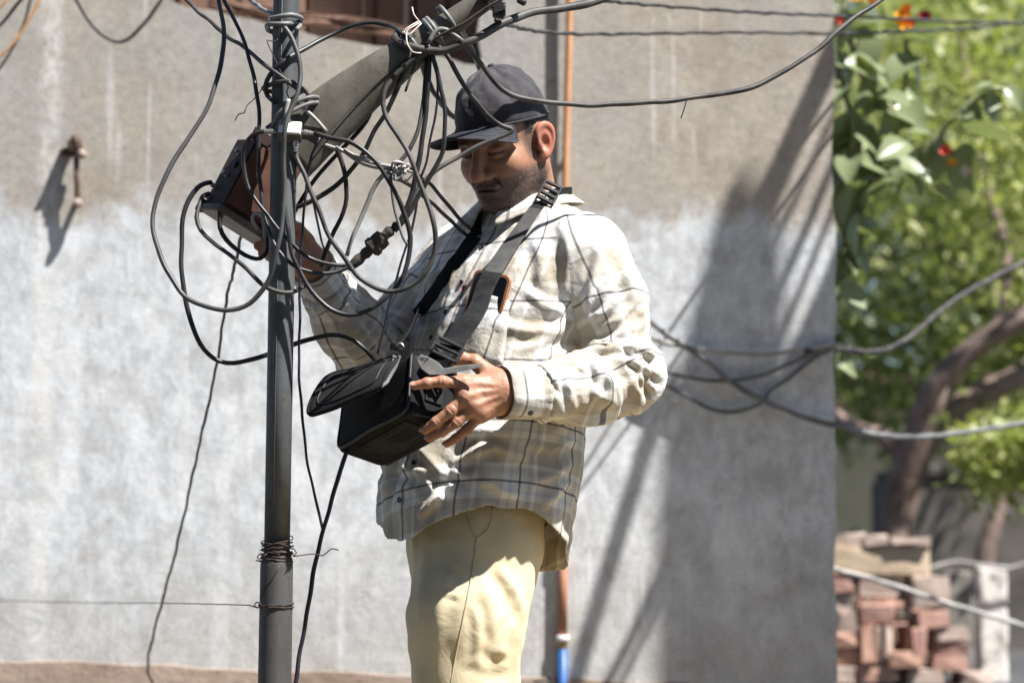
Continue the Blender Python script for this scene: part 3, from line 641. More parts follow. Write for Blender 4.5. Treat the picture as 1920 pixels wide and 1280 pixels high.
for a, u in ((la * .45, lu * .80), (la * .55, lu * .47), (la * .80, lu * .28), (la * .82, lu * .12)): plug(a, u)
plug(la * .35, lu * .62, .006, .006, name='port_ring', m=M_bk)
V, F = lathe([(.004, 0), (.005, .004), (.005, .012), (.0035, .014)], b0 + bd * .012 + ba * .01 - bu * .008, -bu, 12); part('socket', mesh('socket', V, F), M_plug, box, BI)
V, F = sweep(catmull([pt(441, 226, 4.36), pt(448, 214, 4.37), pt(458, 212, 4.37), pt(462, 200, 4.38), pt(480, 182, 4.38), pt(496, 160, 4.36)], .006), .0011, 6)
link('hanging_wire', mesh('hanging_wire', V, F), M_bind, label='thin twisted wire hanging the brown box from the pole', cat='wire')

# silver splitter on the pole
M_zinc = simple('scuffed_zinc', (.60, .59, .52), (.78, .77, .70), 40, .5, .15, .2, .001, .5)
M_zincd = simple('dark_zinc', (.10, .095, .085), (.18, .17, .15), 40, .5, .5, .2)
sp = empty('cable_splitter', 'small silver coax splitter strapped to the pole', 'splitter', tuple(pt(543, 250, PY_ - .04))); SI = Matrix.Translation(sp.location).inverted()
c = pt(544, 248, PY_ - .040); Mr = Matrix.Rotation(.04, 3, 'Y') @ Matrix.Rotation(-.55, 3, 'X')
bm = bmesh.new(); add_box(bm, c, (.042, .024, .030), Mr, .002, 2); part('body', bm_mesh('body', bm), M_zincd, sp, SI)
bm = bmesh.new(); add_box(bm, c + Mr @ Vector((0, -.0125, .001)), (.039, .002, .027), Mr, .0008); part('cover', bm_mesh('cover', bm), M_zinc, sp, SI)
for nm, cc, ax in (('connector', pt(565, 248, PY_ - .042), (1, 0, -.1)), ('connector', pt(518, 247, PY_ - .040), (-1, 0, 0)), ('connector', pt(555, 262, PY_ - .042), (0, 0, -1))):
    V, F = lathe([(.0035, 0), (.0035, .004), (.0055, .0045), (.0055, .011), (.0045, .0115), (.0045, .017), (.0036, .018), (.0036, .022)], cc, ax, 10); part(nm, mesh(nm, V, F), M_plug, sp, SI)

# ------------------------------------------------------------------ cables
M_cb = simple('black_cable', (.008, .008, .009), (.040, .038, .037), 26, .42, 0, .1, .0006, .5)
M_cd = simple('dusty_black_cable', (.016, .015, .015), (.085, .078, .070), 22, .55, 0, .15, .0008, .4)
M_cg = simple('grey_cable', (.10, .10, .10), (.20, .20, .198), 12, .5, 0, .15, .0008, .4)
M_cl = simple('pale_grey_cable', (.26, .245, .22), (.46, .44, .41), 9, .6, 0, .2, .0008, .4)
M_ca = simple('ash_cable', (.03, .03, .031), (.085, .083, .08), 8, .45, 0, .1, .0006, .5)
M_cp = simple('purple_black_wire', (.018, .014, .026), (.04, .033, .05), 20, .4, 0, 0)
M_co = simple('orange_wire', (.55, .25, .08), (.66, .34, .13), 12, .5, 0, 0)
def cable(label, rpx, m, pts, y0, y1=None, ys=None, name='coax_cable', group=None, sides=10, extra=None, step=.01):
    n_ = len(pts)
    if ys is None: ys = list(np.linspace(y0, y1 if y1 is not None else y0, n_))
    P3 = [pt(x, y, Y) for (x, y), Y in zip(pts, ys)]
    path = catmull(P3, step)
    k1, k2, k3 = len(label) * .37, n_ * 1.7, len(label) * .11 + n_
    for i_ in range(1, len(path) - 1):
        u_ = i_ * step; e_w = min(1., i_ / 6., (len(path) - 1 - i_) / 6.)
        path[i_] = path[i_] + Vector((math.sin(u_ * 38 + k1) + .6 * math.sin(u_ * 91 + k2), .5 * math.sin(u_ * 47 + k3), math.sin(u_ * 43 + k2) + .6 * math.sin(u_ * 83 + k3))) * (.0009 * e_w)
    r = rpx / (FPX / (sum(ys) / n_))
    rr_ = random.Random(hash(label) % 1000 if False else len(label) * 7 + n_)
    lst = [(path, [r * (1 + .05 * math.sin(i * .31 + rr_.random())) for i in range(len(path))])]
    if extra: lst += extra
    me = multi_tube(name, lst, sides); return link(name, me, m, label=label, cat='cable' if 'cable' in name else 'wire', group=group)
P4 = PY_
cable('dusty grey cable looping down the pole and round the far left', 4.6, M_ca, [(530, 47), (548, 72), (559, 105), (563, 140), (558, 172), (545, 208), (535, 245), (532, 300), (532, 350), (531, 400), (521, 467), (498, 535), (468, 568), (427, 581), (385, 574), (345, 556), (318, 515), (298, 470), (287, 425), (289, 385), (312, 328), (352, 262), (397, 182), (417, 105), (418, 50), (410, 0), (400, -60)],
      0, ys=[4.262, 4.26, 4.255, 4.25, 4.24, 4.235, 4.225, 4.23, 4.235, 4.235, 4.23, 4.235, 4.24, 4.24, 4.25, 4.26, 4.27, 4.28, 4.29, 4.30, 4.31, 4.33, 4.35, 4.37, 4.38, 4.4, 4.42])
cable('thin black cable dropping left of the pole to the inline joint', 3.9, M_cb, [(405, -40), (424, 10), (448, 55), (468, 110), (480, 170), (486, 225), (486, 330), (493, 391), (507, 439), (530, 478), (558, 503), (600, 513), (640, 507), (667, 493), (683, 480)],
      0, ys=[4.4, 4.38, 4.35, 4.33, 4.30, 4.285, 4.28, 4.275, 4.265, 4.255, 4.255, 4.26, 4.27, 4.275, 4.28])
cable('black cable from the box plug sagging deepest and into the bag', 4.6, M_cb, [(396, 342), (384, 344), (370, 352), (353, 375), (342, 412), (340, 461), (342, 513), (348, 560), (360, 613), (383, 655), (410, 675), (440, 680), (473, 674), (500, 665), (548, 647), (580, 635), (623, 628), (660, 637), (690, 660), (702, 675)],
      0, ys=[4.37, 4.36, 4.35, 4.345, 4.34, 4.335, 4.33, 4.33, 4.33, 4.335, 4.34, 4.345, 4.35, 4.352, 4.352, 4.34, 4.33, 4.325, 4.33, 4.35])
cable('black cable from the box foot passing across the pole to the wrist', 4.2, M_cd, [(392, 363), (380, 368), (374, 382), (368, 408), (376, 433), (395, 451), (429, 475), (462, 503), (490, 534), (503, 541), (525, 547), (545, 548), (560, 543), (575, 533)],
      0, ys=[4.365, 4.35, 4.34, 4.33, 4.32, 4.31, 4.29, 4.27, 4.255, 4.25, 4.25, 4.255, 4.27, 4.29])
cable('short black cable looping under the brown box', 4.4, M_cb, [(412, 396), (412, 410), (413, 428), (424, 450), (446, 470), (470, 482), (488, 484), (499, 474), (501, 455), (499, 436), (496, 420)], 4.335, 4.33)
cable('short white-ended lead at the right foot of the brown box', 3.4, M_cl, [(497, 445), (495, 425), (490, 400), (476, 402), (474, 414), (484, 430)], 4.325, 4.34)
cable('black cable from the left splitter port crossing the pole', 4.0, M_cb, [(510, 247), (495, 246), (474, 253), (461, 273), (457, 307), (465, 349), (482, 380), (505, 408), (530, 440), (552, 462), (580, 482), (617, 495), (650, 497), (672, 489)],
      0, ys=[4.262, 4.262, 4.265, 4.27, 4.275, 4.27, 4.265, 4.26, 4.258, 4.262, 4.265, 4.268, 4.275, 4.28])
cable('long cable from the splitter foot looping up to the arm', 4.6, M_cd, [(555, 284), (556, 296), (572, 329), (592, 379), (617, 443), (653, 493), (677, 523), (703, 540), (727, 546), (760, 540), (793, 517), (813, 480), (817, 440), (811, 405), (798, 372), (780, 325), (764, 284), (746, 253), (726, 222), (718, 194), (723, 165), (738, 146), (757, 128), (782, 106)],
      0, ys=[4.262, 4.26, 4.25, 4.245, 4.24, 4.24, 4.24, 4.235, 4.23, 4.225, 4.22, 4.22, 4.215, 4.215, 4.22, 4.225, 4.23, 4.24, 4.25, 4.255, 4.26, 4.265, 4.27, 4.275])
cable('black cable from the right splitter port making the widest loop', 4.6, M_cb, [(588, 249), (630, 261), (653, 266), (679, 281), (705, 305), (736, 349), (759, 403), (768, 447), (763, 497), (747, 533), (720, 563), (687, 584), (653, 590), (620, 580), (593, 555), (570, 522), (550, 483), (539, 430), (533, 385), (531, 345), (533, 310)],
      0, ys=[4.26, 4.25, 4.248, 4.245, 4.245, 4.25, 4.255, 4.26, 4.258, 4.255, 4.25, 4.25, 4.25, 4.25, 4.25, 4.25, 4.25, 4.252, 4.256, 4.26, 4.264])
cable('black cable hanging from the arm straight to the inline joint', 5.0, M_cb, [(803, 85), (805, 105), (803, 150), (799, 196), (790, 279), (780, 330), (767, 377), (754, 408), (738, 428)], 4.275, 4.285)
cable('black cable bowing past the cap tip to the inline joint', 4.4, M_cb, [(806, 90), (815, 120), (826, 160), (834, 202), (833, 253), (826, 294), (808, 330), (787, 364), (770, 397), (740, 434)], 4.27, 4.28)
cable('grey cable hooked in front of the cap and doubled back', 4.6, M_cd, [(812, 78), (835, 100), (853, 131), (868, 155), (881, 176), (917, 218), (940, 235), (955, 241), (961, 246), (951, 252), (917, 266), (872, 286), (830, 311), (797, 339), (774, 378), (759, 408), (742, 430)],
      0, ys=[4.28, 4.285, 4.29, 4.30, 4.31, 4.335, 4.345, 4.35, 4.35, 4.35, 4.345, 4.335, 4.32, 4.305, 4.295, 4.29, 4.285])
cable('thin purplish wire hanging from the arm down to the bag', 2.4, M_cp, [(812, 92), (821, 163), (820, 202), (808, 253), (798, 305), (786, 346), (780, 395), (772, 431), (760, 462), (743, 527), (727, 587), (716, 630), (708, 662)], 4.29, 4.33, name='thin_wire')
cable('thick black cable running from the arm behind the cap', 5.2, M_cd, [(782, 102), (800, 145), (815, 175), (830, 198), (850, 218), (890, 250)], 4.31, 4.70)
cable('black cable slanting from the arm to the pole, upper one', 4.6, M_cb, [(770, 118), (757, 135), (745, 170), (722, 215), (705, 240), (682, 284), (656, 323), (640, 340), (592, 373), (560, 387), (540, 392)], 4.265, 4.315)
cable('black cable slanting from behind the arm to the pole, lower one', 4.2, M_cb, [(690, 180), (697, 202), (687, 227), (668, 250), (645, 275), (605, 320), (580, 352), (556, 390), (545, 410)], 4.325, 4.318)
cable('black cable bowing out under the arm base', 4.4, M_cb, [(612, 246), (625, 266), (638, 294), (648, 330), (649, 372), (638, 410), (622, 443), (608, 480), (602, 500)], 4.29, 4.33)
cable('twisted pale cable from the arm base to the wire knot', 3.6, M_cl, [(600, 268), (622, 276), (648, 284), (679, 299), (712, 309), (740, 313)], 4.285, 4.275, extra=[(catmull([pt(x, y, 4.28) for x, y in ((630, 275), (650, 288), (672, 304), (700, 314), (738, 318))], .01), .0026), (catmull([pt(x, y, 4.276) for x, y in ((645, 279), (662, 290), (690, 296), (715, 306))], .01), .002)])
cable('grey cable from the wire knot to the man, upper of two', 3.6, M_cd, [(748, 310), (762, 313), (787, 330), (808, 348), (849, 395), (893, 439), (915, 465)], 4.28, 4.62)
cable('grey cable from the wire knot to the man, lower of two', 3.6, M_cd, [(740, 335), (757, 341), (787, 361), (813, 385), (844, 413), (880, 444), (905, 470)], 4.285, 4.62)
cable('dark cable rising from the wire knot to the arm', 4.0, M_cd, [(745, 312), (750, 304), (763, 288), (772, 270), (782, 245), (790, 214), (797, 160), (800, 110)], 4.272, 4.285)
cable('pale grey cable slanting down from the wire knot', 4.4, M_cl, [(735, 322), (718, 329), (700, 354), (690, 378), (679, 402), (661, 446), (650, 480)], 4.28, 4.30)
cable('thin grey cable dropping from the wire knot', 3.0, M_cg, [(733, 312), (733, 330), (736, 364), (744, 408), (755, 445), (765, 460)], 4.268, 4.275)
# knot of twisted wire ends
kr = random.Random(4); kn = []
for k in range(9):
    c0 = Vector((752 + kr.uniform(-14, 14), 322 + kr.uniform(-12, 12), 0)); P_ = []
    for q in range(6): P_.append(pt(c0.x + kr.uniform(-16, 16), c0.y + kr.uniform(-13, 13), 4.27 + kr.uniform(-.012, .012)))
    kn.append((catmull(P_, .005), kr.choice([.0016, .0022, .0028])))
link('wire_knot', multi_tube('wire_knot', kn, 7), M_cl, label='tangled knot of twisted grey cable ends left of the cap', cat='wire')
cable('thin dark wire hanging straight down just right of the pole', 2.6, M_cp, [(600, 258), (588, 285), (580, 320), (572, 370), (566, 440), (562, 547), (562, 713), (568, 800), (580, 880), (596, 955), (605, 992)], 4.275, 4.33, name='thin_wire')
cable('thick dark wire running down from the joint beside the pole', 4.2, M_cp, [(652, 840), (636, 890), (618, 950), (606, 992), (594, 1045), (578, 1130), (562, 1230), (548, 1330), (530, 1500)], 0, ys=[4.36, 4.35, 4.34, 4.33, 4.325, 4.32, 4.32, 4.32, 4.32], name='thin_wire')
cable('thin grey wire beside the man\'s wrist', 2.2, M_cg, [(578, 350), (588, 382), (602, 446), (612, 480)], 4.30, 4.34, name='thin_wire')
cable('slack grey wire trailing from the brown box down the wall', 2.6, M_cd, [(455, 430), (440, 500), (425, 560), (405, 690), (370, 850), (330, 1030), (290, 1180), (277, 1248), (290, 1290), (310, 1340)], 4.42, 6.40, name='thin_wire')
cable('thickest black cable lashed round the arm and leaving top right', 8.0, M_cd, [(748, 62), (741, 74), (754, 83), (775, 90), (800, 96), (825, 97), (850, 90), (881, 77), (942, 45), (1003, 22), (1072, 14), (1129, -2), (1200, -30)], 0, ys=[4.31, 4.285, 4.268, 4.262, 4.262, 4.262, 4.265, 4.27, 4.3, 4.35, 4.4, 4.45, 4.5], sides=12)
cable('black cable sagging past the cap to the top right corner', 5.0, M_cd, [(800, 70), (812, 58), (828, 54), (845, 62), (861, 73), (893, 110), (918, 143), (942, 167), (974, 183), (1031, 193), (1129, 197), (1226, 191), (1307, 183), (1389, 169), (1442, 150), (1502, 114), (1551, 77), (1592, 41), (1660, -5), (1720, -40)],
      0, ys=[4.27, 4.27, 4.272, 4.28, 4.29, 4.31, 4.33, 4.34, 4.35, 4.37, 4.4, 4.43, 4.46, 4.48, 4.5, 4.52, 4.54, 4.56, 4.6, 4.65], extra=[(catmull([pt(1288, 186, 4.452), pt(1284, 200, 4.452), pt(1277, 222, 4.452)], .006), .0012)])
cable('thin level wire under the topmost one', 3.4, M_cd, [(930, 38), (954, 47), (1003, 58), (1084, 64), (1226, 63), (1389, 61), (1567, 63), (1676, 60), (1820, 53), (1960, 36)], 4.45, 7.0, name='overhead_wire')
cable('topmost level wire leaving towards the shrub', 3.4, M_cd, [(1090, -6), (1129, 1), (1226, 10), (1389, 22), (1520, 28), (1601, 31), (1770, 40), (1960, 43)], 4.6, 7.0, name='overhead_wire')
cable('black cable dropping from the arm end behind the cap', 4.2, M_cb, [(861, 45), (870, 65), (881, 85), (892, 112), (906, 142), (925, 175)], 4.30, 4.72)
cable('black cable arching from the pole over to the arm', 4.6, M_cb, [(757, 66), (744, 55), (730, 49), (700, 42), (670, 47), (630, 62), (592, 80), (555, 100), (525, 121), (507, 140), (498, 163), (502, 180), (515, 192)], 0, ys=[4.28, 4.30, 4.32, 4.335, 4.335, 4.33, 4.31, 4.28, 4.264, 4.268, 4.285, 4.29, 4.27])
cable('grey cable slanting from the upper left across the pole', 4.0, M_cd, [(330, -20), (352, 2), (400, 47), (480, 107), (507, 130), (537, 152), (556, 166), (570, 172)], 0, ys=[4.6, 4.57, 4.48, 4.31, 4.265, 4.26, 4.262, 4.28])
cable('pale stub of cable crossing the flat of the arm', 3.6, M_cl, [(550, 188), (565, 200), (582, 214), (600, 233), (612, 247)], 4.262, 4.275)
cable('grey cable pushed into the hole of the arm, upper one', 4.2, M_cg, [(597, 183), (585, 182), (560, 189), (540, 199), (524, 213), (513, 232), (510, 246)], 0, ys=[4.285, 4.265, 4.255, 4.25, 4.252, 4.262, 4.28])
cable('grey cable pushed into the hole of the arm, lower one', 4.0, M_cg, [(597, 192), (585, 193), (565, 199), (547, 209), (533, 224), (525, 240)], 0, ys=[4.285, 4.265, 4.255, 4.248, 4.25, 4.258])
cable('tight grey cable coil clamped round the pole top', 4.6, M_cg, [(504, 36), (520, 33), (545, 28), (564, 33), (562, 42), (540, 45), (515, 46), (500, 48), (506, 58), (540, 55), (563, 48), (556, 56)], 0, ys=[4.29, 4.265, 4.262, 4.29, 4.31, 4.262, 4.26, 4.29, 4.32, 4.325, 4.29, 4.262])
cable('grey cable coming in from top left to the pole top', 4.4, M_cg, [(440, -30), (475, 5), (500, 22), (515, 32), (530, 45)], 0, ys=[4.7, 4.5, 4.36, 4.29, 4.26])
cable('dark cable ring round the pole above the splitter', 4.4, M_cd, [(494, 165), (505, 160), (520, 155), (540, 153), (555, 158), (567, 168), (560, 176), (540, 178), (515, 174), (498, 170), (494, 165)], 0, ys=[4.30, 4.28, 4.262, 4.26, 4.265, 4.30, 4.33, 4.34, 4.338, 4.325, 4.30])
cable('short dark cable loop springing from the ring on the pole', 3.8, M_cd, [(548, 155), (562, 160), (574, 170), (578, 183), (570, 190)], 4.262, 4.27)
cable('rusty thread of wire dangling down the upper pole', 1.2, M_bind, [(504, 34), (505, 52), (512, 68), (520, 74), (513, 80), (500, 76), (508, 92), (518, 112), (524, 130), (530, 142), (536, 152), (540, 165), (537, 172), (542, 184)], 4.265, 4.262, name='thin_wire')
cable('small white zip tie joint above the splitter', 4.4, M_cl, [(541, 186), (539, 200), (537, 214), (541, 228)], 4.245, 4.245, name='cable_sleeve')
# lashings on the arm
def arm_ring(px, py, r, k, width=1, m=M_cg, label='', rt=.0045):
    c0 = pt(px, py, PY_ - .004); ax = (pt(900, 5, PY_) - pt(810, 70, PY_)).normalized(); b_ = ax.cross(Vector((0, 1, 0))).normalized(); nn = b_.cross(ax); P_ = []
    for i in range(int(22 * k)):
        a = 2 * math.pi * i / 22; P_.append(c0 + b_ * math.cos(a) * r + nn * math.sin(a) * r + ax * .004 * width * i / 22)
    return link('cable_lashing', tube_mesh('cable_lashing', P_, rt, 8), m, label=label, cat='cable')
arm_ring(806, 66, .0275, 2.2, 1.6, M_cg, 'double grey cable lashing on the arm above the bundle')
arm_ring(838, 38, .0268, 1.2, 1, M_cg, 'single grey cable lashing nearest the arm end', .004)
arm_ring(775, 88, .0285, 1.1, 1, M_cg, 'single grey cable lashing below the white twine', .0035)
M_twine = simple('pale_twine', (.55, .47, .40), (.70, .62, .54), 60, .9)
tw = [(catmull([pt(x, y, Y) for x, y, Y in l], .006), .0014) for l in ([(788, 42, 4.275), (775, 50, 4.262), (763, 58, 4.26), (762, 70, 4.255), (764, 84, 4.25), (770, 94, 4.25), (768, 108, 4.26)], [(764, 84, 4.25), (774, 98, 4.25), (790, 100, 4.25)], [(790, 44, 4.27), (778, 56, 4.262), (766, 66, 4.258), (757, 60, 4.26), (768, 50, 4.262), (786, 40, 4.27)], [(786, 40, 4.27), (776, 28, 4.27), (773, 14, 4.275)])]
link('twine', multi_tube('twine', tw, 6), M_twine, label='pale twine tying the thick cable to the arm', cat='twine')
cable('thin brown rod lying along the underside of the arm', 3.2, M_bind, [(795, 85), (820, 70), (870, 42), (920, 12), (985, -25)], 4.262, 4.25, name='tie_rod')
bm = bmesh.new()
for (x, y, sx, sz, a) in ((930, 10, .03, .022, .5), (935, 26, .022, .014, .1), (918, -4, .035, .02, .6), (943, 20, .010, .02, 0)):
    add_box(bm, pt(x, y, 4.275), (sx, .026, sz), Matrix.Rotation(a, 3, 'Y'), .003, 2)
link('arm_clamp', bm_mesh('arm_clamp', bm), M_bk, label='black clamp at the upper end of the arm', cat='clamp')
bm = bmesh.new(); add_box(bm, pt(978, 3, 4.3), (.018, .012, .012), Matrix.Rotation(.5, 3, 'Y'), .004, 2)
link('insulator', bm_mesh('insulator', bm), M_bk, label='small black fitting at the top edge right of the clamp', cat='fitting')
# inline joint
jp = catmull([pt(x, y, 4.282) for x, y in ((745, 418), (732, 432), (718, 445), (700, 462), (680, 480), (662, 496), (652, 505))], .006)
jr = []
for i in range(len(jp)):
    u = i / (len(jp) - 1); jr.append(.0095 + .0015 * math.sin(i * 2.3) - (.004 if u < .12 or u > .93 else 0))
jn = empty('cable_joint', 'dark taped inline cable joint hanging left of the strap', 'joint', tuple(jp[len(jp) // 2])); JI = Matrix.Translation(jn.location).inverted()
M_tape = simple('dusty_dark_tape', (.035, .028, .022), (.085, .068, .055), 50, .75, 0, .5, .002, .3, 120)
part('body', tube_mesh('body', jp, jr, 12), M_tape, jn, JI)
V, F = lathe([(.011, -.018), (.0165, -.016), (.0175, -.006), (.0165, .002), (.019, .004), (.019, .013), (.0125, .017)], jp[int(len(jp) * .45)], (pt(652, 505, 4.28) - pt(745, 418, 4.28)), 9); part('collar', mesh('collar', V, F), M_tape, jn, JI)
cable('thin flat tape end hanging from the arm', 2.4, M_cd, [(783, 108), (775, 130), (768, 150), (760, 172)], 4.27, 4.27, name='tape_end')
cable('bent grey cable end wrapped on the arm underside', 5.4, M_cd, [(800, 100), (782, 108), (764, 120), (748, 134), (738, 146)], 4.265, 4.262)
cable('curved grey cable shoulder over the arm bundle', 4.4, M_cg, [(803, 82), (812, 66), (822, 56), (836, 56), (850, 65), (868, 78)], 4.255, 4.262)

# ------------------------------------------------------------------ cables on and beyond the wall
WYc = WY - .022
cable('dark cable swag at the top left of the wall', 3.8, M_cd, [(132, -20), (144, 0), (169, 43), (194, 68), (223, 79), (251, 65), (280, 32), (302, 0), (312, -20)], 6.1)
cable('orange wire curving down the top left corner', 2.6, M_co, [(82, -20), (75, 0), (43, 54), (22, 86), (-10, 114)], 6.0, name='orange_wire')
cable('dark wire beside the orange one in the top left corner', 2.6, M_cd, [(60, -20), (57, 0), (36, 68), (0, 126), (-20, 150)], 6.05, name='dark_wire')
cable('dark wire crossing the extreme top left corner', 3.4, M_cd, [(55, -20), (40, 0), (0, 46), (-30, 75)], 5.8, name='dark_wire')
cable('short orange-red wire at the extreme top left corner', 2.4, M_co, [(25, -20), (12, 0), (-10, 26)], 5.9, name='orange_wire')
cable('thick grey cable slanting across the shaded wall to the right', 5.4, M_cg, [(1150, 540), (1215, 600), (1285, 650), (1336, 685), (1375, 719), (1434, 751), (1512, 783), (1594, 803), (1623, 811), (1692, 819), (1760, 816), (1864, 802), (1960, 785)], 0, ys=[6.40, 6.43, 6.45, 6.455, 6.46, 6.46, 6.46, 6.47, 6.6, 6.8, 7.0, 7.2, 7.4])
cable('pale grey wall cable, topmost of three meeting at the wall edge', 4.2, M_cl, [(1180, 610), (1235, 639), (1297, 652), (1375, 662), (1434, 664), (1512, 654), (1570, 645), (1590, 648)], WYc - .02, WYc)
cable('grey wall cable, middle of three meeting at the wall edge', 4.0, M_cg, [(1200, 670), (1250, 695), (1297, 709), (1356, 713), (1414, 707), (1473, 685), (1524, 662), (1567, 650)], WYc - .015, WYc)
cable('grey wall cable, lowest of three meeting at the wall edge', 4.0, M_cg, [(1215, 700), (1254, 724), (1297, 748), (1344, 770), (1383, 771), (1422, 757), (1446, 732), (1485, 705), (1512, 680), (1560, 655)], WYc - .01, WYc)
cable('grey cable rising from the wall edge into the trees', 5.4, M_cd, [(1512, 658), (1571, 654), (1623, 659), (1664, 654), (1712, 627), (1760, 585), (1812, 548), (1864, 520), (1950, 475)], WYc - .02, 7.6)
cable('pale cable crossing in front of the brick heap', 4.6, M_cl, [(1555, 1063), (1571, 1068), (1657, 1091), (1760, 1125), (1864, 1156), (1960, 1184)], 7.2, 7.8)
cable('thin wire loop at the foot of the blue pipe', 2.4, M_cd, [(1000, 1280), (1020, 1274), (1036, 1282), (1030, 1262), (1040, 1290)], WY - .03, name='thin_wire')
cable('thin pale wire between the posts above the brick heap', 3.2, M_cl, [(1740, 1065), (1790, 1053), (1840, 1058), (1890, 1064), (1950, 1045)], 9.25, name='thin_wire')
# ------------------------------------------------------------------ signed-distance modelling
A3 = lambda v: np.array(tuple(v), dtype=np.float64)
def smin(a, b, k):
    h = np.clip(.5 + .5 * (b - a) / k, 0, 1); return b * (1 - h) + a * h - k * h * (1 - h)
def smax(a, b, k): return -smin(-a, -b, k)
def s_caps(P, a, b, ra, rb):
    a = A3(a); b = A3(b); ab = b - a; t = np.clip(((P - a) @ ab) / (ab @ ab), 0, 1)
    return np.linalg.norm(P - a - t[..., None] * ab, axis=-1) - (ra + (rb - ra) * t)
def s_ell(P, c, r, M=None):
    p = P - A3(c)
    if M is not None: p = p @ M
    r = A3(r); k0 = np.linalg.norm(p / r, axis=-1); k1 = np.linalg.norm(p / (r * r), axis=-1) + 1e-9
    return k0 * (k0 - 1) / k1
def snets(fn, lo, hi, h, flip=False):
    lo = A3(lo); hi = A3(hi); n = np.ceil((hi - lo) / h).astype(int) + 1
    B = 4; nb = -(-n // B); axs = [lo[i] + h * (np.arange(nb[i]) * B + (B - 1) / 2) for i in range(3)]
    dc = fn(np.stack(np.meshgrid(*axs, indexing='ij'), -1).reshape(-1, 3)).reshape(nb)
    Fv = np.repeat(np.repeat(np.repeat(dc, B, 0), B, 1), B, 2); near = np.abs(dc) < B * h * 1.75
    bi = np.argwhere(near) * B; of = np.stack(np.meshgrid(*[np.arange(B)] * 3, indexing='ij'), -1).reshape(-1, 3)
    gi = (bi[:, None, :] + of[None]).reshape(-1, 3); Fv[tuple(gi.T)] = fn(lo + h * gi); Fv = Fv[:n[0], :n[1], :n[2]]; S = Fv < 0
    c = tuple(n - 1); acc = np.zeros(c + (3,)); cnt = np.zeros(c)
    sl = lambda o, m: tuple(slice(o[i], o[i] + m[i]) for i in range(3))
    for ax in range(3):
        o1, o2 = [i for i in range(3) if i != ax]
        for d1 in (0, 1):
            for d2 in (0, 1):
                s0 = [0, 0, 0]; s0[o1] = d1; s0[o2] = d2; s1 = list(s0); s1[ax] = 1
                f0 = Fv[sl(s0, n - 1)]; f1 = Fv[sl(s1, n - 1)]; m = (f0 < 0) != (f1 < 0)
                t = np.where(m, f0 / np.where(m, f0 - f1, 1), 0)
                acc[..., ax] += t * m; acc[..., o1] += d1 * m; acc[..., o2] += d2 * m; cnt += m
    msk = cnt > 0; idx = -np.ones(c, int); idx[msk] = np.arange(msk.sum())
    ii = np.argwhere(msk); V = lo + h * (ii + acc[msk] / cnt[msk][:, None]); Q = []
    for ax in range(3):
        o1, o2 = [(1, 2), (2, 0), (0, 1)][ax]
        m = list(n); m[ax] -= 1; s1 = [0, 0, 0]; s1[ax] = 1
        a = S[sl([0, 0, 0], m)]; b = S[sl(s1, m)]; e = np.argwhere(a != b)
        e = e[(e[:, o1] > 0) & (e[:, o2] > 0) & (e[:, o1] < n[o1] - 1) & (e[:, o2] < n[o2] - 1)]
        u1 = np.zeros(3, int); u1[o1] = 1; u2 = np.zeros(3, int); u2[o2] = 1
        q = np.stack([idx[tuple((e - u1 - u2).T)], idx[tuple((e - u2).T)], idx[tuple(e.T)], idx[tuple((e - u1).T)]], 1)
        inside = a[tuple(e.T)]; q[~inside] = q[~inside][:, ::-1]; Q.append(q)
    Q = np.concatenate(Q)
    if flip: Q = Q[:, ::-1]
    return V, Q
def lap_smooth(V, Q, it=2, f=.5):
    E_ = np.concatenate([Q[:, [0, 1]], Q[:, [1, 2]], Q[:, [2, 3]], Q[:, [3, 0]]]); i = np.concatenate([E_[:, 0], E_[:, 1]]); j = np.concatenate([E_[:, 1], E_[:, 0]])
    deg = np.bincount(i, minlength=len(V))[:, None] + 1e-9
    for _ in range(it):
        m = np.stack([np.bincount(i, V[j, k], len(V)) for k in range(3)], 1) / deg; V = V + f * (m - V)
    return V
def vnormals(V, Q):
    nf = np.cross(V[Q[:, 2]] - V[Q[:, 0]], V[Q[:, 3]] - V[Q[:, 1]]); N = np.zeros_like(V)
    for k in range(4):
        for a in range(3): N[:, a] += np.bincount(Q[:, k], nf[:, a], len(V))
    return N / (np.linalg.norm(N, axis=1)[:, None] + 1e-12)
def vnoise(P, scale, seed=0, oct=2):
    """cheap smooth value noise on points"""
    out = np.zeros(len(P)); amp = 1.; tot = 0
    for o in range(oct):
        q = P * scale * 2 ** o + seed * 17.3; i = np.floor(q).astype(np.int64); f = q - i; f = f * f * (3 - 2 * f); r = 0
        for dx in (0, 1):
            for dy in (0, 1):
                for dz in (0, 1):
                    hsh = ((i[:, 0] + dx) * 73856093) ^ ((i[:, 1] + dy) * 19349663) ^ ((i[:, 2] + dz) * 83492791) ^ (seed * 2654435 + o * 977)
                    hsh = (hsh ^ (hsh >> 13)) * 1274126177; val = ((hsh ^ (hsh >> 16)) & 0xffff) / 65535.
                    r = r + val * np.where(dx, f[:, 0], 1 - f[:, 0]) * np.where(dy, f[:, 1], 1 - f[:, 1]) * np.where(dz, f[:, 2], 1 - f[:, 2])
        out += amp * (r - .5); tot += amp; amp *= .5
    return out / tot
def compact(V, Q, keep, *attrs):
    Q = Q[keep]; used = np.zeros(len(V), bool); used[Q.ravel()] = True; mp = np.cumsum(used) - 1
    return (V[used], mp[Q]) + tuple(a[used] for a in attrs)
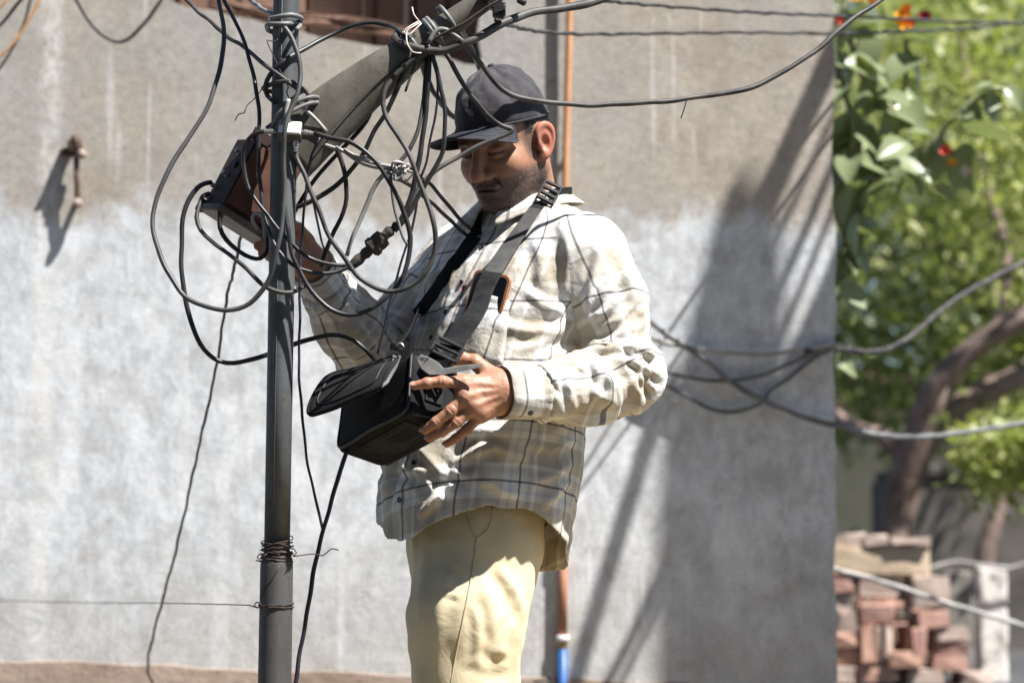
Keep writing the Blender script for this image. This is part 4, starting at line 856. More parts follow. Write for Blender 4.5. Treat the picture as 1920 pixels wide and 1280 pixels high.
def cloth_relax(V, Q, fn, growth, inner, outer, pin, iters=140, smooth=.12, stiff=.9, grav=(0, 0, 0), seedamp=.003, seedscale=40, seed=1, folds=None):
    """grow the rest lengths of the cloth and let it buckle into folds between two offsets of its body"""
    E_ = np.concatenate([Q[:, [0, 1]], Q[:, [1, 2]], Q[:, [2, 3]], Q[:, [3, 0]], Q[:, [0, 2]], Q[:, [1, 3]]]); E_.sort(axis=1)
    E_ = np.unique(E_[:, 0].astype(np.int64) * len(V) + E_[:, 1]); E_ = np.stack([E_ // len(V), E_ % len(V)], 1)
    X = V + np.where(pin, 0, 1.)[:, None] * vnormals(V, Q) * (seedamp * 2 * vnoise(V, seedscale, seed, 2) + (folds(V) if folds else 0))[:, None]; free = ~pin
    i, j = E_[:, 0], E_[:, 1]; d0 = V[j] - V[i]; L0 = np.linalg.norm(d0, axis=1); rest = np.linalg.norm(X[j] - X[i], axis=1) * growth((V[i] + V[j]) / 2, d0 / (L0[:, None] + 1e-12))
    deg = np.bincount(np.concatenate([i, j]), minlength=len(V)); w = 1. / deg
    ij = np.concatenate([i, j]); ji = np.concatenate([j, i]); n = len(V); g = np.array(grav)
    for it in range(iters):
        d = X[j] - X[i]; L = np.linalg.norm(d, axis=1) + 1e-12; c = (.5 * stiff * (L - rest) / L)[:, None] * d
        cc = np.concatenate([c, -c]); dx = np.stack([np.bincount(ij, cc[:, k], n) for k in range(3)], 1) * (1.6 * w)[:, None]
        X = X + np.where(free[:, None], dx, 0) + np.where(free[:, None], g, 0)
        if smooth and it % 2 == 0:
            m = np.stack([np.bincount(ij, X[ji, k], n) for k in range(3)], 1) * w[:, None]; X = X + np.where(free[:, None], smooth * (m - X), 0)
        if it % 6 == 5 or it == iters - 1:
            s = fn(X); e = 1e-3; G = np.stack([fn(X + np.eye(3)[k] * e) - s for k in range(3)], 1); G /= np.linalg.norm(G, axis=1)[:, None] + 1e-9
            push = np.maximum(inner - s, 0) - np.maximum(s - outer, 0); X = X + np.where(free[:, None], G * push[:, None], 0)
    return X
def to_px(P):
    d = P - np.array([0, 0, CAMZ]); w_ = d[:, 1] * CP + d[:, 2] * SP; a = d[:, 0] / w_; b = (d[:, 2] * CP - d[:, 1] * SP) / w_
    return 960 + FPX * (a * CR + b * SR), 640 - FPX * (-a * SR + b * CR)
def creases(V, Q, lst, only=None):
    """raise ridges with a hollow beside them along the given fold lines (on the side that faces the street)"""
    N = vnormals(V, Q); d = np.array([0, 0, CAMZ]) - V; d /= np.linalg.norm(d, axis=1)[:, None]; face = np.clip(((N * d).sum(1)) / .35, 0, 1); x, y = to_px(V); out = np.zeros(len(V))
    if only is not None: face = face * only
    for pts, w, A in lst:
        best = np.full(len(V), 1e9); sd = np.zeros(len(V)); tt = np.zeros(len(V)); tot = sum(math.hypot(pts[i + 1][0] - pts[i][0], pts[i + 1][1] - pts[i][1]) for i in range(len(pts) - 1)); acc = 0
        for i in range(len(pts) - 1):
            ax, ay = pts[i]; bx, by = pts[i + 1]; L = math.hypot(bx - ax, by - ay); ux, uy = (bx - ax) / L, (by - ay) / L; t = np.clip((x - ax) * ux + (y - ay) * uy, 0, L); qx, qy = x - ax - ux * t, y - ay - uy * t; dd = np.hypot(qx, qy); m = dd < best
            best[m] = dd[m]; sd[m] = (ux * (y - ay) - uy * (x - ax))[m]; tt[m] = ((acc + t) / tot)[m]; acc += L
        tap = np.clip(np.minimum(tt, 1 - tt) * 5, 0, 1) ** .7; q = np.sign(sd) * best
        out += A * tap * (np.exp(-(q / w) ** 2) - .7 * np.exp(-((q - 1.7 * w) / (1.1 * w)) ** 2)) * (best < 4 * w)
    return V + N * (out * face)[:, None]
def set_vcol(me, name, arr):
    a = me.color_attributes.new(name, 'FLOAT_COLOR', 'POINT'); a.data.foreach_set('color', np.ascontiguousarray(arr, dtype=np.float32).ravel())

# ------------------------------------------------------------------ the man: frames
HC = pt(946, 263, 4.54); e_ = PITCH + math.atan((640 - 265) / FPX)
def head_rot(yaw, pit, rol):
    cy, sy = math.cos(yaw), math.sin(yaw); cp, sp_ = math.cos(pit), math.sin(pit); cr, sr = math.cos(rol), math.sin(rol)
    M = np.diag([1., -1., 1.]); Ry = np.array([[cy, sy, 0], [-sy, cy, 0], [0, 0, 1]]); Rp = np.array([[1, 0, 0], [0, cp, sp_], [0, -sp_, cp]]); Rr = np.array([[cr, 0, sr], [0, 1, 0], [-sr, 0, cr]])
    return Ry @ M @ Rp @ Rr
Cv = np.array([[1, 0, 0], [0, math.cos(e_), -math.sin(e_)], [0, math.sin(e_), math.cos(e_)]])
HR = Cv @ head_rot(R(34), R(16), R(-6)); HCn = A3(HC)
h2w = lambda P: np.asarray(P) @ HR.T + HCn
w2h = lambda P: (np.asarray(P) - HCn) @ HR
person = empty('person', 'man in cap and checked shirt holding a black bag', 'person', (pt(890, 1040, 4.52).x, 4.52, BANK))
MI = Matrix.Translation(person.location).inverted()

NECK0 = w2h(A3(pt(984, 402, 4.615)))
def mir(P): Q_ = P.copy(); Q_[:, 0] = np.abs(Q_[:, 0]); return Q_
def ear_sdf(P):
    # both ears; local frame tilted back and flared out
    p = mir(P) - np.array([.074, -.010, -.012]); a = R(14); fl = R(24)
    y, z = p[:, 1] * math.cos(a) + p[:, 2] * math.sin(a), -p[:, 1] * math.sin(a) + p[:, 2] * math.cos(a); x = p[:, 0]
    x, y = x * math.cos(fl) + y * math.sin(fl), -x * math.sin(fl) + y * math.cos(fl)
    q = np.stack([x - .006, y + .006, z - .002 - .0], 1); wid = .019 + .006 * np.clip(z / .03, -1, 1)
    k0 = np.sqrt((q[:, 1] / wid) ** 2 + (q[:, 2] / .033) ** 2)
    disk = smax((k0 - 1) * .02, np.abs(q[:, 0]) - .0045, .006)
    rim = np.sqrt(((k0 - .86) * .021) ** 2 + (q[:, 0] - .004) ** 2) - .0042
    anti = np.sqrt(((np.sqrt(((q[:, 1] - .003) / .011) ** 2 + ((q[:, 2] + .004) / .018) ** 2) - 1) * .012) ** 2 + (q[:, 0] - .0025) ** 2) - .0032
    concha = s_ell(q, (.008, .003, -.006), (.009, .009, .013))
    d = smin(smin(disk, rim, .004), anti, .004); d = smax(d, -concha, .004)
    lobe = s_ell(q, (.001, .008, -.031), (.006, .0085, .009)); tragus = s_ell(q, (.003, .016, -.010), (.006, .005, .007))
    return smin(smin(d, lobe, .006), tragus, .005)
def head_sdf(P):
    M = mir(P)
    d = s_ell(P, (0, -.012, .030), (.075, .098, .088))
    d = smin(d, s_ell(P, (0, .028, -.040), (.0615, .066, .072)), .03)
    d = smin(d, s_caps(M, (.051, -.004, -.058), (.020, .058, -.097), .024, .019), .03)
    d = smin(d, s_ell(P, (0, .071, -.100), (.024, .018, .0155)), .02)
    d = smin(d, s_ell(M, (.040, .055, -.034), (.027, .030, .028)), .022)
    d = smin(d, s_ell(P, (0, .074, -.068), (.034, .022, .024)), .018)
    d = smin(d, s_caps(M, (.012, .087, .017), (.048, .066, .014), .0105, .010), .014)
    d = smax(d, -s_ell(M, (.033, .098, -.003), (.019, .019, .0125)), .014)
    d = smin(d, s_ell(M, (.0325, .0745, -.001), (.0150, .0135, .0120)), .004)        # eyeball under the lids
    lid = s_ell(M, (.0325, .0755, .002), (.0165, .0145, .0120)); d = smin(d, smax(lid, -(P[:, 2] + .0045), .002), .003)
    low = s_ell(M, (.0325, .0740, -.0095), (.0155, .0125, .0050)); d = smin(d, low, .005)
    nose = s_caps(P, (0, .087, .010), (0, .112, -.036), .0085, .0130); nose = smin(nose, s_ell(P, (0, .110, -.041), (.0145, .0140, .0115)), .008)
    nose = smin(nose, s_ell(M, (.0160, .098, -.044), (.0092, .0125, .0092)), .006); nose = smax(nose, -s_ell(M, (.0068, .1015, -.0515), (.0042, .0065, .0045)), .003)
    d = smin(d, nose, .011)
    d = smax(d, -s_caps(M, (.020, .094, -.048), (.031, .082, -.068), .0022, .002), .006)   # smile fold
    up = s_ell(M, (.0085, .0935, -.0655), (.0185, .0085, .0055)); lo_ = s_ell(P, (0, .0930, -.0770), (.0225, .0105, .0075))
    d = smin(d, up, .006); d = smin(d, lo_, .006)
    cz = -.0712 - 6.0 * (M[:, 0] ** 2)
    slit = np.sqrt(((P[:, 2] - cz) / .0014) ** 2 + ((P[:, 1] - .100) / .013) ** 2 + (P[:, 0] / .027) ** 2) - 1; d = smax(d, -slit * .0014, .0016)
    d = smax(d, -s_ell(P, (0, .0955, -.0885), (.017, .007, .0045)), .008)
    d = smin(d, ear_sdf(P), .006)
    neck = s_caps(P, (0, -.028, -.055), NECK0, .060, .068); d = smin(d, neck, .028)
    d = smin(d, s_ell(P, (0, .030, -.098), (.040, .040, .020)), .03)                    # fullness under the jaw
    return d
hv, hq = snets(head_sdf, (-.112, -.15, -.21), (.112, .14, .13), .0017, True)
hv = lap_smooth(hv, hq, 3, .4)
ax_ = np.abs(hv[:, 0]); hx_, hy_, hz_ = hv.T
def g_(v, c, s): return np.exp(-((v - c) / s) ** 2)
sm_ = lambda v, a, b: np.clip((v - a) / (b - a), 0, 1) ** 2 * (3 - 2 * np.clip((v - a) / (b - a), 0, 1))
jaw_line = -.038 - .25 * np.clip(.05 - hy_, 0, .1)
stub = sm_(-hz_, .030, .062) * (1 - sm_(-hz_, .125, .15)) * sm_(hy_, -.03, .01)
stub = stub * (1 - .85 * g_(ax_, .040, .02) * g_(hz_, -.040, .016) * sm_(hy_, .05, .07))
stub *= 1 - (g_(ax_, 0, .030) * (sm_(hz_, -.056, -.048)))
stub = np.maximum(stub, sm_(hz_, -.062, -.056) * sm_(-hz_, .046, .052) * (ax_ < .034) * sm_(hy_, .07, .085) * 1.0)
sideb = sm_(ax_, .058, .064) * g_(hy_, .018, .016) * sm_(hz_, -.05, -.02)
stub = np.clip(np.maximum(stub, sideb), 0, 1)
lipz = (np.abs(hz_ + .0715) < (.0115 * np.sqrt(np.clip(1 - (ax_ / .0265) ** 2, 0, 1)))) & (hy_ > .078)
lips = lap = lipz.astype(float)
hair = sm_(hz_, -.030, -.012) * sm_(-hy_, -.004, .03) * sm_(ax_, .02, .03); hair = np.maximum(hair, sm_(-hy_, .045, .06) * sm_(hz_, -.075, -.05)); hair = np.maximum(hair, sm_(hz_, .005, .02) * sm_(-hy_, -.034, -.012)); hair = np.maximum(hair, sm_(hz_, .045, .06))
hair *= (ear_sdf(hv) > .004)
brow = g_(hz_ - (.019 - .10 * np.clip(ax_ - .035, 0, 1)), 0, .0050) * sm_(ax_, .010, .015) * (1 - sm_(ax_, .050, .056)) * (hy_ > .04)
lash = g_(hz_ - (-.0052 + 2.2 * np.clip((ax_ - .0325) ** 2, 0, 1)), 0, .0030) * (np.abs(ax_ - .0325) < .0165) * (hy_ > .06)
dark = np.clip(np.maximum(np.maximum(hair, .92 * brow), lash), 0, 1)
red = np.clip(np.maximum(sm_(ax_, .072, .08) * (ear_sdf(hv) < .003), .5 * g_(hz_, -.040, .014) * g_(ax_, 0, .018) * (hy_ > .09)), 0, 1)
hcol = np.stack([stub, lips, dark, red], 1)
parts_V = [h2w(hv)]; parts_Q = [hq]; parts_C = [hcol]

# hands
def chain(P, pts, rads, k=.004):
    d = None
    for a in range(len(pts) - 1):
        q = s_caps(P, pts[a], pts[a + 1], rads[a], rads[a + 1]); d = q if d is None else smin(d, q, k)
    return d
def hand(fingers, palm, wrist, lo, hi, h=.0014):
    def fn(P):
        d = None
        for a, b, ra, rb in palm:
            q = s_caps(P, a, b, ra, rb); d = q if d is None else smin(d, q, .016)
        d = smin(d, chain(P, wrist[0], wrist[1], .01), .02)
        for pts, rads in fingers:
            f = chain(P, pts, rads, .0035)
            for q in range(1, len(pts) - 1): f = smin(f, np.linalg.norm(P - A3(pts[q]), axis=1) - rads[q] * 1.0, .004)
            d = smin(d, f, .0055)
        return d
    V, Q = snets(fn, lo, hi, h); return lap_smooth(V, Q, 2, .4), Q
lf = {'i': [(868, 718, 4.212), (829, 715, 4.190), (801, 718, 4.186), (777, 723, 4.188)], 'm': [(872, 744, 4.207), (845, 770, 4.200), (818, 791, 4.203), (796, 806, 4.216)],
      'r': [(888, 762, 4.212), (857, 791, 4.206), (829, 809, 4.212), (805, 821, 4.226)], 'p': [(902, 778, 4.222), (875, 805, 4.220), (855, 821, 4.226), (838, 832, 4.236)]}
T3 = lambda L: [pt(*p) for p in L]
W_L = pt(962, 736, 4.262); lk = {k: pt(*v[0]) for k, v in lf.items()}
wr_u = pt(945, 716, 4.25); wr_d = pt(948, 756, 4.25)
palmL = [(wr_u, lk['i'], .0185, .0130), (pt(946, 726, 4.246), lk['m'], .0195, .0130), (pt(946, 744, 4.248), lk['r'], .0195, .0125), (wr_d, lk['p'], .0175, .0115), (lk['i'], lk['m'], .0118, .0118), (lk['m'], lk['r'], .0118, .0112), (lk['r'], lk['p'], .011, .0105), (pt(925, 706, 4.25), pt(893, 682, 4.256), .0165, .0120)]
fingL = [(T3(lf['i']), [.0112, .0100, .0090, .0078]), (T3(lf['m']), [.0112, .0102, .0092, .0080]), (T3(lf['r']), [.0106, .0096, .0088, .0076]), (T3(lf['p']), [.0096, .0086, .0078, .0068]),
         ([pt(915, 700, 4.252), pt(890, 677, 4.258), pt(868, 672, 4.255), pt(850, 677, 4.25)], [.0150, .0125, .0110, .0090])]
vL, qL = hand(fingL, palmL, ([pt(948, 735, 4.25), pt(1000, 737, 4.285), pt(1060, 735, 4.315)], [.030, .0305, .036]), A3(pt(760, 860, 4.15)) - .02, A3(pt(1050, 640, 4.33)) + .02)
# small hollows between knuckles and nails
N_ = vnormals(vL, qL); vL = vL + N_ * (.0009 * vnoise(vL, 160, 3, 2))[:, None]
vL = creases(vL, qL, [([(870, 720), (900, 718), (938, 722)], 5, .0011), ([(874, 744), (905, 735), (940, 730)], 5, .0013), ([(890, 762), (915, 750), (942, 740)], 5, .0012), ([(904, 778), (925, 765), (944, 750)], 5, .0009), ([(839, 763), (852, 777)], 2.2, -.0008), ([(850, 785), (864, 798)], 2.2, -.0008), ([(829, 706), (829, 725)], 2.2, -.0008), ([(848, 757), (860, 768)], 2.2, -.0005), ([(813, 784), (824, 798)], 2.0, -.0006), ([(866, 742), (880, 752)], 3, .0010)])
cL = np.zeros((len(vL), 4))
for k, v in lf.items():
    kn = A3(pt(*v[1])); cL[:, 3] = np.maximum(cL[:, 3], .55 * np.exp(-(np.linalg.norm(vL - kn, axis=1) / .009) ** 2)); tp = A3(pt(*v[3])); cL[:, 3] = np.maximum(cL[:, 3], .6 * np.exp(-(np.linalg.norm(vL - tp, axis=1) / .010) ** 2))
parts_V.append(vL); parts_Q.append(qL); parts_C.append(cL)
rk = [pt(540, 436, 4.405), pt(540, 452, 4.40), pt(543, 470, 4.402), pt(548, 486, 4.41)]
palmR = [(pt(588, 492, 4.44), rk[0], .019, .0125), (pt(586, 500, 4.44), rk[1], .019, .0125), (pt(582, 508, 4.44), rk[2], .019, .012), (pt(578, 514, 4.445), rk[3], .017, .0115), (rk[0], rk[3], .0115, .0105), (pt(592, 480, 4.435), pt(566, 440, 4.42), .017, .0125)]
fingR = [([rk[0], pt(515, 447, 4.385), pt(497, 456, 4.378), pt(484, 461, 4.380)], [.0112, .0102, .0095, .0085]), ([rk[1], pt(520, 466, 4.385), pt(503, 472, 4.38), pt(492, 476, 4.384)], [.0112, .0100, .0092, .0082]),
         ([rk[2], pt(526, 482, 4.39), pt(512, 484, 4.39), pt(504, 482, 4.395)], [.0105, .0094, .0088, .0078]), ([rk[3], pt(535, 494, 4.40), pt(524, 496, 4.40), pt(516, 493, 4.40)], [.0095, .0085, .008, .007]), ([pt(575, 450, 4.42), pt(558, 430, 4.40), pt(545, 420, 4.385), pt(536, 412, 4.375)], [.0145, .0125, .0105, .0088])]
vR, qR = hand(fingR, palmR, ([pt(590, 505, 4.445), pt(612, 548, 4.49), pt(640, 600, 4.53)], [.028, .029, .033]), A3(pt(470, 600, 4.34)) - .02, A3(pt(660, 400, 4.56)) + .02)
parts_V.append(vR); parts_Q.append(qR); parts_C.append(np.zeros((len(vR), 4)))

# ------------------------------------------------------------------ torso frame used by shirt and trousers
tab = [(300, 986, .068, .066, 42), (368, 985, .072, .068, 42), (386, 985, .100, .078, 42), (406, 984, .135, .088, 42), (432, 980, .164, .102, 43), (468, 972, .182, .116, 44), (520, 962, .187, .130, 46), (600, 949, .184, .140, 50), (680, 934, .181, .147, 52), (760, 920, .180, .154, 54), (850, 905, .179, .160, 55), (950, 892, .178, .160, 55), (1070, 884, .178, .158, 55), (1200, 880, .178, .158, 55)]
TY = lambda cx: 4.535 + (cx - 890) / 1004.
tc = np.array([A3(pt(c[1], c[0], TY(c[1]))) for c in tab]); tz = tc[:, 2][::-1]; ta = np.array([c[2] for c in tab])[::-1]; tb = np.array([c[3] for c in tab])[::-1]; tyaw = np.radians([c[4] for c in tab])[::-1]; tcx = tc[::-1, 0]; tcy = tc[::-1, 1]
def torso_uv(P):
    z = P[:, 2]; cx = np.interp(z, tz, tcx); cy = np.interp(z, tz, tcy); yw = np.interp(z, tz, tyaw); dx = P[:, 0] - cx; dy = P[:, 1] - cy
    return dx * np.cos(yw) - dy * np.sin(yw), -dx * np.sin(yw) - dy * np.cos(yw)           # left, forward
def torso_sdf(P):
    u, v = torso_uv(P); a = np.interp(P[:, 2], tz, ta); b = np.interp(P[:, 2], tz, tb)
    ex = 2.25; k = (np.abs(u / a) ** ex + np.abs(v / b) ** ex + 1e-9) ** (1 / ex); return (k - 1) * np.minimum(a, b) * .9
S_L = pt(1100, 472, 4.50); E_L = pt(1176, 700, 4.43); Wc_L = pt(1000, 736, 4.285)
S_R = pt(868, 480, 4.74); E_R = pt(702, 668, 4.64); Wc_R = pt(604, 528, 4.475)
slL = ([S_L, pt(1138, 560, 4.475), E_L, pt(1096, 726, 4.365), Wc_L], [.074, .064, .056, .053, .045])
slR = ([S_R, pt(785, 575, 4.70), E_R, pt(655, 600, 4.56), Wc_R], [.072, .062, .056, .051, .043])
def sleeve_sdf(P, sl): return chain(P, sl[0], sl[1], .03)
def shirt_sdf(P):
    d = torso_sdf(P); d = smin(d, sleeve_sdf(P, slL), .030); return smin(d, sleeve_sdf(P, slR), .030)
def axial(P, sl):
    best = np.full(len(P), 9.); s = np.zeros(len(P)); ang = np.zeros(len(P)); dirv = np.zeros((len(P), 3)); acc = 0.
    for a in range(len(sl[0]) - 1):
        p0 = A3(sl[0][a]); p1 = A3(sl[0][a + 1]); ab = p1 - p0; L = np.linalg.norm(ab); t = np.clip(((P - p0) @ ab) / (L * L), 0, 1); q = P - p0 - t[:, None] * ab; dd = np.linalg.norm(q, axis=1)
        ref = np.array([0, 1., 0]) - ab / L * (ab[1] / L); ref /= np.linalg.norm(ref); bi = np.cross(ab / L, ref); m = dd < best
        an = np.arctan2(q @ bi, -(q @ ref)); s[m] = (acc + t * L)[m]; ang[m] = an[m]; dirv[m] = ab / L; best[m] = dd[m]; acc += L
    return s, ang, dirv
# ------------------------------------------------------------------ shirt
lo = A3(pt(690, 1080, 4.75)); hi = A3(pt(1250, 340, 4.3))
lo = np.array([pt(570, 640, 4.3).x - .03, 4.12, pt(800, 1095, 4.5).z]); hi = np.array([pt(1260, 640, 4.3).x + .03, 4.90, pt(1000, 345, 4.6).z])
SH = .0044
sv, sq = snets(shirt_sdf, lo, hi, SH)
sv = lap_smooth(sv, sq, 3, .5)
# cuts: hem, neck hole, sleeve ends
hem_t = np.radians([0, 12, 40, 62, 88, 112, 148, 180]); hem_y = np.array([1012, 1010, 968, 948, 954, 998, 1062, 1068])
hem_z = np.array([pt(900, y, 4.5).z for y in hem_y])
fc = sv[sq].mean(1); uu, vv = torso_uv(fc); th = np.arctan2(uu, vv); dT = torso_sdf(fc); dL = sleeve_sdf(fc, slL); dR = sleeve_sdf(fc, slR); lab = np.argmin(np.stack([dT, dL + .006, dR + .006]), 0)
nk = w2h(fc)
keep = ~((lab == 0) & (fc[:, 2] < np.interp(np.abs(th), hem_t, hem_z)))
nb_ = A3(pt(982, 394, 4.612)); keep &= ~((fc[:, 2] > nb_[2] - .012) & (np.hypot(fc[:, 0] - nb_[0], fc[:, 1] - nb_[1]) < .0745))
keep &= ~(fc[:, 2] > nb_[2] + .022)
for sl, l_ in ((slL, 1), (slR, 2)):
    s_, _, _ = axial(fc, sl); tot = sum((sl[0][i + 1] - sl[0][i]).length for i in range(4)); keep &= ~((lab == l_) & (s_ > tot - .004))
lab0 = lab[keep]; sv, sq = compact(sv, sq, keep)
# pins: boundary rings at neck and cuffs
cnt_e = {}
def boundary(V, Q):
    E_ = np.concatenate([Q[:, [0, 1]], Q[:, [1, 2]], Q[:, [2, 3]], Q[:, [3, 0]]]); E_.sort(axis=1); key = E_[:, 0].astype(np.int64) * len(V) + E_[:, 1]; u, c = np.unique(key, return_counts=True); b = u[c == 1]
    m = np.zeros(len(V), bool); m[b // len(V)] = True; m[b % len(V)] = True; return m
bd_ = boundary(sv, sq); hemv = bd_ & (sv[:, 2] < pt(900, 900, 4.5).z); pin = bd_ & ~hemv
def smooth_ring(V, Q, m, it=12):
    E_ = np.concatenate([Q[:, [0, 1]], Q[:, [1, 2]], Q[:, [2, 3]], Q[:, [3, 0]]]); E_ = E_[m[E_[:, 0]] & m[E_[:, 1]]]; i = np.concatenate([E_[:, 0], E_[:, 1]]); j = np.concatenate([E_[:, 1], E_[:, 0]])
    deg = np.bincount(i, minlength=len(V)); ok = deg > 0
    for _ in range(it):
        s = np.stack([np.bincount(i, V[j, k], len(V)) for k in range(3)], 1); V = V.copy(); V[ok] = .5 * V[ok] + .5 * s[ok] / deg[ok][:, None]
    return V
sv = smooth_ring(sv, sq, bd_)
zarm = pt(1000, 700, 4.4).z; elb = [A3(E_L), A3(E_R)]
def growth(M, D):
    dT = torso_sdf(M); g = np.ones(len(M))
    for sl, e in ((slL, elb[0]), (slR, elb[1])):
        d = sleeve_sdf(M, sl); s, an, dv = axial(M, sl); on = d + .004 < dT; al = (D * dv).sum(1) ** 2
        near = np.exp(-(np.linalg.norm(M - e, axis=1) / .13) ** 2)
        g = np.where(on, 1 + al * (.03 + .07 * near) + (1 - al) * .01, g)
    t = dT < np.minimum(sleeve_sdf(M, slL), sleeve_sdf(M, slR)) + .004
    low = np.clip((pt(900, 640, 4.5).z - M[:, 2]) / .35, 0, 1); vert = D[:, 2] ** 2
    g = np.where(t, 1 + vert * .025 + (1 - vert) * .015, g)
    return g
inner = -.022; outer = .022
def ridge(n): return np.clip(1 - np.abs(n) * 3.4, -.2, 1)
def shirt_folds(P):
    out = np.zeros(len(P)); dT = torso_sdf(P); wT = np.clip((np.minimum(sleeve_sdf(P, slL), sleeve_sdf(P, slR)) - dT) / .02 + .5, 0, 1)
    for k, (sl, e) in enumerate(((slL, elb[0]), (slR, elb[1]))):
        s, an, _ = axial(P, sl); w = np.clip((dT - sleeve_sdf(P, sl)) / .02 + .5, 0, 1); near = np.exp(-(np.linalg.norm(P - e, axis=1) / .15) ** 2)
        tot = sum((sl[0][i + 1] - sl[0][i]).length for i in range(4)); fore = np.clip((s - tot * .5) / .05, 0, 1)
        q = np.stack([s * (20 + 8 * fore) + .9 * np.sin(an + 1.2 * k) + 3 * vnoise(P, 6, 11 + k, 1), np.cos(an) * .75, np.sin(an) * .75], 1)
        q2 = np.stack([s * 11 + 1.6 * np.sin(an * 1 + 2), np.cos(an) * .9 + 7, np.sin(an) * .9], 1)
        out += w * ((.006 + .011 * near + .007 * fore) * ridge(vnoise(q, 1, 31 + k, 2)) - .004 * near + .007 * ridge(vnoise(q2, 1, 41 + k, 1)))
    th_ = np.arctan2(*torso_uv(P)); z = P[:, 2]; low = np.clip((pt(900, 700, 4.5).z - z) / .25, 0, 1)
    # drape folds run down and lean; belly folds run across under the bag
    q = np.stack([th_ * 2.6 + z * 2.2, z * 2.0, th_ * .3], 1); q2 = np.stack([th_ * 1.1 + 3, z * 15 + 2.2 * np.sin(th_ * 1.3) + 4 * vnoise(P, 5, 3, 1), th_ * .2], 1)
    belly = np.exp(-((z - pt(0, 860, 4.5).z) / .085) ** 2); up = 1 - low
    out += wT * ((.009 + .009 * low) * ridge(vnoise(q, 1, 51, 2)) + (.004 + .014 * belly) * ridge(vnoise(q2, 1, 61, 2)) + .008 * up * ridge(vnoise(np.stack([th_ * 3.5 - z * 7, z * 4, th_], 1), 1, 71, 1)))
    return (out - .003) * .75
sv = cloth_relax(sv, sq, shirt_sdf, growth, inner, outer, pin, iters=60, smooth=.05, grav=(0, 0, -.00008), seedamp=.002, seedscale=40, seed=2, folds=shirt_folds)
sv = lap_smooth(sv, sq, 1, .5)
FOLDS = [([(1020, 688), (1034, 738)], 6, .005), ([(1027, 700), (1068, 734)], 7, .006), ([(1060, 694), (1076, 770)], 7, .007), ([(1086, 684), (1110, 716)], 7, .006), ([(1093, 657), (1140, 652), (1190, 650), (1240, 672)], 9, .010), ([(1127, 664), (1190, 678), (1246, 710)], 9, .010), ([(1150, 676), (1196, 702), (1234, 736)], 8, .009), ([(1166, 690), (1186, 712), (1200, 744)], 8, .007),
    ([(1108, 668), (1122, 700), (1118, 750)], 8, .007), ([(1138, 690), (1148, 720), (1140, 764)], 8, .006), ([(1127, 467), (1108, 540), (1096, 606)], 10, .009), ([(1178, 545), (1140, 580), (1100, 604)], 9, .008), ([(1212, 604), (1170, 626), (1130, 644), (1095, 646)], 9, .009), ([(1160, 470), (1180, 520), (1186, 570)], 10, .007), ([(1200, 560), (1165, 596), (1120, 622)], 8, .006),
    ([(1062, 425), (1066, 500), (1056, 570)], 12, .008), ([(1000, 440), (1016, 500), (1010, 560)], 12, .006), ([(1060, 585), (1020, 572), (978, 540)], 11, .009), ([(1056, 618), (990, 622), (920, 606)], 11, .008), ([(1088, 640), (1050, 662), (1005, 672)], 10, .008), ([(1064, 600), (1030, 640), (960, 660)], 10, .006),
    ([(862, 818), (905, 806), (955, 818)], 9, .011), ([(846, 874), (890, 850), (938, 834)], 9, .012), ([(820, 892), (850, 884), (880, 894)], 8, .009), ([(785, 970), (806, 948), (832, 924)], 8, .009), ([(912, 838), (950, 846), (994, 860)], 10, .008), ([(896, 898), (930, 912), (972, 934)], 10, .008), ([(748, 876), (776, 886), (806, 880)], 9, .009), ([(1000, 905), (1040, 890), (1072, 866)], 10, .008), ([(990, 830), (1030, 845), (1080, 822)], 10, .008), ([(1015, 950), (1040, 930), (1062, 900)], 9, .007), ([(760, 900), (742, 950), (730, 1005)], 10, .007), ([(830, 905), (812, 935), (800, 962)], 9, .006),
    ([(618, 566), (655, 540)], 7, .007), ([(630, 580), (668, 560)], 7, .008), ([(654, 588), (682, 572)], 6, .007), ([(660, 624), (688, 594)], 7, .008), ([(672, 634), (706, 612)], 7, .008), ([(686, 648), (716, 626)], 7, .007), ([(600, 560), (640, 590), (650, 640)], 8, .007), ([(620, 600), (640, 650), (680, 680)], 8, .006), ([(820, 500), (790, 560), (760, 600)], 10, .007), ([(846, 480), (826, 560), (800, 610)], 10, .006)]
sv = creases(sv, sq, [(a, w * .95, A * .85) for a, w, A in FOLDS]); sv = lap_smooth(sv, sq, 1, .35)
# ---- uv per face corner
fcs = sv[sq].mean(1); dT = torso_sdf(fcs); dL = sleeve_sdf(fcs, slL); dR = sleeve_sdf(fcs, slR); lab = np.argmin(np.stack([dT - .004, dL, dR]), 0)
smesh = npmesh('shirt', sv, sq)
bvh_s = BVHTree.FromPolygons([Vector(v) for v in sv], [tuple(q) for q in sq])
CO = Vector((0, 0, CAMZ))
def cast(px, py, bv=None): 
    d = ray(px, py).normalized(); h = (bv or bvh_s).ray_cast(CO, d); return (h[0], h[1] if h[1].dot(d) < 0 else -h[1]) if h[0] else (None, None)
RAD = .172
def th_of(P):
    u, v = torso_uv(P); return np.arctan2(u / np.interp(P[:, 2], tz, ta), v / np.interp(P[:, 2], tz, tb)) * RAD
btn_px = [(905, 463), (866, 530), (836, 585), (809, 633), (776, 868), (750, 937)]
front = [(922, 420)] + btn_px + [(728, 1000)]
fh = [cast(*p)[0] for p in front]; fz = np.array([h.z for h in fh if h is not None]); fs = np.array([th_of(np.array([tuple(h)]))[0] for h in fh if h is not None])
o_ = np.argsort(fz); fz, fs = fz[o_], fs[o_]
pf_ = np.polyfit(fz, fs, 2)
def front_s(z): return np.polyval(pf_, np.clip(z, fz[0] - .03, fz[-1] + .03))
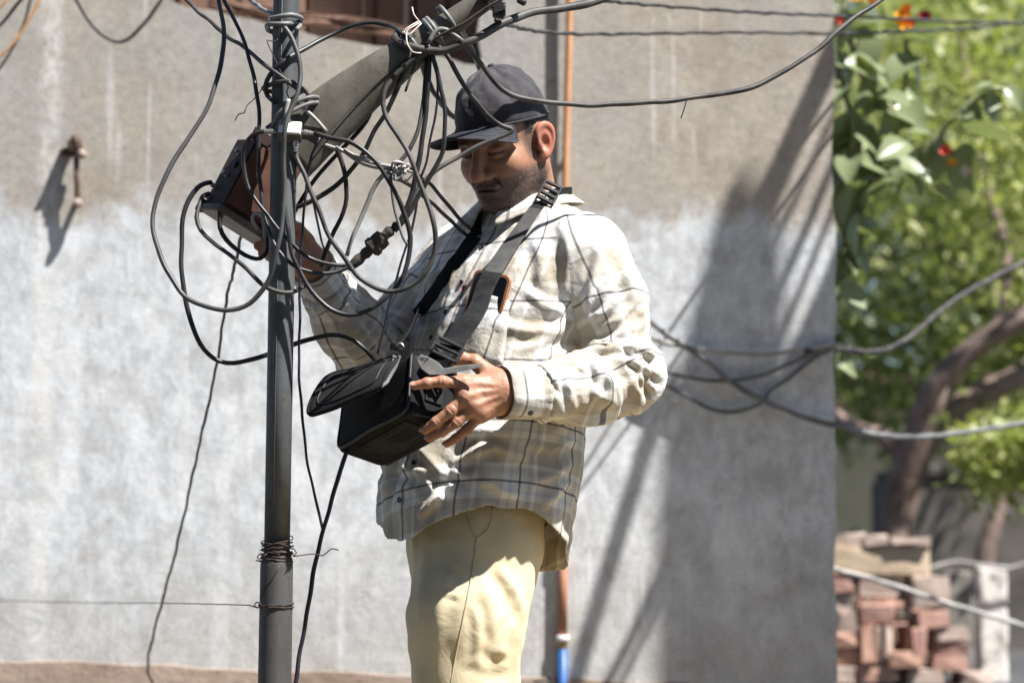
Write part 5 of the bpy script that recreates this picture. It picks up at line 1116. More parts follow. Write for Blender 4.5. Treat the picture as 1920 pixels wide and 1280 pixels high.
uv = np.zeros((len(sq), 4, 2)); msk = np.zeros((len(sq), 4, 4))
C4 = sv[sq]
flat = C4.reshape(-1, 3)
s_t = (th_of(flat) - front_s(flat[:, 2])).reshape(-1, 4)
for sl, l_ in ((slL, 1), (slR, 2)):
    s_, an, _ = axial(flat, sl); s_ = s_.reshape(-1, 4); an = an.reshape(-1, 4)
    an = np.where(an - an[:, :1] > math.pi, an - 2 * math.pi, an); an = np.where(an - an[:, :1] < -math.pi, an + 2 * math.pi, an)
    m = lab == l_; uv[m, :, 0] = an[m] * .062 + .03 * l_; uv[m, :, 1] = s_[m] + .05
W2 = 2 * math.pi * RAD; s_t = np.where(s_t - s_t[:, :1] > W2 / 2, s_t - W2, s_t); s_t = np.where(s_t - s_t[:, :1] < -W2 / 2, s_t + W2, s_t)
m = lab == 0; uv[m, :, 0] = s_t[m]; th4 = (th_of(flat) / RAD).reshape(-1, 4); uv[m, :, 1] = (C4[:, :, 2] - (.012 + .040 * np.clip((pt(900, 560, 4.5).z - C4[:, :, 2]) / .4, 0, 1)) * np.cos(th4 - R(58)))[m]
ul = smesh.uv_layers.new(name='UVMap'); ul.data.foreach_set('uv', uv.reshape(-1).astype(np.float32))
# seam / placket masks per vertex:  R placket strip, G seam line, B torso flag
dTv = torso_sdf(sv); dLv = sleeve_sdf(sv, slL); dRv = sleeve_sdf(sv, slR)
sf = th_of(sv) - front_s(sv[:, 2]); tv = dTv < np.minimum(dLv, dRv)
seam = np.maximum(np.exp(-((dTv - .004 - dLv) / .0035) ** 2) * (dLv < .03), np.exp(-((dTv - .004 - dRv) / .0035) ** 2) * (dRv < .03))
side = np.exp(-((th_of(sv) - R(84) * RAD) / .003) ** 2) * tv * (sv[:, 2] < pt(0, 620, 4.5).z)
plk = (np.abs(sf) < .017) * tv; sv2 = sv + vnormals(sv, sq) * (.0016 * plk)[:, None]
smesh.vertices.foreach_set('co', sv2.astype(np.float32).ravel())
set_vcol(smesh, 'marks', np.stack([np.exp(-((np.abs(sf) - .0165) / .0022) ** 2) * tv, np.clip(seam + .7 * side, 0, 1), tv.astype(float), np.ones(len(sv))], 1))
def plaid_material():
    m, t, b = newmat('checked_cotton'); uvn = nd(t, 'ShaderNodeUVMap'); uvn.uv_map = 'UVMap'; wn = noise(t, 30, 3, .5, uvn.outputs[0]); sp_ = nd(t, 'ShaderNodeSeparateXYZ')
    ad = nd(t, 'ShaderNodeVectorMath', operation='MULTIPLY_ADD'); t.links.new(wn.outputs[1], ad.inputs[0]); ad.inputs[1].default_value = (.003, .003, 0); t.links.new(uvn.outputs[0], ad.inputs[2]); t.links.new(ad.outputs[0], sp_.inputs[0])
    col_ = None
    def stripes(src, per, off):
        f = math_(t, 'FRACT', math_(t, 'ADD', math_(t, 'DIVIDE', src, per), off))
        r1 = ramp(t, f, [(0, (.66, .63, .58)), (.02, (.60, .555, .485)), (.40, (.61, .565, .495)), (.42, (.83, .82, .785)), (.515, (.83, .83, .815)), (.52, (.69, .705, .745)), (.565, (.69, .705, .745)), (.57, (.83, .82, .785)), (.68, (.83, .82, .785)), (.687, (.17, .165, .185)), (.715, (.17, .165, .185)), (.725, (.83, .82, .785)), (.82, (.72, .71, .68)), (.84, (.64, .625, .595)), (.92, (.64, .625, .595)), (.94, (.83, .82, .785))], 'LINEAR')
        return r1.outputs[0]
    a = stripes(sp_.outputs[0], .112, .55); c = stripes(sp_.outputs[1], .122, .30)
    colr = mixc(t, 1.0, mixc(t, 1.0, a, c, 'MULTIPLY'), (1.32, 1.32, 1.32), 'MULTIPLY'); colr = mixc(t, .35, colr, mixc(t, .5, a, c))
    att = nd(t, 'ShaderNodeVertexColor'); att.layer_name = 'marks'; sx = nd(t, 'ShaderNodeSeparateColor'); t.links.new(att.outputs[0], sx.inputs[0])
    dash = ramp(t, math_(t, 'SINE', math_(t, 'MULTIPLY', math_(t, 'ADD', sp_.outputs[1], sp_.outputs[0]), 1500.)), [(.3, (.35, .35, .35)), (.6, (1, 1, 1))])
    colr = mixc(t, math_(t, 'MULTIPLY', sx.outputs[1], .45), colr, (.34, .32, .31)); colr = mixc(t, math_(t, 'MULTIPLY', sx.outputs[0], .5), colr, (.36, .34, .34))
    dirt = noise(t, 9, 5, .6, objco(t)); colr = mixc(t, .35, colr, ramp(t, dirt.outputs[0], [(.3, (.86, .83, .76)), (.6, (1, 1, 1))]).outputs[0], 'MULTIPLY')
    t.links.new(colr, b.inputs['Base Color']); b.inputs['Roughness'].default_value = .85; b.inputs['Specular IOR Level'].default_value = .2; b.inputs['Sheen Weight'].default_value = .15
    wv = noise(t, 1400, 2, .5, uvn.outputs[0]); cr = noise(t, 38, 5, .6, objco(t), .6); cr2 = noise(t, 90, 4, .6, objco(t), .4)
    h = math_(t, 'ADD', math_(t, 'ADD', math_(t, 'MULTIPLY', cr.outputs[0], 1.0), math_(t, 'MULTIPLY', cr2.outputs[0], .35)), math_(t, 'ADD', math_(t, 'MULTIPLY', wv.outputs[0], .05), math_(t, 'MULTIPLY', math_(t, 'ADD', sx.outputs[0], sx.outputs[1]), -.35)))
    bump(t, b, h, .45, .006)
    tr = nd(t, 'ShaderNodeBsdfTranslucent'); t.links.new(colr, tr.inputs[0]); mx = nd(t, 'ShaderNodeMixShader'); mx.inputs[0].default_value = .16
    t.links.new(b.outputs[0], mx.inputs[1]); t.links.new(tr.outputs[0], mx.inputs[2]); t.links.new(mx.outputs[0], t.nodes['Material Output'].inputs[0])
    return m
M_shirt = plaid_material()
def ppart(name, me, m, par=None, smooth=True):
    o = link(name, me, m, parent=par or person, smooth=smooth); o.matrix_parent_inverse = MI if (par is None or par is person) else Matrix(); return o
def sub(name, me, m, par, smooth=True):
    o = link(name, me, m, parent=par, smooth=smooth); o.matrix_parent_inverse = MI @ Matrix() if False else Matrix(); return o
shirt = ppart('shirt', smesh, M_shirt)
so = shirt.modifiers.new('thickness', 'SOLIDIFY'); so.thickness = .0016; so.offset = -1
# children of the shirt inherit its world frame: shirt.matrix_world is identity because of the parent inverse
def cuff(sl, end, far, r0, r1, seed):
    ax = (end - far).normalized(); n = ax.orthogonal().normalized(); b_ = ax.cross(n); V = []; F = []; S = 56; rows = 9; ln = (end - far).length; rr_ = random.Random(seed); ph = [rr_.uniform(0, 6.28) for _ in range(5)]
    for i in range(rows):
        u = i / (rows - 1)
        for k in range(S):
            a = 2 * math.pi * k / S; r = r0 + (r1 - r0) * u + .0016 * math.sin(3 * a + ph[0]) + .0012 * math.sin(7 * a + ph[1] + u) * (1 - .5 * u) + .0012 * math.sin(5 * a + ph[2] - 2 * u) + (.0035 * (1 - u) ** 2 * abs(math.sin(9 * a + ph[3])))
            V.append(far + ax * ln * u + (n * math.cos(a) + b_ * math.sin(a)) * r)
    for i in range(rows - 1):
        for k in range(S): F.append((i * S + k, i * S + (k + 1) % S, (i + 1) * S + (k + 1) % S, (i + 1) * S + k))
    me = mesh('cuff', V, F); l = me.uv_layers.new(name='UVMap')
    for p in me.polygons:
        for li, vi in zip(p.loop_indices, p.vertices):
            i, k = divmod(vi, S); kk = k if not (k == 0 and any(v % S == S - 1 for v in p.vertices)) else S
            l.data[li].uv = (kk / S * 2 * math.pi * .05 + .02, i / (rows - 1) * ln + .36)
    a_ = me.color_attributes.new('marks', 'FLOAT_COLOR', 'POINT'); 
    for vi in range(len(V)): i = vi // S; a_.data[vi].color = (0, 1. if i in (1, 7) else 0, 0, 1)
    o = sub('cuff', me, M_shirt, shirt); md = o.modifiers.new('t', 'SOLIDIFY'); md.thickness = .0022; return o
cuff(slL, pt(939, 736, 4.252), pt(1012, 736, 4.292), .0475, .0485, 3)
cuff(slR, pt(586, 500, 4.443), pt(612, 542, 4.488), .0435, .0440, 5)
M_btn = simple('dark_button', (.018, .015, .018), (.04, .035, .04), 80, .25, 0, 0)
def button(p, nrm, r=.0052):
    V, F = lathe([(r * .9, 0), (r, .0008), (r, .0018), (r * .8, .0026), (r * .62, .0020), (r * .55, .0014), (.0004, .0014)], p + nrm * .0012, nrm, 18); sub('button', mesh('button', V, F), M_btn, shirt, False)
for x, y in btn_px:
    p, nn_ = cast(x, y)
    if p is not None: button(p, nn_)
# cuff button
cd_ = (pt(939, 736, 4.252) - pt(1012, 736, 4.292)).normalized(); cb = pt(975, 770, 4.236); cc_ = pt(975, 736, 4.272); rr0 = (cb - cc_) - cd_ * (cb - cc_).dot(cd_); button(cc_ + rr0.normalized() * .0495, rr0.normalized(), .0052)
# chest pocket pushed out by the phone
NG = 16; quad = [(884, 541), (957, 565), (944, 688), (868, 664)]; V = []; F = []; UVp = []
for j in range(NG + 1):
    for i in range(NG + 1):
        u, v = i / NG, j / NG; x = (quad[0][0] * (1 - u) + quad[1][0] * u) * (1 - v) + (quad[3][0] * (1 - u) + quad[2][0] * u) * v; y = (quad[0][1] * (1 - u) + quad[1][1] * u) * (1 - v) + (quad[3][1] * (1 - u) + quad[2][1] * u) * v + 2.5 * math.sin(u * 3.14) * (1 - v)
        p, nn_ = cast(x, y); bl = .0025 + .015 * (math.sin(math.pi * min(1, max(0, u))) ** .6) * (1 - v) ** .5 * (1 if v < .98 else 0); V.append(p + nn_ * bl); q = th_of(np.array([tuple(p)]))[0] - front_s(p.z); UVp.append((float(q) + .012, p.z + .007))
for j in range(NG):
    for i in range(NG): a = j * (NG + 1) + i; F.append((a, a + 1, a + NG + 2, a + NG + 1))
pm = mesh('pocket', V, F); l = pm.uv_layers.new(name='UVMap')
for p in pm.polygons:
    for li, vi in zip(p.loop_indices, p.vertices): l.data[li].uv = UVp[vi]
a_ = pm.color_attributes.new('marks', 'FLOAT_COLOR', 'POINT')
for vi in range(len(V)): j, i = divmod(vi, NG + 1); a_.data[vi].color = (0, 1. if (i in (0, NG) or j in (2, NG)) else 0, 0, 1)
pk = sub('chest_pocket', pm, M_shirt, shirt); md = pk.modifiers.new('t', 'SOLIDIFY'); md.thickness = .0018
M_tag = simple('red_tag', (.42, .02, .03), (.55, .04, .05), 60, .6)
p, nn_ = cast(872, 541); bm = bmesh.new(); add_box(bm, p + nn_ * .004, (.006, .004, .010), Matrix.Rotation(.3, 3, 'Y'), .001); sub('pocket_tag', bm_mesh('tag', bm), M_tag, shirt, False)

# collar: stand and turned-down leaf
def collar():
    V = []; UVc = []; NA = 60; cen = A3(pt(980, 384, 4.608)); tilt = .20; fw = np.array([-math.sin(R(40)), -math.cos(R(40)), 0]); lf_ = np.array([math.cos(R(40)), -math.sin(R(40)), 0])
    prof = 9
    for k in range(NA + 1):
        a = math.radians(14 + (360 - 28) * k / NA)               # measured from the front, round the back
        c_, s_ = math.cos(a), math.sin(a); fr = max(0, c_); base = cen + fw * c_ * .069 + lf_ * s_ * .070 + np.array([0, 0, -.030 * fr - .002 + .012 * max(0, -c_)])
        out = fw * c_ + lf_ * s_; edge = min(k, NA - k) / NA; stand = .030 - .004 * fr; leaf = .043 + .022 * math.exp(-(edge / .055) ** 2)
        for q in range(prof):
            t_ = q / (prof - 1)
            if t_ < .4: u = t_ / .4; p = base + np.array([0, 0, stand * u]) + out * (.003 + .001 * u)
            elif t_ < .5: p = base + np.array([0, 0, stand + .003]) + out * .008
            else: u = (t_ - .5) / .5; p = base + np.array([0, 0, stand + .001 - leaf * u * .80]) + out * (.012 + .030 * u + .007 * math.sin(u * 3.1 + k * .21)) + fw * (.010 * u * math.exp(-(edge / .06) ** 2))
            p = p + out * .0015 * math.sin(k * .9 + q); V.append(p); UVc.append((k / NA * .42, t_ * .085 + .012))
    F = [(k * prof + q, (k + 1) * prof + q, (k + 1) * prof + q + 1, k * prof + q + 1) for k in range(NA) for q in range(prof - 1)]
    me = mesh('collar', V, F); l = me.uv_layers.new(name='UVMap')
    for p in me.polygons:
        for li, vi in zip(p.loop_indices, p.vertices): l.data[li].uv = UVc[vi]
    a_ = me.color_attributes.new('marks', 'FLOAT_COLOR', 'POINT')
    for vi in range(len(V)): a_.data[vi].color = (0, .8 if vi % prof == prof - 2 else 0, 0, 1)
    o = sub('collar', me, M_shirt, shirt); md = o.modifiers.new('s', 'SUBSURF'); md.levels = md.render_levels = 1; md = o.modifiers.new('t', 'SOLIDIFY'); md.thickness = .002
    return me
collar_me = collar()

# ------------------------------------------------------------------ trousers
HL = pt(908, 1010, 4.49); KL = pt(862, 1420, 4.44); AL = Vector((pt(868, 1400, 4.47).x, 4.50, BANK + .07))
HRr = pt(862, 1010, 4.60); KR = pt(893, 1420, 4.66); AR = Vector((pt(905, 1400, 4.7).x, 4.72, BANK + .07))
legL = ([HL, pt(876, 1150, 4.455), KL, AL], [.104, .098, .086, .078]); legR = ([HRr, pt(880, 1150, 4.63), KR, AR], [.100, .094, .086, .078])
ptab = [(880, .140, .118), (960, .140, .118), (1040, .136, .116), (1100, .115, .105), (1140, .06, .06)]
pz = np.array([pt(890, y[0], 4.53).z for y in ptab])[::-1]; pa = np.array([y[1] for y in ptab])[::-1]; pb = np.array([y[2] for y in ptab])[::-1]; pcx = pt(886, 1000, 4.53)
def pants_sdf(P):
    yw = R(52); dx = P[:, 0] - pcx.x; dy = P[:, 1] - 4.535; u = dx * math.cos(yw) - dy * math.sin(yw); v = -dx * math.sin(yw) - dy * math.cos(yw); a = np.interp(P[:, 2], pz, pa); b = np.interp(P[:, 2], pz, pb)
    d = (np.sqrt((u / a) ** 2 + (v / b) ** 2) - 1) * np.minimum(a, b) * .9; d = np.maximum(d, pz[0] - P[:, 2])
    return smin(smin(d, chain(P, *legL, .05), .04), chain(P, *legR, .05), .022)
pv, pq = snets(pants_sdf, (pcx.x - .26, 4.28, BANK + .03), (pcx.x + .26, 4.88, pt(890, 915, 4.5).z), .0060)
pv = lap_smooth(pv, pq, 3, .5); fc = pv[pq].mean(1); keep = (fc[:, 2] < pt(890, 925, 4.5).z - .005) & (fc[:, 2] > BANK + .085); pv, pq = compact(pv, pq, keep); pbd = boundary(pv, pq)
def pants_folds(P):
    z = P[:, 2]; x = P[:, 0]; y = P[:, 1]; kz = np.exp(-((z - KL.z) / .22) ** 2); cr = np.exp(-((z - pt(0, 1130, 4.5).z) / .10) ** 2)
    q = np.stack([x * 7 + z * 9, z * 7 - x * 6, y * 5], 1); q2 = np.stack([x * 4 - z * 16, y * 4, z * 5 + x * 8], 1); q3 = np.stack([x * 16 + z * 2.5, y * 14, z * 2], 1)
    return .0045 * ridge(vnoise(q3 * np.array([.75, .75, .8]), 1, 95, 1)) + .004 * kz * ridge(vnoise(q2, 1, 91, 2)) - .002
def pgrow(M, D):
    v = D[:, 2] ** 2; kz = np.exp(-((M[:, 2] - KL.z) / .16) ** 2); return 1 + v * (.03 + .05 * kz) + (1 - v) * .015
pv = cloth_relax(pv, pq, pants_sdf, pgrow, -.020, .020, pbd & (pv[:, 2] > 1.2), iters=50, smooth=.05, grav=(0, 0, -.00008), seedamp=.003, seedscale=30, seed=6, folds=pants_folds); pv = lap_smooth(pv, pq, 2, .5)
PF = [([(905, 1075), (925, 1160), (940, 1260)], 14, .0050), ([(840, 1060), (822, 1150), (816, 1275)], 14, .0040), ([(930, 1060), (965, 1110), (985, 1160)], 10, .0050), ([(885, 1180), (920, 1215), (958, 1228)], 10, .0022), ([(880, 1235), (915, 1252), (955, 1247)], 10, .0022), ([(774, 996), (778, 1030), (774, 1065)], 6, .0060), ([(962, 1160), (950, 1190), (935, 1230)], 9, .0050), ([(842, 1050), (862, 1062), (878, 1082)], 6, .0030), ([(826, 1090), (852, 1098)], 5, .0028), ([(834, 1112), (862, 1119)], 5, .0028), ([(890, 1130), (900, 1180), (895, 1240)], 9, .0040), ([(960, 1080), (968, 1120), (955, 1160)], 9, .0035), ([(800, 1030), (792, 1110), (786, 1200)], 12, .0040)]
pv = creases(pv, pq, PF); pv = lap_smooth(pv, pq, 1, .35)
def pants_material():
    m, t, b = newmat('cream_twill'); v = objco(t); n = noise(t, 6, 5, .6, v); c = ramp(t, n.outputs[0], [(.3, (.56, .475, .30)), (.62, (.66, .57, .38))]).outputs[0]
    st = noise(t, 22, 4, .6, v); c = mixc(t, math_(t, 'MULTIPLY', ramp(t, st.outputs[0], [(.62, (0, 0, 0)), (.76, (1, 1, 1))]).outputs[0], .3), c, (.33, .27, .17))
    t.links.new(c, b.inputs['Base Color']); b.inputs['Roughness'].default_value = .8; b.inputs['Specular IOR Level'].default_value = .25; b.inputs['Sheen Weight'].default_value = .1
    cr = noise(t, 16, 5, .6, v, .8); tw = nd(t, 'ShaderNodeTexWave'); tw.inputs['Scale'].default_value = 420; tw.inputs['Distortion'].default_value = .6; t.links.new(v, tw.inputs[0]); bump(t, b, math_(t, 'ADD', cr.outputs[0], math_(t, 'MULTIPLY', tw.outputs[0], .02)), .4, .007); return m
M_pants = pants_material(); pmsh = npmesh('trousers', pv, pq); trousers = ppart('trousers', pmsh, M_pants); so = trousers.modifiers.new('t', 'SOLIDIFY'); so.thickness = .0016; so.offset = -1
bvh_p = BVHTree.FromPolygons([Vector(v) for v in pv], [tuple(q) for q in pq])
M_thr = simple('trouser_seam', (.44, .36, .21), (.52, .43, .26), 60, .8)
def seam_line(name, pxs, r, off=.0004, step=.012):
    P_ = [cast(x, y, bvh_p) for x, y in pxs]; P_ = [a + n_ * off for a, n_ in P_ if a is not None]; sub(name, tube_mesh(name, catmull(P_, .006), r, 6), M_thr, trousers)
seam_line('side_seam', [(893, 1010), (890, 1040), (884, 1080), (876, 1120), (868, 1160), (860, 1200), (852, 1240), (844, 1290)], .0014)
seam_line('pocket_seam', [(868, 950), (876, 972), (884, 992), (892, 1008), (904, 1002), (918, 985), (924, 950)], .0013)

# ------------------------------------------------------------------ body under the clothes, shoes
def body_sdf(P):
    d = np.maximum(torso_sdf(P) + .045, pz[2] - P[:, 2]); 
    for sl in (slL, slR): d = smin(d, chain(P, sl[0], [r - .024 for r in sl[1]], .03), .02)
    return smin(d, np.maximum(pants_sdf(P) + .040, P[:, 2] - pz[-1] - .02), .03)
bv_, bq_ = snets(body_sdf, (lo[0], lo[1], BANK + .02), (hi[0], hi[1], pt(1000, 372, 4.6).z), .014); parts_V.append(bv_); parts_Q.append(bq_); parts_C.append(np.zeros((len(bv_), 4)))
ofs = 0; QQ = []
for V_, Q_ in zip(parts_V, parts_Q): QQ.append(Q_ + ofs); ofs += len(V_)
body_me = npmesh('body', np.concatenate(parts_V), np.concatenate(QQ)); set_vcol(body_me, 'skin', np.concatenate(parts_C))
def skin_material():
    m, t, b = newmat('skin'); v = objco(t); at = nd(t, 'ShaderNodeVertexColor'); at.layer_name = 'skin'; sx = nd(t, 'ShaderNodeSeparateColor'); t.links.new(at.outputs[0], sx.inputs[0])
    n = noise(t, 45, 5, .6, v); n2 = noise(t, 260, 3, .6, v)
    c = ramp(t, n.outputs[0], [(.3, (.315, .152, .090)), (.7, (.41, .207, .127))]).outputs[0]
    c = mixc(t, math_(t, 'MULTIPLY', at.outputs[1], .6), c, (.46, .145, .095))
    c = mixc(t, math_(t, 'MULTIPLY', sx.outputs[1], .65), c, (.235, .090, .075))
    sb = math_(t, 'MULTIPLY', sx.outputs[0], math_(t, 'ADD', .48, math_(t, 'MULTIPLY', ramp(t, noise(t, 520, 2, .5, v).outputs[0], [(.42, (0, 0, 0)), (.56, (1, 1, 1))]).outputs[0], .45)))
    c = mixc(t, sb, c, (.065, .050, .045))
    grey = math_(t, 'MULTIPLY', sx.outputs[0], ramp(t, noise(t, 700, 2, .5, v).outputs[0], [(.60, (0, 0, 0)), (.66, (.5, .5, .5))]).outputs[0]); c = mixc(t, grey, c, (.42, .37, .34))
    c = mixc(t, sx.outputs[2], c, (.012, .010, .010))
    t.links.new(c, b.inputs['Base Color']); b.inputs['Roughness'].default_value = .52; b.inputs['Specular IOR Level'].default_value = .45
    b.inputs['Subsurface Weight'].default_value = .18; b.inputs['Subsurface Radius'].default_value = (.010, .0035, .0018); b.inputs['Subsurface Scale'].default_value = 1.0
    h = math_(t, 'ADD', math_(t, 'MULTIPLY', n2.outputs[0], .5), math_(t, 'MULTIPLY', math_(t, 'MULTIPLY', sx.outputs[0], noise(t, 900, 2, .6, v).outputs[0]), 1.2)); bump(t, b, h, .35, .0012); return m
M_skin = skin_material(); body = ppart('body', body_me, M_skin)
M_hair = simple('black_hair', (.010, .009, .009), (.022, .020, .019), 200, .55, 0, .5, .002, .4, 500)
# short hair around the ear and nape: a shell of small tufts
def hair_mesh():
    rs_ = np.random.RandomState(2); hm = (hair > .55) & (hz_ < .055); idx = np.where(hm)[0]; idx = rs_.choice(idx, min(2600, len(idx)), replace=False); N_ = vnormals(hv, hq)[idx] * -1.
    cen = np.array([0, -.012, .02]); N_ = np.where(((hv[idx] - cen) * N_).sum(1)[:, None] < 0, -N_, N_); d = N_ * .35 + np.array([0, -.45, -.75]) + rs_.normal(0, .25, (len(idx), 3)); d /= np.linalg.norm(d, axis=1)[:, None]; L = rs_.uniform(.004, .009, len(idx))[:, None]
    s = np.cross(d, N_); s /= np.linalg.norm(s, axis=1)[:, None] + 1e-9; p = hv[idx] + N_ * .0004; V = np.stack([p - s * .0007, p + s * .0007, p + d * L + N_ * .0012], 1).reshape(-1, 3); F = np.arange(len(V)).reshape(-1, 3); return npmesh('hair', h2w(V), F)
ppart('hair', hair_mesh(), M_hair, smooth=False)
def stubble_mesh(frac, seed):
    rs_ = np.random.RandomState(seed); idx = np.where((stub > .45) & (hz_ > -.13))[0]; idx = rs_.choice(idx, min(int(frac), len(idx)), replace=False); N_ = vnormals(hv, hq)[idx]
    cen = np.array([0, .01, -.05]); N_ = np.where(((hv[idx] - cen) * N_).sum(1)[:, None] < 0, -N_, N_); d = N_ * .6 + np.array([0, .05, -.8]) + rs_.normal(0, .3, (len(idx), 3)); d /= np.linalg.norm(d, axis=1)[:, None]; L = rs_.uniform(.0015, .0034, len(idx))[:, None]
    s = np.cross(d, N_); s /= np.linalg.norm(s, axis=1)[:, None] + 1e-9; p = hv[idx]; V = np.stack([p - s * .00028, p + s * .00028, p + d * L], 1).reshape(-1, 3); return npmesh('stubble', h2w(V), np.arange(len(V)).reshape(-1, 3))
ppart('stubble', stubble_mesh(4200, 4), M_hair, smooth=False)
ppart('grey_stubble', stubble_mesh(700, 8), simple('grey_hair', (.16, .15, .145), (.28, .26, .25), 80, .5, 0, 0), smooth=False)
M_nail = simple('fingernail', (.44, .24, .18), (.52, .31, .24), 60, .3, 0, 0)
for k, v in lf.items():
    tpn = pt(*v[3]); dr = (tpn - pt(*v[2])).normalized(); nn_ = Vector((-.35, -.75, .55)); nn_ = (nn_ - dr * nn_.dot(dr)).normalized(); sd_ = dr.cross(nn_); rad_ = {'i': .0078, 'm': .0080, 'r': .0076, 'p': .0068}[k]
    bm = bmesh.new(); bmesh.ops.create_uvsphere(bm, u_segments=14, v_segments=8, radius=1); c_ = tpn + dr * rad_ * .15 + nn_ * (rad_ * .80)
    bmesh.ops.transform(bm, matrix=Matrix(((sd_.x * rad_ * .70, dr.x * rad_ * .95, nn_.x * .0016, c_.x), (sd_.y * rad_ * .70, dr.y * rad_ * .95, nn_.y * .0016, c_.y), (sd_.z * rad_ * .70, dr.z * rad_ * .95, nn_.z * .0016, c_.z), (0, 0, 0, 1))), verts=bm.verts[:]); ppart('fingernail', bm_mesh('fingernail', bm), M_nail)
M_shoe = simple('dark_shoe', (.03, .025, .022), (.06, .05, .045), 30, .6)
for (a, yw) in ((AL, R(52)), (AR, R(40))):
    f = A3((-math.sin(yw), -math.cos(yw), 0)); a0 = A3(a); g = BANK + .012
    fn = lambda P: np.maximum(smin(s_caps(P, (a0[0], a0[1], g + .045), A3((a0[0], a0[1], g + .02)) + f * .15, .042, .040), s_caps(P, (a0[0], a0[1], g + .03), (a0[0], a0[1], g + .10), .042, .040), .03), g - .015 - P[:, 2])
    V_, Q_ = snets(fn, a0 - np.array([.22, .22, .12]), a0 + np.array([.22, .22, .08]), .009); ppart('shoe', npmesh('shoe', V_, Q_), M_shoe)

# ------------------------------------------------------------------ cap
def cap_cloth():
    m, t, b = newmat('faded_black_cotton'); v = objco(t); n = noise(t, 26, 5, .6, v); c = ramp(t, n.outputs[0], [(.35, (.024, .022, .026)), (.7, (.060, .054, .062))]).outputs[0]
    t.links.new(c, b.inputs['Base Color']); b.inputs['Roughness'].default_value = .8; b.inputs['Sheen Weight'].default_value = .25; b.inputs['Sheen Roughness'].default_value = .4; b.inputs['Specular IOR Level'].default_value = .3
    cr = noise(t, 34, 5, .6, v, .6); wv = noise(t, 900, 2, .5, v); bump(t, b, math_(t, 'ADD', cr.outputs[0], math_(t, 'MULTIPLY', wv.outputs[0], .12)), .5, .006); return m
M_cap = cap_cloth(); M_brim = simple('navy_black_brim', (.018, .019, .026), (.032, .033, .042), 40, .75, 0, .3, .001, .3, 700)
def bandp(a): return np.array([.0805 * math.sin(a), -.008 + .1035 * math.cos(a), .034 + .012 * math.cos(a)])     # a from the front, towards his left
NA, NR = 96, 26; V = []; F = []
for j in range(NR + 1):
    ph = j / NR * math.pi / 2
    for k in range(NA):
        a = 2 * math.pi * k / NA; p = bandp(a); rr_ = math.cos(ph) ** .97 if j < NR else 0; z = p[2] + (.108 - (p[2] - .034)) * math.sin(ph) ** .95; c_ = np.array([0, -.010 - .004 * math.sin(ph), 0])
        q = c_ + (p - c_) * rr_; q[2] = z; sgn = abs(math.sin(3 * a)); bulge = .0028 * (sgn ** .5 - .6) * math.sin(min(ph * 1.6, math.pi)); dirn = np.array([p[0], p[1] + .008, .04]); dirn /= np.linalg.norm(dirn); q = q + dirn * bulge
        cr = .0016 * math.sin(7 * a + 3 * math.sin(4 * ph)) * math.sin(ph * 2) + .0014 * math.sin(13 * a + 9 * ph) * math.sin(ph * 2); V.append(q + dirn * cr)
for j in range(NR):
    for k in range(NA): F.append((j * NA + k, j * NA + (k + 1) % NA, (j + 1) * NA + (k + 1) % NA, (j + 1) * NA + k))
cap = ppart('cap', mesh('cap', h2w(np.array(V)), F), M_cap)
md = cap.modifiers.new('t', 'SOLIDIFY'); md.thickness = .0015
NU, NV = 48, 16; V = []; F = []; amax = R(57)
def brim_p(u, v):
    a = u * amax; p = bandp(a); ln = .081 * max(1e-4, 1 - abs(u) ** 3.0) ** .6
    out = np.array([math.sin(a) * .50, math.cos(a * .75), 0]); out /= np.linalg.norm(out)
    q = p + out * ln * v; q[2] += .001 + .005 * v - .040 * (abs(u) ** 2.2) * v; return q
for s_ in (0, 1):
    for j in range(NV + 1):
        for i in range(NU + 1):
            q = brim_p(-1 + 2 * i / NU, j / NV); q[2] -= s_ * .0032 * (1 - (.35 if j == NV else 0)); V.append(q)
o1 = (NU + 1) * (NV + 1)
for j in range(NV):
    for i in range(NU): a = j * (NU + 1) + i; F += [(a, a + 1, a + NU + 2, a + NU + 1), (o1 + a, o1 + a + NU + 1, o1 + a + NU + 2, o1 + a + 1)]
for i in range(NU): a = NV * (NU + 1) + i; F.append((a, a + 1, o1 + a + 1, o1 + a)); a = i; F.append((a + 1, a, o1 + a, o1 + a + 1))
for j in range(NV): a = j * (NU + 1); F.append((a, a + NU + 1, o1 + a + NU + 1, o1 + a)); a += NU; F.append((a + NU + 1, a, o1 + a, o1 + a + NU + 1))
sub('brim', bm_mesh('brim', (lambda b_: (b_.from_mesh(mesh('t', h2w(np.array(V)), F)), b_)[1])(bmesh.new())), M_brim, cap)
rim = [Vector(h2w(brim_p(-1 + 2 * i / 60, 1.0) + np.array([0, 0, -.0014]))) for i in range(61)]; sub('brim_piping', tube_mesh('piping', rim, .0021, 8), M_cap, cap)
for r_ in (.35, .55, .75, .92):
    sub('stitch_line', tube_mesh('stitch', [Vector(h2w(brim_p(-.96 + 1.92 * i / 50, r_) + np.array([0, 0, .0002]))) for i in range(51)], .0005, 5), M_cap, cap)
tp = h2w(np.array([0, -.014, .1425])); V_, F_ = lathe([(.007, -.002), (.007, .001), (.005, .0035), (.0005, .0045)], Vector(tp), Vector(HR @ np.array([0, 0, 1.])), 14); sub('top_button', mesh('top_button', V_, F_), M_cap, cap)
band = [Vector(h2w(bandp(2 * math.pi * k / 72) * np.array([1.006, 1.006, 1]) + np.array([0, 0, .001]))) for k in range(72)]; sub('sweatband', tube_mesh('sweatband', band, .0022, 6, True), M_cap, cap)
for k in range(3):
    pass
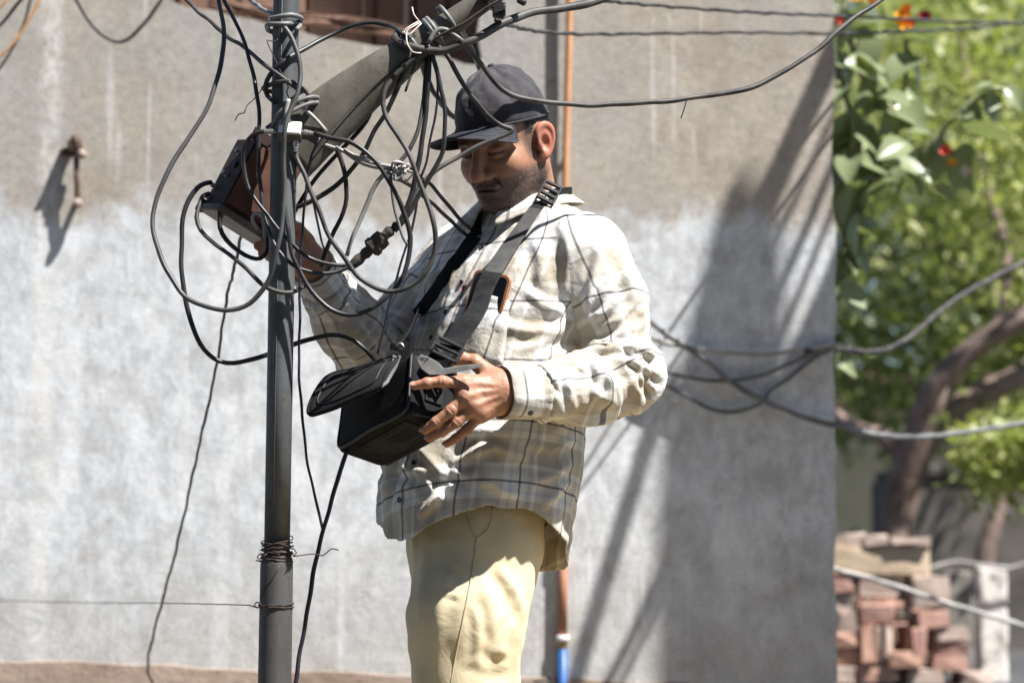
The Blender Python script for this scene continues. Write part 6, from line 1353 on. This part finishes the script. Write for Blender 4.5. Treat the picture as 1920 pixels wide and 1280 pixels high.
# ------------------------------------------------------------------ phone in the chest pocket
M_case = simple('brown_phone_case', (.30, .12, .045), (.42, .19, .08), 30, .45, 0, .1, .0005); M_glass = simple('phone_glass', (.008, .010, .016), (.014, .018, .028), 10, .12, 0, 0)
p0, n0 = cast(917, 558); p1, _ = cast(905, 556); p2, _ = cast(945, 566); tx = (p2 - p1).normalized(); nz = sum((cast(900 + 11 * i, 530 + 14 * j)[1] for i in range(5) for j in range(5)), Vector()).normalized(); ty = nz.cross(tx).normalized()
if ty.z < 0: ty = -ty
nz = (nz * math.cos(.2) - ty * math.sin(.2)).normalized(); ty = (ty - nz * ty.dot(nz)).normalized()
tx = ty.cross(nz).normalized(); Mp = Matrix((( tx.x, nz.x, ty.x), (tx.y, nz.y, ty.y), (tx.z, nz.z, ty.z)))
ptop = pt(925, 514, 4.35); base = p0 + nz * .0060; hgt = .047; ph = empty('phone', 'phone in a brown case sticking out of the chest pocket', 'phone', tuple(base)); FI = Matrix.Translation(base).inverted()
def rounded(name, w_, h_, t_, c, m, bev):
    bm = bmesh.new(); add_box(bm, (0, 0, 0), (w_, t_, h_)); ed = [e for e in bm.edges if abs((e.verts[0].co - e.verts[1].co).normalized().y) > .9]; bmesh.ops.bevel(bm, geom=ed, offset=bev, segments=5, affect='EDGES', profile=.5)
    bmesh.ops.transform(bm, matrix=Matrix.Translation(c) @ Mp.to_4x4(), verts=bm.verts[:]); part(name, bm_mesh(name, bm), m, ph, FI)
cph = base + ty * (hgt - .066); rounded('case', .076, .130, .0095, cph, M_case, .012); rounded('screen', .067, .121, .0012, cph + nz * .0052, M_glass, .009)
M_dig = simple('screen_digits', (.35, .37, .4), (.4, .42, .45), 20, .5, 0, 0)
for q in (-.006, 0, .006): 
    bm = bmesh.new(); add_box(bm, cph + nz * .006 + ty * .047 + tx * (q - .008), (.0034, .0006, .0012), Mp); part('clock_digit', bm_mesh('digit', bm), M_dig, ph, FI)

# ------------------------------------------------------------------ bag
M_nyl = simple('black_nylon', (.006, .006, .007), (.015, .015, .016), 22, .8, 0, .5, .002, .18, 240)
M_nyl2 = simple('dusty_black_nylon', (.011, .011, .011), (.028, .027, .026), 14, .85, 0, .5, .002, .2, 300)
M_foam = simple('grey_lining', (.10, .098, .092), (.18, .175, .165), 40, .9, 0, .4, .002, .2, 200)
M_pipe = simple('black_piping', (.012, .012, .013), (.028, .028, .029), 60, .5)
M_buck = simple('black_plastic', (.014, .014, .015), (.028, .028, .03), 40, .6, 0, .05, .001, .2)
B0 = pt(762, 772, 4.19); ga = Vector((-.128, .17, -.059)) * .99; gd = Vector((.0856, .0547, -.028)); gu = Vector((.0077, .0437, .109))
gun = gu.normalized(); gan = (ga - gun * ga.dot(gun)).normalized(); gdn = (gd - gun * gd.dot(gun) - gan * gd.dot(gan)).normalized(); LA, LD, LU = .236, .104, .116
bag = empty('shoulder_bag', 'black nylon tool bag with open lid held at the belly', 'bag', tuple(B0)); GI = Matrix.Translation(bag.location).inverted()
G = lambda a, d, u: B0 + gan * a + gdn * d + gun * u
def bag_shell():
    # rounded open-topped box: outer and inner walls
    bm = bmesh.new(); NS = 40; rings = []
    def ringpts(ins, u, sag=0):
        out = []; r = max(.004, .016 - ins)
        x0, x1, y0, y1 = ins, LA - ins, ins, LD - ins
        cs = [(x0 + r, y0 + r, 180), (x1 - r, y0 + r, 270), (x1 - r, y1 - r, 0), (x0 + r, y1 - r, 90)]; 
        for cx, cy, a0 in cs:
            for q in range(6): a = math.radians(a0 + 90 * q / 5); out.append((cx + r * math.cos(a), cy + r * math.sin(a)))
        return [bm.verts.new(G(x, y, u + .0025 * math.sin(x * 60) * math.sin(u * 40)) + (gdn * (-.004 * math.sin(math.pi * x / LA) * math.sin(math.pi * max(0, u) / LU)))) for x, y in out]
    for ins, u in ((.010, 0), (.004, .0015), (0.0, .007), (0, .03), (0, .06), (0, .09), (0, LU - .004), (.002, LU), (.006, LU), (.008, LU - .003), (.008, .07), (.008, .03)): rings.append(ringpts(ins, u))
    for a, b_ in zip(rings, rings[1:]):
        for k in range(len(a)): bm.faces.new((a[k], a[(k + 1) % len(a)], b_[(k + 1) % len(a)], b_[k]))
    bm.faces.new(rings[0][::-1]); bm.faces.new(rings[-1]); return bm_mesh('bag_body', bm)
bb = part('body', bag_shell(), M_nyl, bag, GI, True)
part('base_panel', hexa('base_panel', [G(a, d, u) for a in (.030, LA - .05) for d in (.018, LD - .018) for u in (-.0022, .0006)], .0008), M_nyl2, bag, GI)
bl = G(.085, LD * .5, -.0030)
for k in range(5): 
    V, F = sweep([G(.055 + .000 * k, .030 + k * .010, -.0026), G(.125 - .012 * (k % 2), .030 + k * .010, -.0026)], .0005, 5); part('worn_label_line', mesh('line', V, F), M_foam if k in (0, 4) else M_nyl2, bag, GI)
def edge_path(pts, r=.0026): part('piping', tube_mesh('piping', catmull(pts, .01), r, 8), M_pipe, bag, GI)
edge_path([G(.006, .002, LU), G(.003, .002, .06), G(.003, .003, .012), G(.02, .002, .003), G(LA / 2, .0, .003), G(LA - .02, .002, .003), G(LA - .002, .004, .015), G(LA - .002, .004, .06), G(LA - .002, .004, LU)])
edge_path([G(.002, .012, .003), G(.0, LD / 2, .004), G(.002, LD - .012, .004)]); edge_path([G(.0, .012, LU), G(-.001, LD / 2, LU), G(.003, LD - .008, LU)]); edge_path([G(.012, LD, .004), G(LA / 2, LD + .001, .004), G(LA - .012, LD, .004)])
# side pocket plate under the hand
part('side_panel', hexa('side_panel', [G(a, d, u) for a in (-.004, .001) for d in (.034, .070) for u in (.034, .078)], .002), M_nyl2, bag, GI)
V, F = lathe([(.004, 0), (.004, .001), (.002, .0015)], G(-.005, .045, .058), -gan, 12); pass
# lid: hinged on the front top edge, flopped forward
H1 = pt(752, 666, 4.245); H2 = pt(617, 700, 4.385); F1 = pt(716, 726, 4.175); F2 = pt(573, 779, 4.315)
def lid_pt(u, v): # u along the hinge, v outwards
    p = (H1.lerp(H2, u)).lerp(F1.lerp(F2, u), v); nrm = (H2 - H1).cross(F1 - H1).normalized()
    if nrm.z < 0: nrm = -nrm
    return p + nrm * (.007 * math.sin(v * math.pi) + .002 * math.sin(u * math.pi * 2 + .5)), nrm
def lid():
    bm = bmesh.new(); NU_, NV_ = 22, 16; g = {}
    for s_ in (0, 1):
        for i in range(NU_ + 1):
            for j in range(NV_ + 1):
                u, v = i / NU_, j / NV_; cu, cv = u - .5, v - .5
                # round the outer corners
                ru, rv = .10, .18; eu, ev = abs(cu) - (.5 - ru), abs(cv) - (.5 - rv)
                if eu > 0 and ev > 0:
                    q_ = math.hypot(eu / ru, ev / rv); m_ = max(eu / ru, ev / rv); k_ = m_ / q_; cu = math.copysign(.5 - ru + eu * k_, cu); cv = math.copysign(.5 - rv + ev * k_, cv)
                p, n_ = lid_pt(.5 + cu, .5 + cv); g[s_, i, j] = bm.verts.new(p - n_ * (.0075 * s_) * (1 if 0 < i < NU_ and 0 < j < NV_ else .8))
    for i in range(NU_):
        for j in range(NV_):
            bm.faces.new((g[0, i, j], g[0, i + 1, j], g[0, i + 1, j + 1], g[0, i, j + 1])); bm.faces.new((g[1, i, j], g[1, i, j + 1], g[1, i + 1, j + 1], g[1, i + 1, j]))
    rim_ = [(i, 0) for i in range(NU_)] + [(NU_, j) for j in range(NV_)] + [(i, NV_) for i in range(NU_, 0, -1)] + [(0, j) for j in range(NV_, 0, -1)]
    for k in range(len(rim_)): a, b_ = rim_[k], rim_[(k + 1) % len(rim_)]; bm.faces.new((g[0, a[0], a[1]], g[0, b_[0], b_[1]], g[1, b_[0], b_[1]], g[1, a[0], a[1]]))
    path = [(g[0, a[0], a[1]].co + g[1, a[0], a[1]].co) / 2 for a in rim_]; return bm_mesh('lid', bm), [p.copy() for p in path]
lm, lpath = lid(); lido = part('lid', lm, M_nyl2, bag, GI, True)
part('lid_piping', tube_mesh('lid_piping', lpath, .0048, 8, True), M_nyl, bag, GI)
inn = []
for k in range(61):
    a = 2 * math.pi * k / 60; cu, cv = .40 * math.cos(a), .38 * math.sin(a); m = max(abs(cu) / .40, abs(cv) / .38); r = (abs(cu / .4) ** 6 + abs(cv / .38) ** 6) ** (1 / 6); p, n_ = lid_pt(.5 + cu / r, .5 + cv / r); inn.append(p + n_ * .001)
part('lid_stitching', tube_mesh('lid_stitching', inn[:-1], .0012, 6, True), M_pipe, bag, GI)
# folded grey edge of the lid hinge and the loose side flap
def flap(name, pts, m, th=.003):
    bm = bmesh.new(); f = bm.faces.new([bm.verts.new(p) for p in pts]); e = bmesh.ops.extrude_face_region(bm, geom=[f]); bmesh.ops.translate(bm, verts=[g for g in e['geom'] if isinstance(g, bmesh.types.BMVert)], vec=(0, th, th * .5)); bmesh.ops.triangulate(bm, faces=[f for f in bm.faces if len(f.verts) > 4]); o = part(name, bm_mesh(name, bm), m, bag, GI); bv = o.modifiers.new('b', 'BEVEL'); bv.width = .001; return o
flap('hinge_strip', [pt(737, 663, 4.245), pt(752, 668, 4.235), pt(744, 690, 4.21), pt(728, 718, 4.18), pt(716, 727, 4.17), pt(724, 705, 4.19), pt(734, 684, 4.22)], M_foam)
flap('side_flap', [pt(778, 668, 4.20), pt(800, 668, 4.205), pt(822, 680, 4.20), pt(832, 691, 4.195), pt(870, 685, 4.185), pt(906, 682, 4.18), pt(903, 688, 4.178), pt(872, 695, 4.182), pt(835, 702, 4.19), pt(805, 703, 4.195), pt(790, 692, 4.20)], M_foam)
V, F = sweep(catmull([pt(744, 648, 4.235), pt(750, 643, 4.228), pt(757, 650, 4.226), pt(750, 655, 4.228)], .003), .0016, 6); part('zip_pull', mesh('zip_pull', V, F), M_plug, bag, GI)
flap('zip_tab', [pt(733, 640, 4.25), pt(758, 646, 4.232), pt(752, 660, 4.232), pt(730, 655, 4.25)], M_nyl2)
bm = bmesh.new(); add_box(bm, G(.03, LD * .55, LU + .006), (.05, .05, .02), None, .008, 2); part('padding', bm_mesh('padding', bm), M_nyl, bag, GI, True)
fz_ = [(pt(x, y, 4.20), pt(x + random.uniform(-3, 4), y - random.uniform(2, 6), 4.195)) for x, y in [(775 + 2.4 * k, 657 + .8 * math.sin(k)) for k in range(16)]]
part('frayed_edge', multi_tube('fray', [([a, (a + b_) / 2 + Vector((.001, 0, 0)), b_], .0006) for a, b_ in fz_], 5), M_nyl, bag, GI)

# ------------------------------------------------------------------ strap
M_strap = simple('black_webbing', (.010, .010, .011), (.022, .022, .023), 30, .9, 0, .4, .001, .12, 400)
M_strapg = simple('sunlit_grey_webbing', (.055, .055, .055), (.10, .10, .098), 26, .9, 0, .4, .001, .15, 400)  # lighter grey puts the sunlight on the upper strap into its colour
allV = [Vector(v) for v in sv2]; allF = [tuple(q) for q in sq]; off_ = len(allV)
for me in (collar_me,):
    allV += [v.co.copy() for v in me.vertices]; allF += [tuple(i + off_ for i in p.vertices) for p in me.polygons]; off_ = len(allV)
bvh_all = BVHTree.FromPolygons(allV, allF)
def ribbon(name, pts, nrms, width, th, m, par, inv):
    """flat webbing: pts with normals"""
    path = pts; n = len(path); V = []; F = []; prof = [(-1, 0), (-.9, .9), (0, 1), (.9, .9), (1, 0), (0, -.1)]
    for i in range(n):
        t_ = (path[min(i + 1, n - 1)] - path[max(i - 1, 0)]).normalized(); nn_ = nrms[i]; nn_ = (nn_ - t_ * nn_.dot(t_)).normalized(); s_ = t_.cross(nn_); w_ = width[i] if isinstance(width, list) else width
        for a, b_ in prof: V.append(path[i] + s_ * (a * w_ / 2) + nn_ * (b_ * th))
    k_ = len(prof)
    for i in range(n - 1):
        for q in range(k_): F.append((i * k_ + q, i * k_ + (q + 1) % k_, (i + 1) * k_ + (q + 1) % k_, (i + 1) * k_ + q))
    F.append(tuple(range(k_))[::-1]); F.append(tuple((n - 1) * k_ + q for q in range(k_))); me = mesh(name, V, F); bm = bmesh.new(); bm.from_mesh(me); return part(name, bm_mesh(name, bm), m, par, inv)
def surf_path(pxs, off=.005, ys=None):
    P_ = []; N_ = []
    for x, y in pxs:
        p, n_ = cast(x, y, bvh_all); o__ = off if not isinstance(off, list) else off[len(P_)]; P_.append(p + n_ * o__); N_.append((n_ * .35 + Vector((-.25, -.9, .3))).normalized())
    path = catmull(P_, .012); out = []
    for p in path:
        k = sorted(range(len(P_)), key=lambda i: (P_[i] - p).length)[:2]; d0, d1 = (P_[k[0]] - p).length + 1e-6, (P_[k[1]] - p).length + 1e-6; out.append((N_[k[0]] / d0 + N_[k[1]] / d1).normalized())
    for _ in range(14):
        path = [path[0]] + [path[i] * .4 + (path[i - 1] + path[i + 1]) * .3 for i in range(1, len(path) - 1)] + [path[-1]]; out = [out[0]] + [(out[i] + out[i - 1] + out[i + 1]).normalized() for i in range(1, len(out) - 1)] + [out[-1]]
    # lift the smoothed webbing clear of the cloth
    for i in range(len(path)):
        loc, nn_, _, _ = bvh_all.find_nearest(path[i])
        if loc is not None:
            if nn_.dot(out[i]) < 0: nn_ = -nn_
            s_ = (path[i] - loc).dot(nn_)
            if s_ < .004: path[i] = path[i] + nn_ * (.004 - s_)
    return path, out
sA, nA = surf_path([(893, 446), (880, 466), (862, 492), (840, 522), (815, 556), (790, 588)], .006)
endA = pt(742, 650, 4.255); tailA = catmull([sA[-1], pt(768, 616, 4.30), endA], .012)[1:]
ribbon('strap_far_side', sA + tailA, nA + [Vector((-.75, -.65, .1)).normalized()] * len(tailA), .030, .0022, M_strap, bag, GI)
sB, nB = surf_path([(1008, 396), (992, 420), (972, 450), (952, 485), (935, 520), (918, 552)], [.008, .008, .010, .018, .030, .034])
endB = pt(836, 658, 4.222); mid = [pt(898, 583, 4.285), pt(868, 620, 4.25)]
tb_ = catmull([sB[-1]] + mid + [endB], .012)[1:]; nlast = Vector((-.25, -.93, .25)).normalized(); nn2 = [nB[-1].lerp(nlast, min(1, (i + 1) / 8)).normalized() for i in range(len(tb_))]
full = sB + tb_; fn_ = nB + nn2
for _ in range(30):
    full = [full[0]] + [full[i] * .4 + (full[i - 1] + full[i + 1]) * .3 for i in range(1, len(full) - 1)] + [full[-1]]; fn_ = [fn_[0]] + [(fn_[i] + fn_[i - 1] + fn_[i + 1]).normalized() for i in range(1, len(fn_) - 1)] + [fn_[-1]]
nu = len(sB); ks = int(nu * .86)
ribbon('strap_upper', full[:ks + 1], fn_[:ks + 1], [.026 + .013 * i / nu for i in range(ks + 1)], .0022, M_strapg, bag, GI)
ribbon('strap_lower', full[ks:], fn_[ks:], .039, .0022, M_strap, bag, GI)
# round the back of the neck
ncen = A3(pt(984, 378, 4.61)); fwv = np.array([-math.sin(R(40)), -math.cos(R(40)), 0]); lfv = np.array([math.cos(R(40)), -math.sin(R(40)), 0])
arc = [Vector(ncen + fwv * math.cos(a) * .088 + lfv * math.sin(a) * .090 + np.array([0, 0, .006 + .016 * -math.cos(a)])) for a in np.radians(np.linspace(78, 290, 22))]; arcn = [Vector(fwv * math.cos(a) + lfv * math.sin(a)) for a in np.radians(np.linspace(78, 290, 22))]
ribbon('strap_neck', [sB[0]] + arc + [sA[0]], [nB[0]] + arcn + [nA[0]], .026, .0022, M_strap, bag, GI)
# ladder buckle beside the collar
lb = [pt(1012, 392, 4.47), pt(1042, 338, 4.515)]; ax = (lb[1] - lb[0]).normalized(); nb2 = Vector((.05, -1, .1)); nb2 = (nb2 - ax * nb2.dot(ax)).normalized(); sd_ = ax.cross(nb2); Mb = Matrix(((sd_.x, nb2.x, ax.x), (sd_.y, nb2.y, ax.y), (sd_.z, nb2.z, ax.z)))
cpos, _ = cast(1030, 362, bvh_all); cpos = (cpos or lb[0].lerp(lb[1], .5)); cpos = cpos + Vector((0, -.012, 0))
for k in range(4):
    bm = bmesh.new(); add_box(bm, cpos + ax * (-.022 + .0145 * k), (.034, .006, .0065), Mb, .0012, 2); part('ladder_bar', bm_mesh('ladder_bar', bm), M_buck, bag, GI)
for s_ in (-1, 1):
    bm = bmesh.new(); add_box(bm, cpos + sd_ * .0165 * s_, (.004, .007, .052), Mb, .0012, 2); part('ladder_side', bm_mesh('ladder_side', bm), M_buck, bag, GI)
# square buckle at the bag
bc = pt(838, 655, 4.218); bx_ = (pt(862, 664, 4.215) - pt(816, 642, 4.222)).normalized(); bz_ = (pt(842, 640, 4.225) - pt(832, 672, 4.212)); bz_ = (bz_ - bx_ * bz_.dot(bx_)).normalized(); by_ = bz_.cross(bx_); Mk = Matrix(((bx_.x, by_.x, bz_.x), (bx_.y, by_.y, bz_.y), (bx_.z, by_.z, bz_.z)))
bm = bmesh.new()
for dx, dz, sx, szz in ((0, .015, .054, .006), (0, -.015, .054, .006), (0, 0, .05, .005), (-.025, 0, .006, .034), (.025, 0, .006, .034)): add_box(bm, bc + bx_ * dx + bz_ * dz, (sx, .0065, szz), Mk, .0018, 2)
part('square_buckle', bm_mesh('buckle', bm), M_buck, bag, GI, False)
p_ = [bc - bz_ * .012 - by_ * .0, pt(826, 672, 4.215), pt(815, 684, 4.215)]; ribbon('strap_tab', catmull(p_, .008), [Vector((-.3, -.95, .1)).normalized()] * len(catmull(p_, .008)), .042, .003, M_strap, bag, GI)
V, F = sweep(catmull([pt(818, 640, 4.228), pt(814, 654, 4.225), pt(809, 664, 4.225), pt(812, 668, 4.22)], .004), .0035, 8); part('buckle_hook', mesh('buckle_hook', V, F), M_plug, bag, GI)
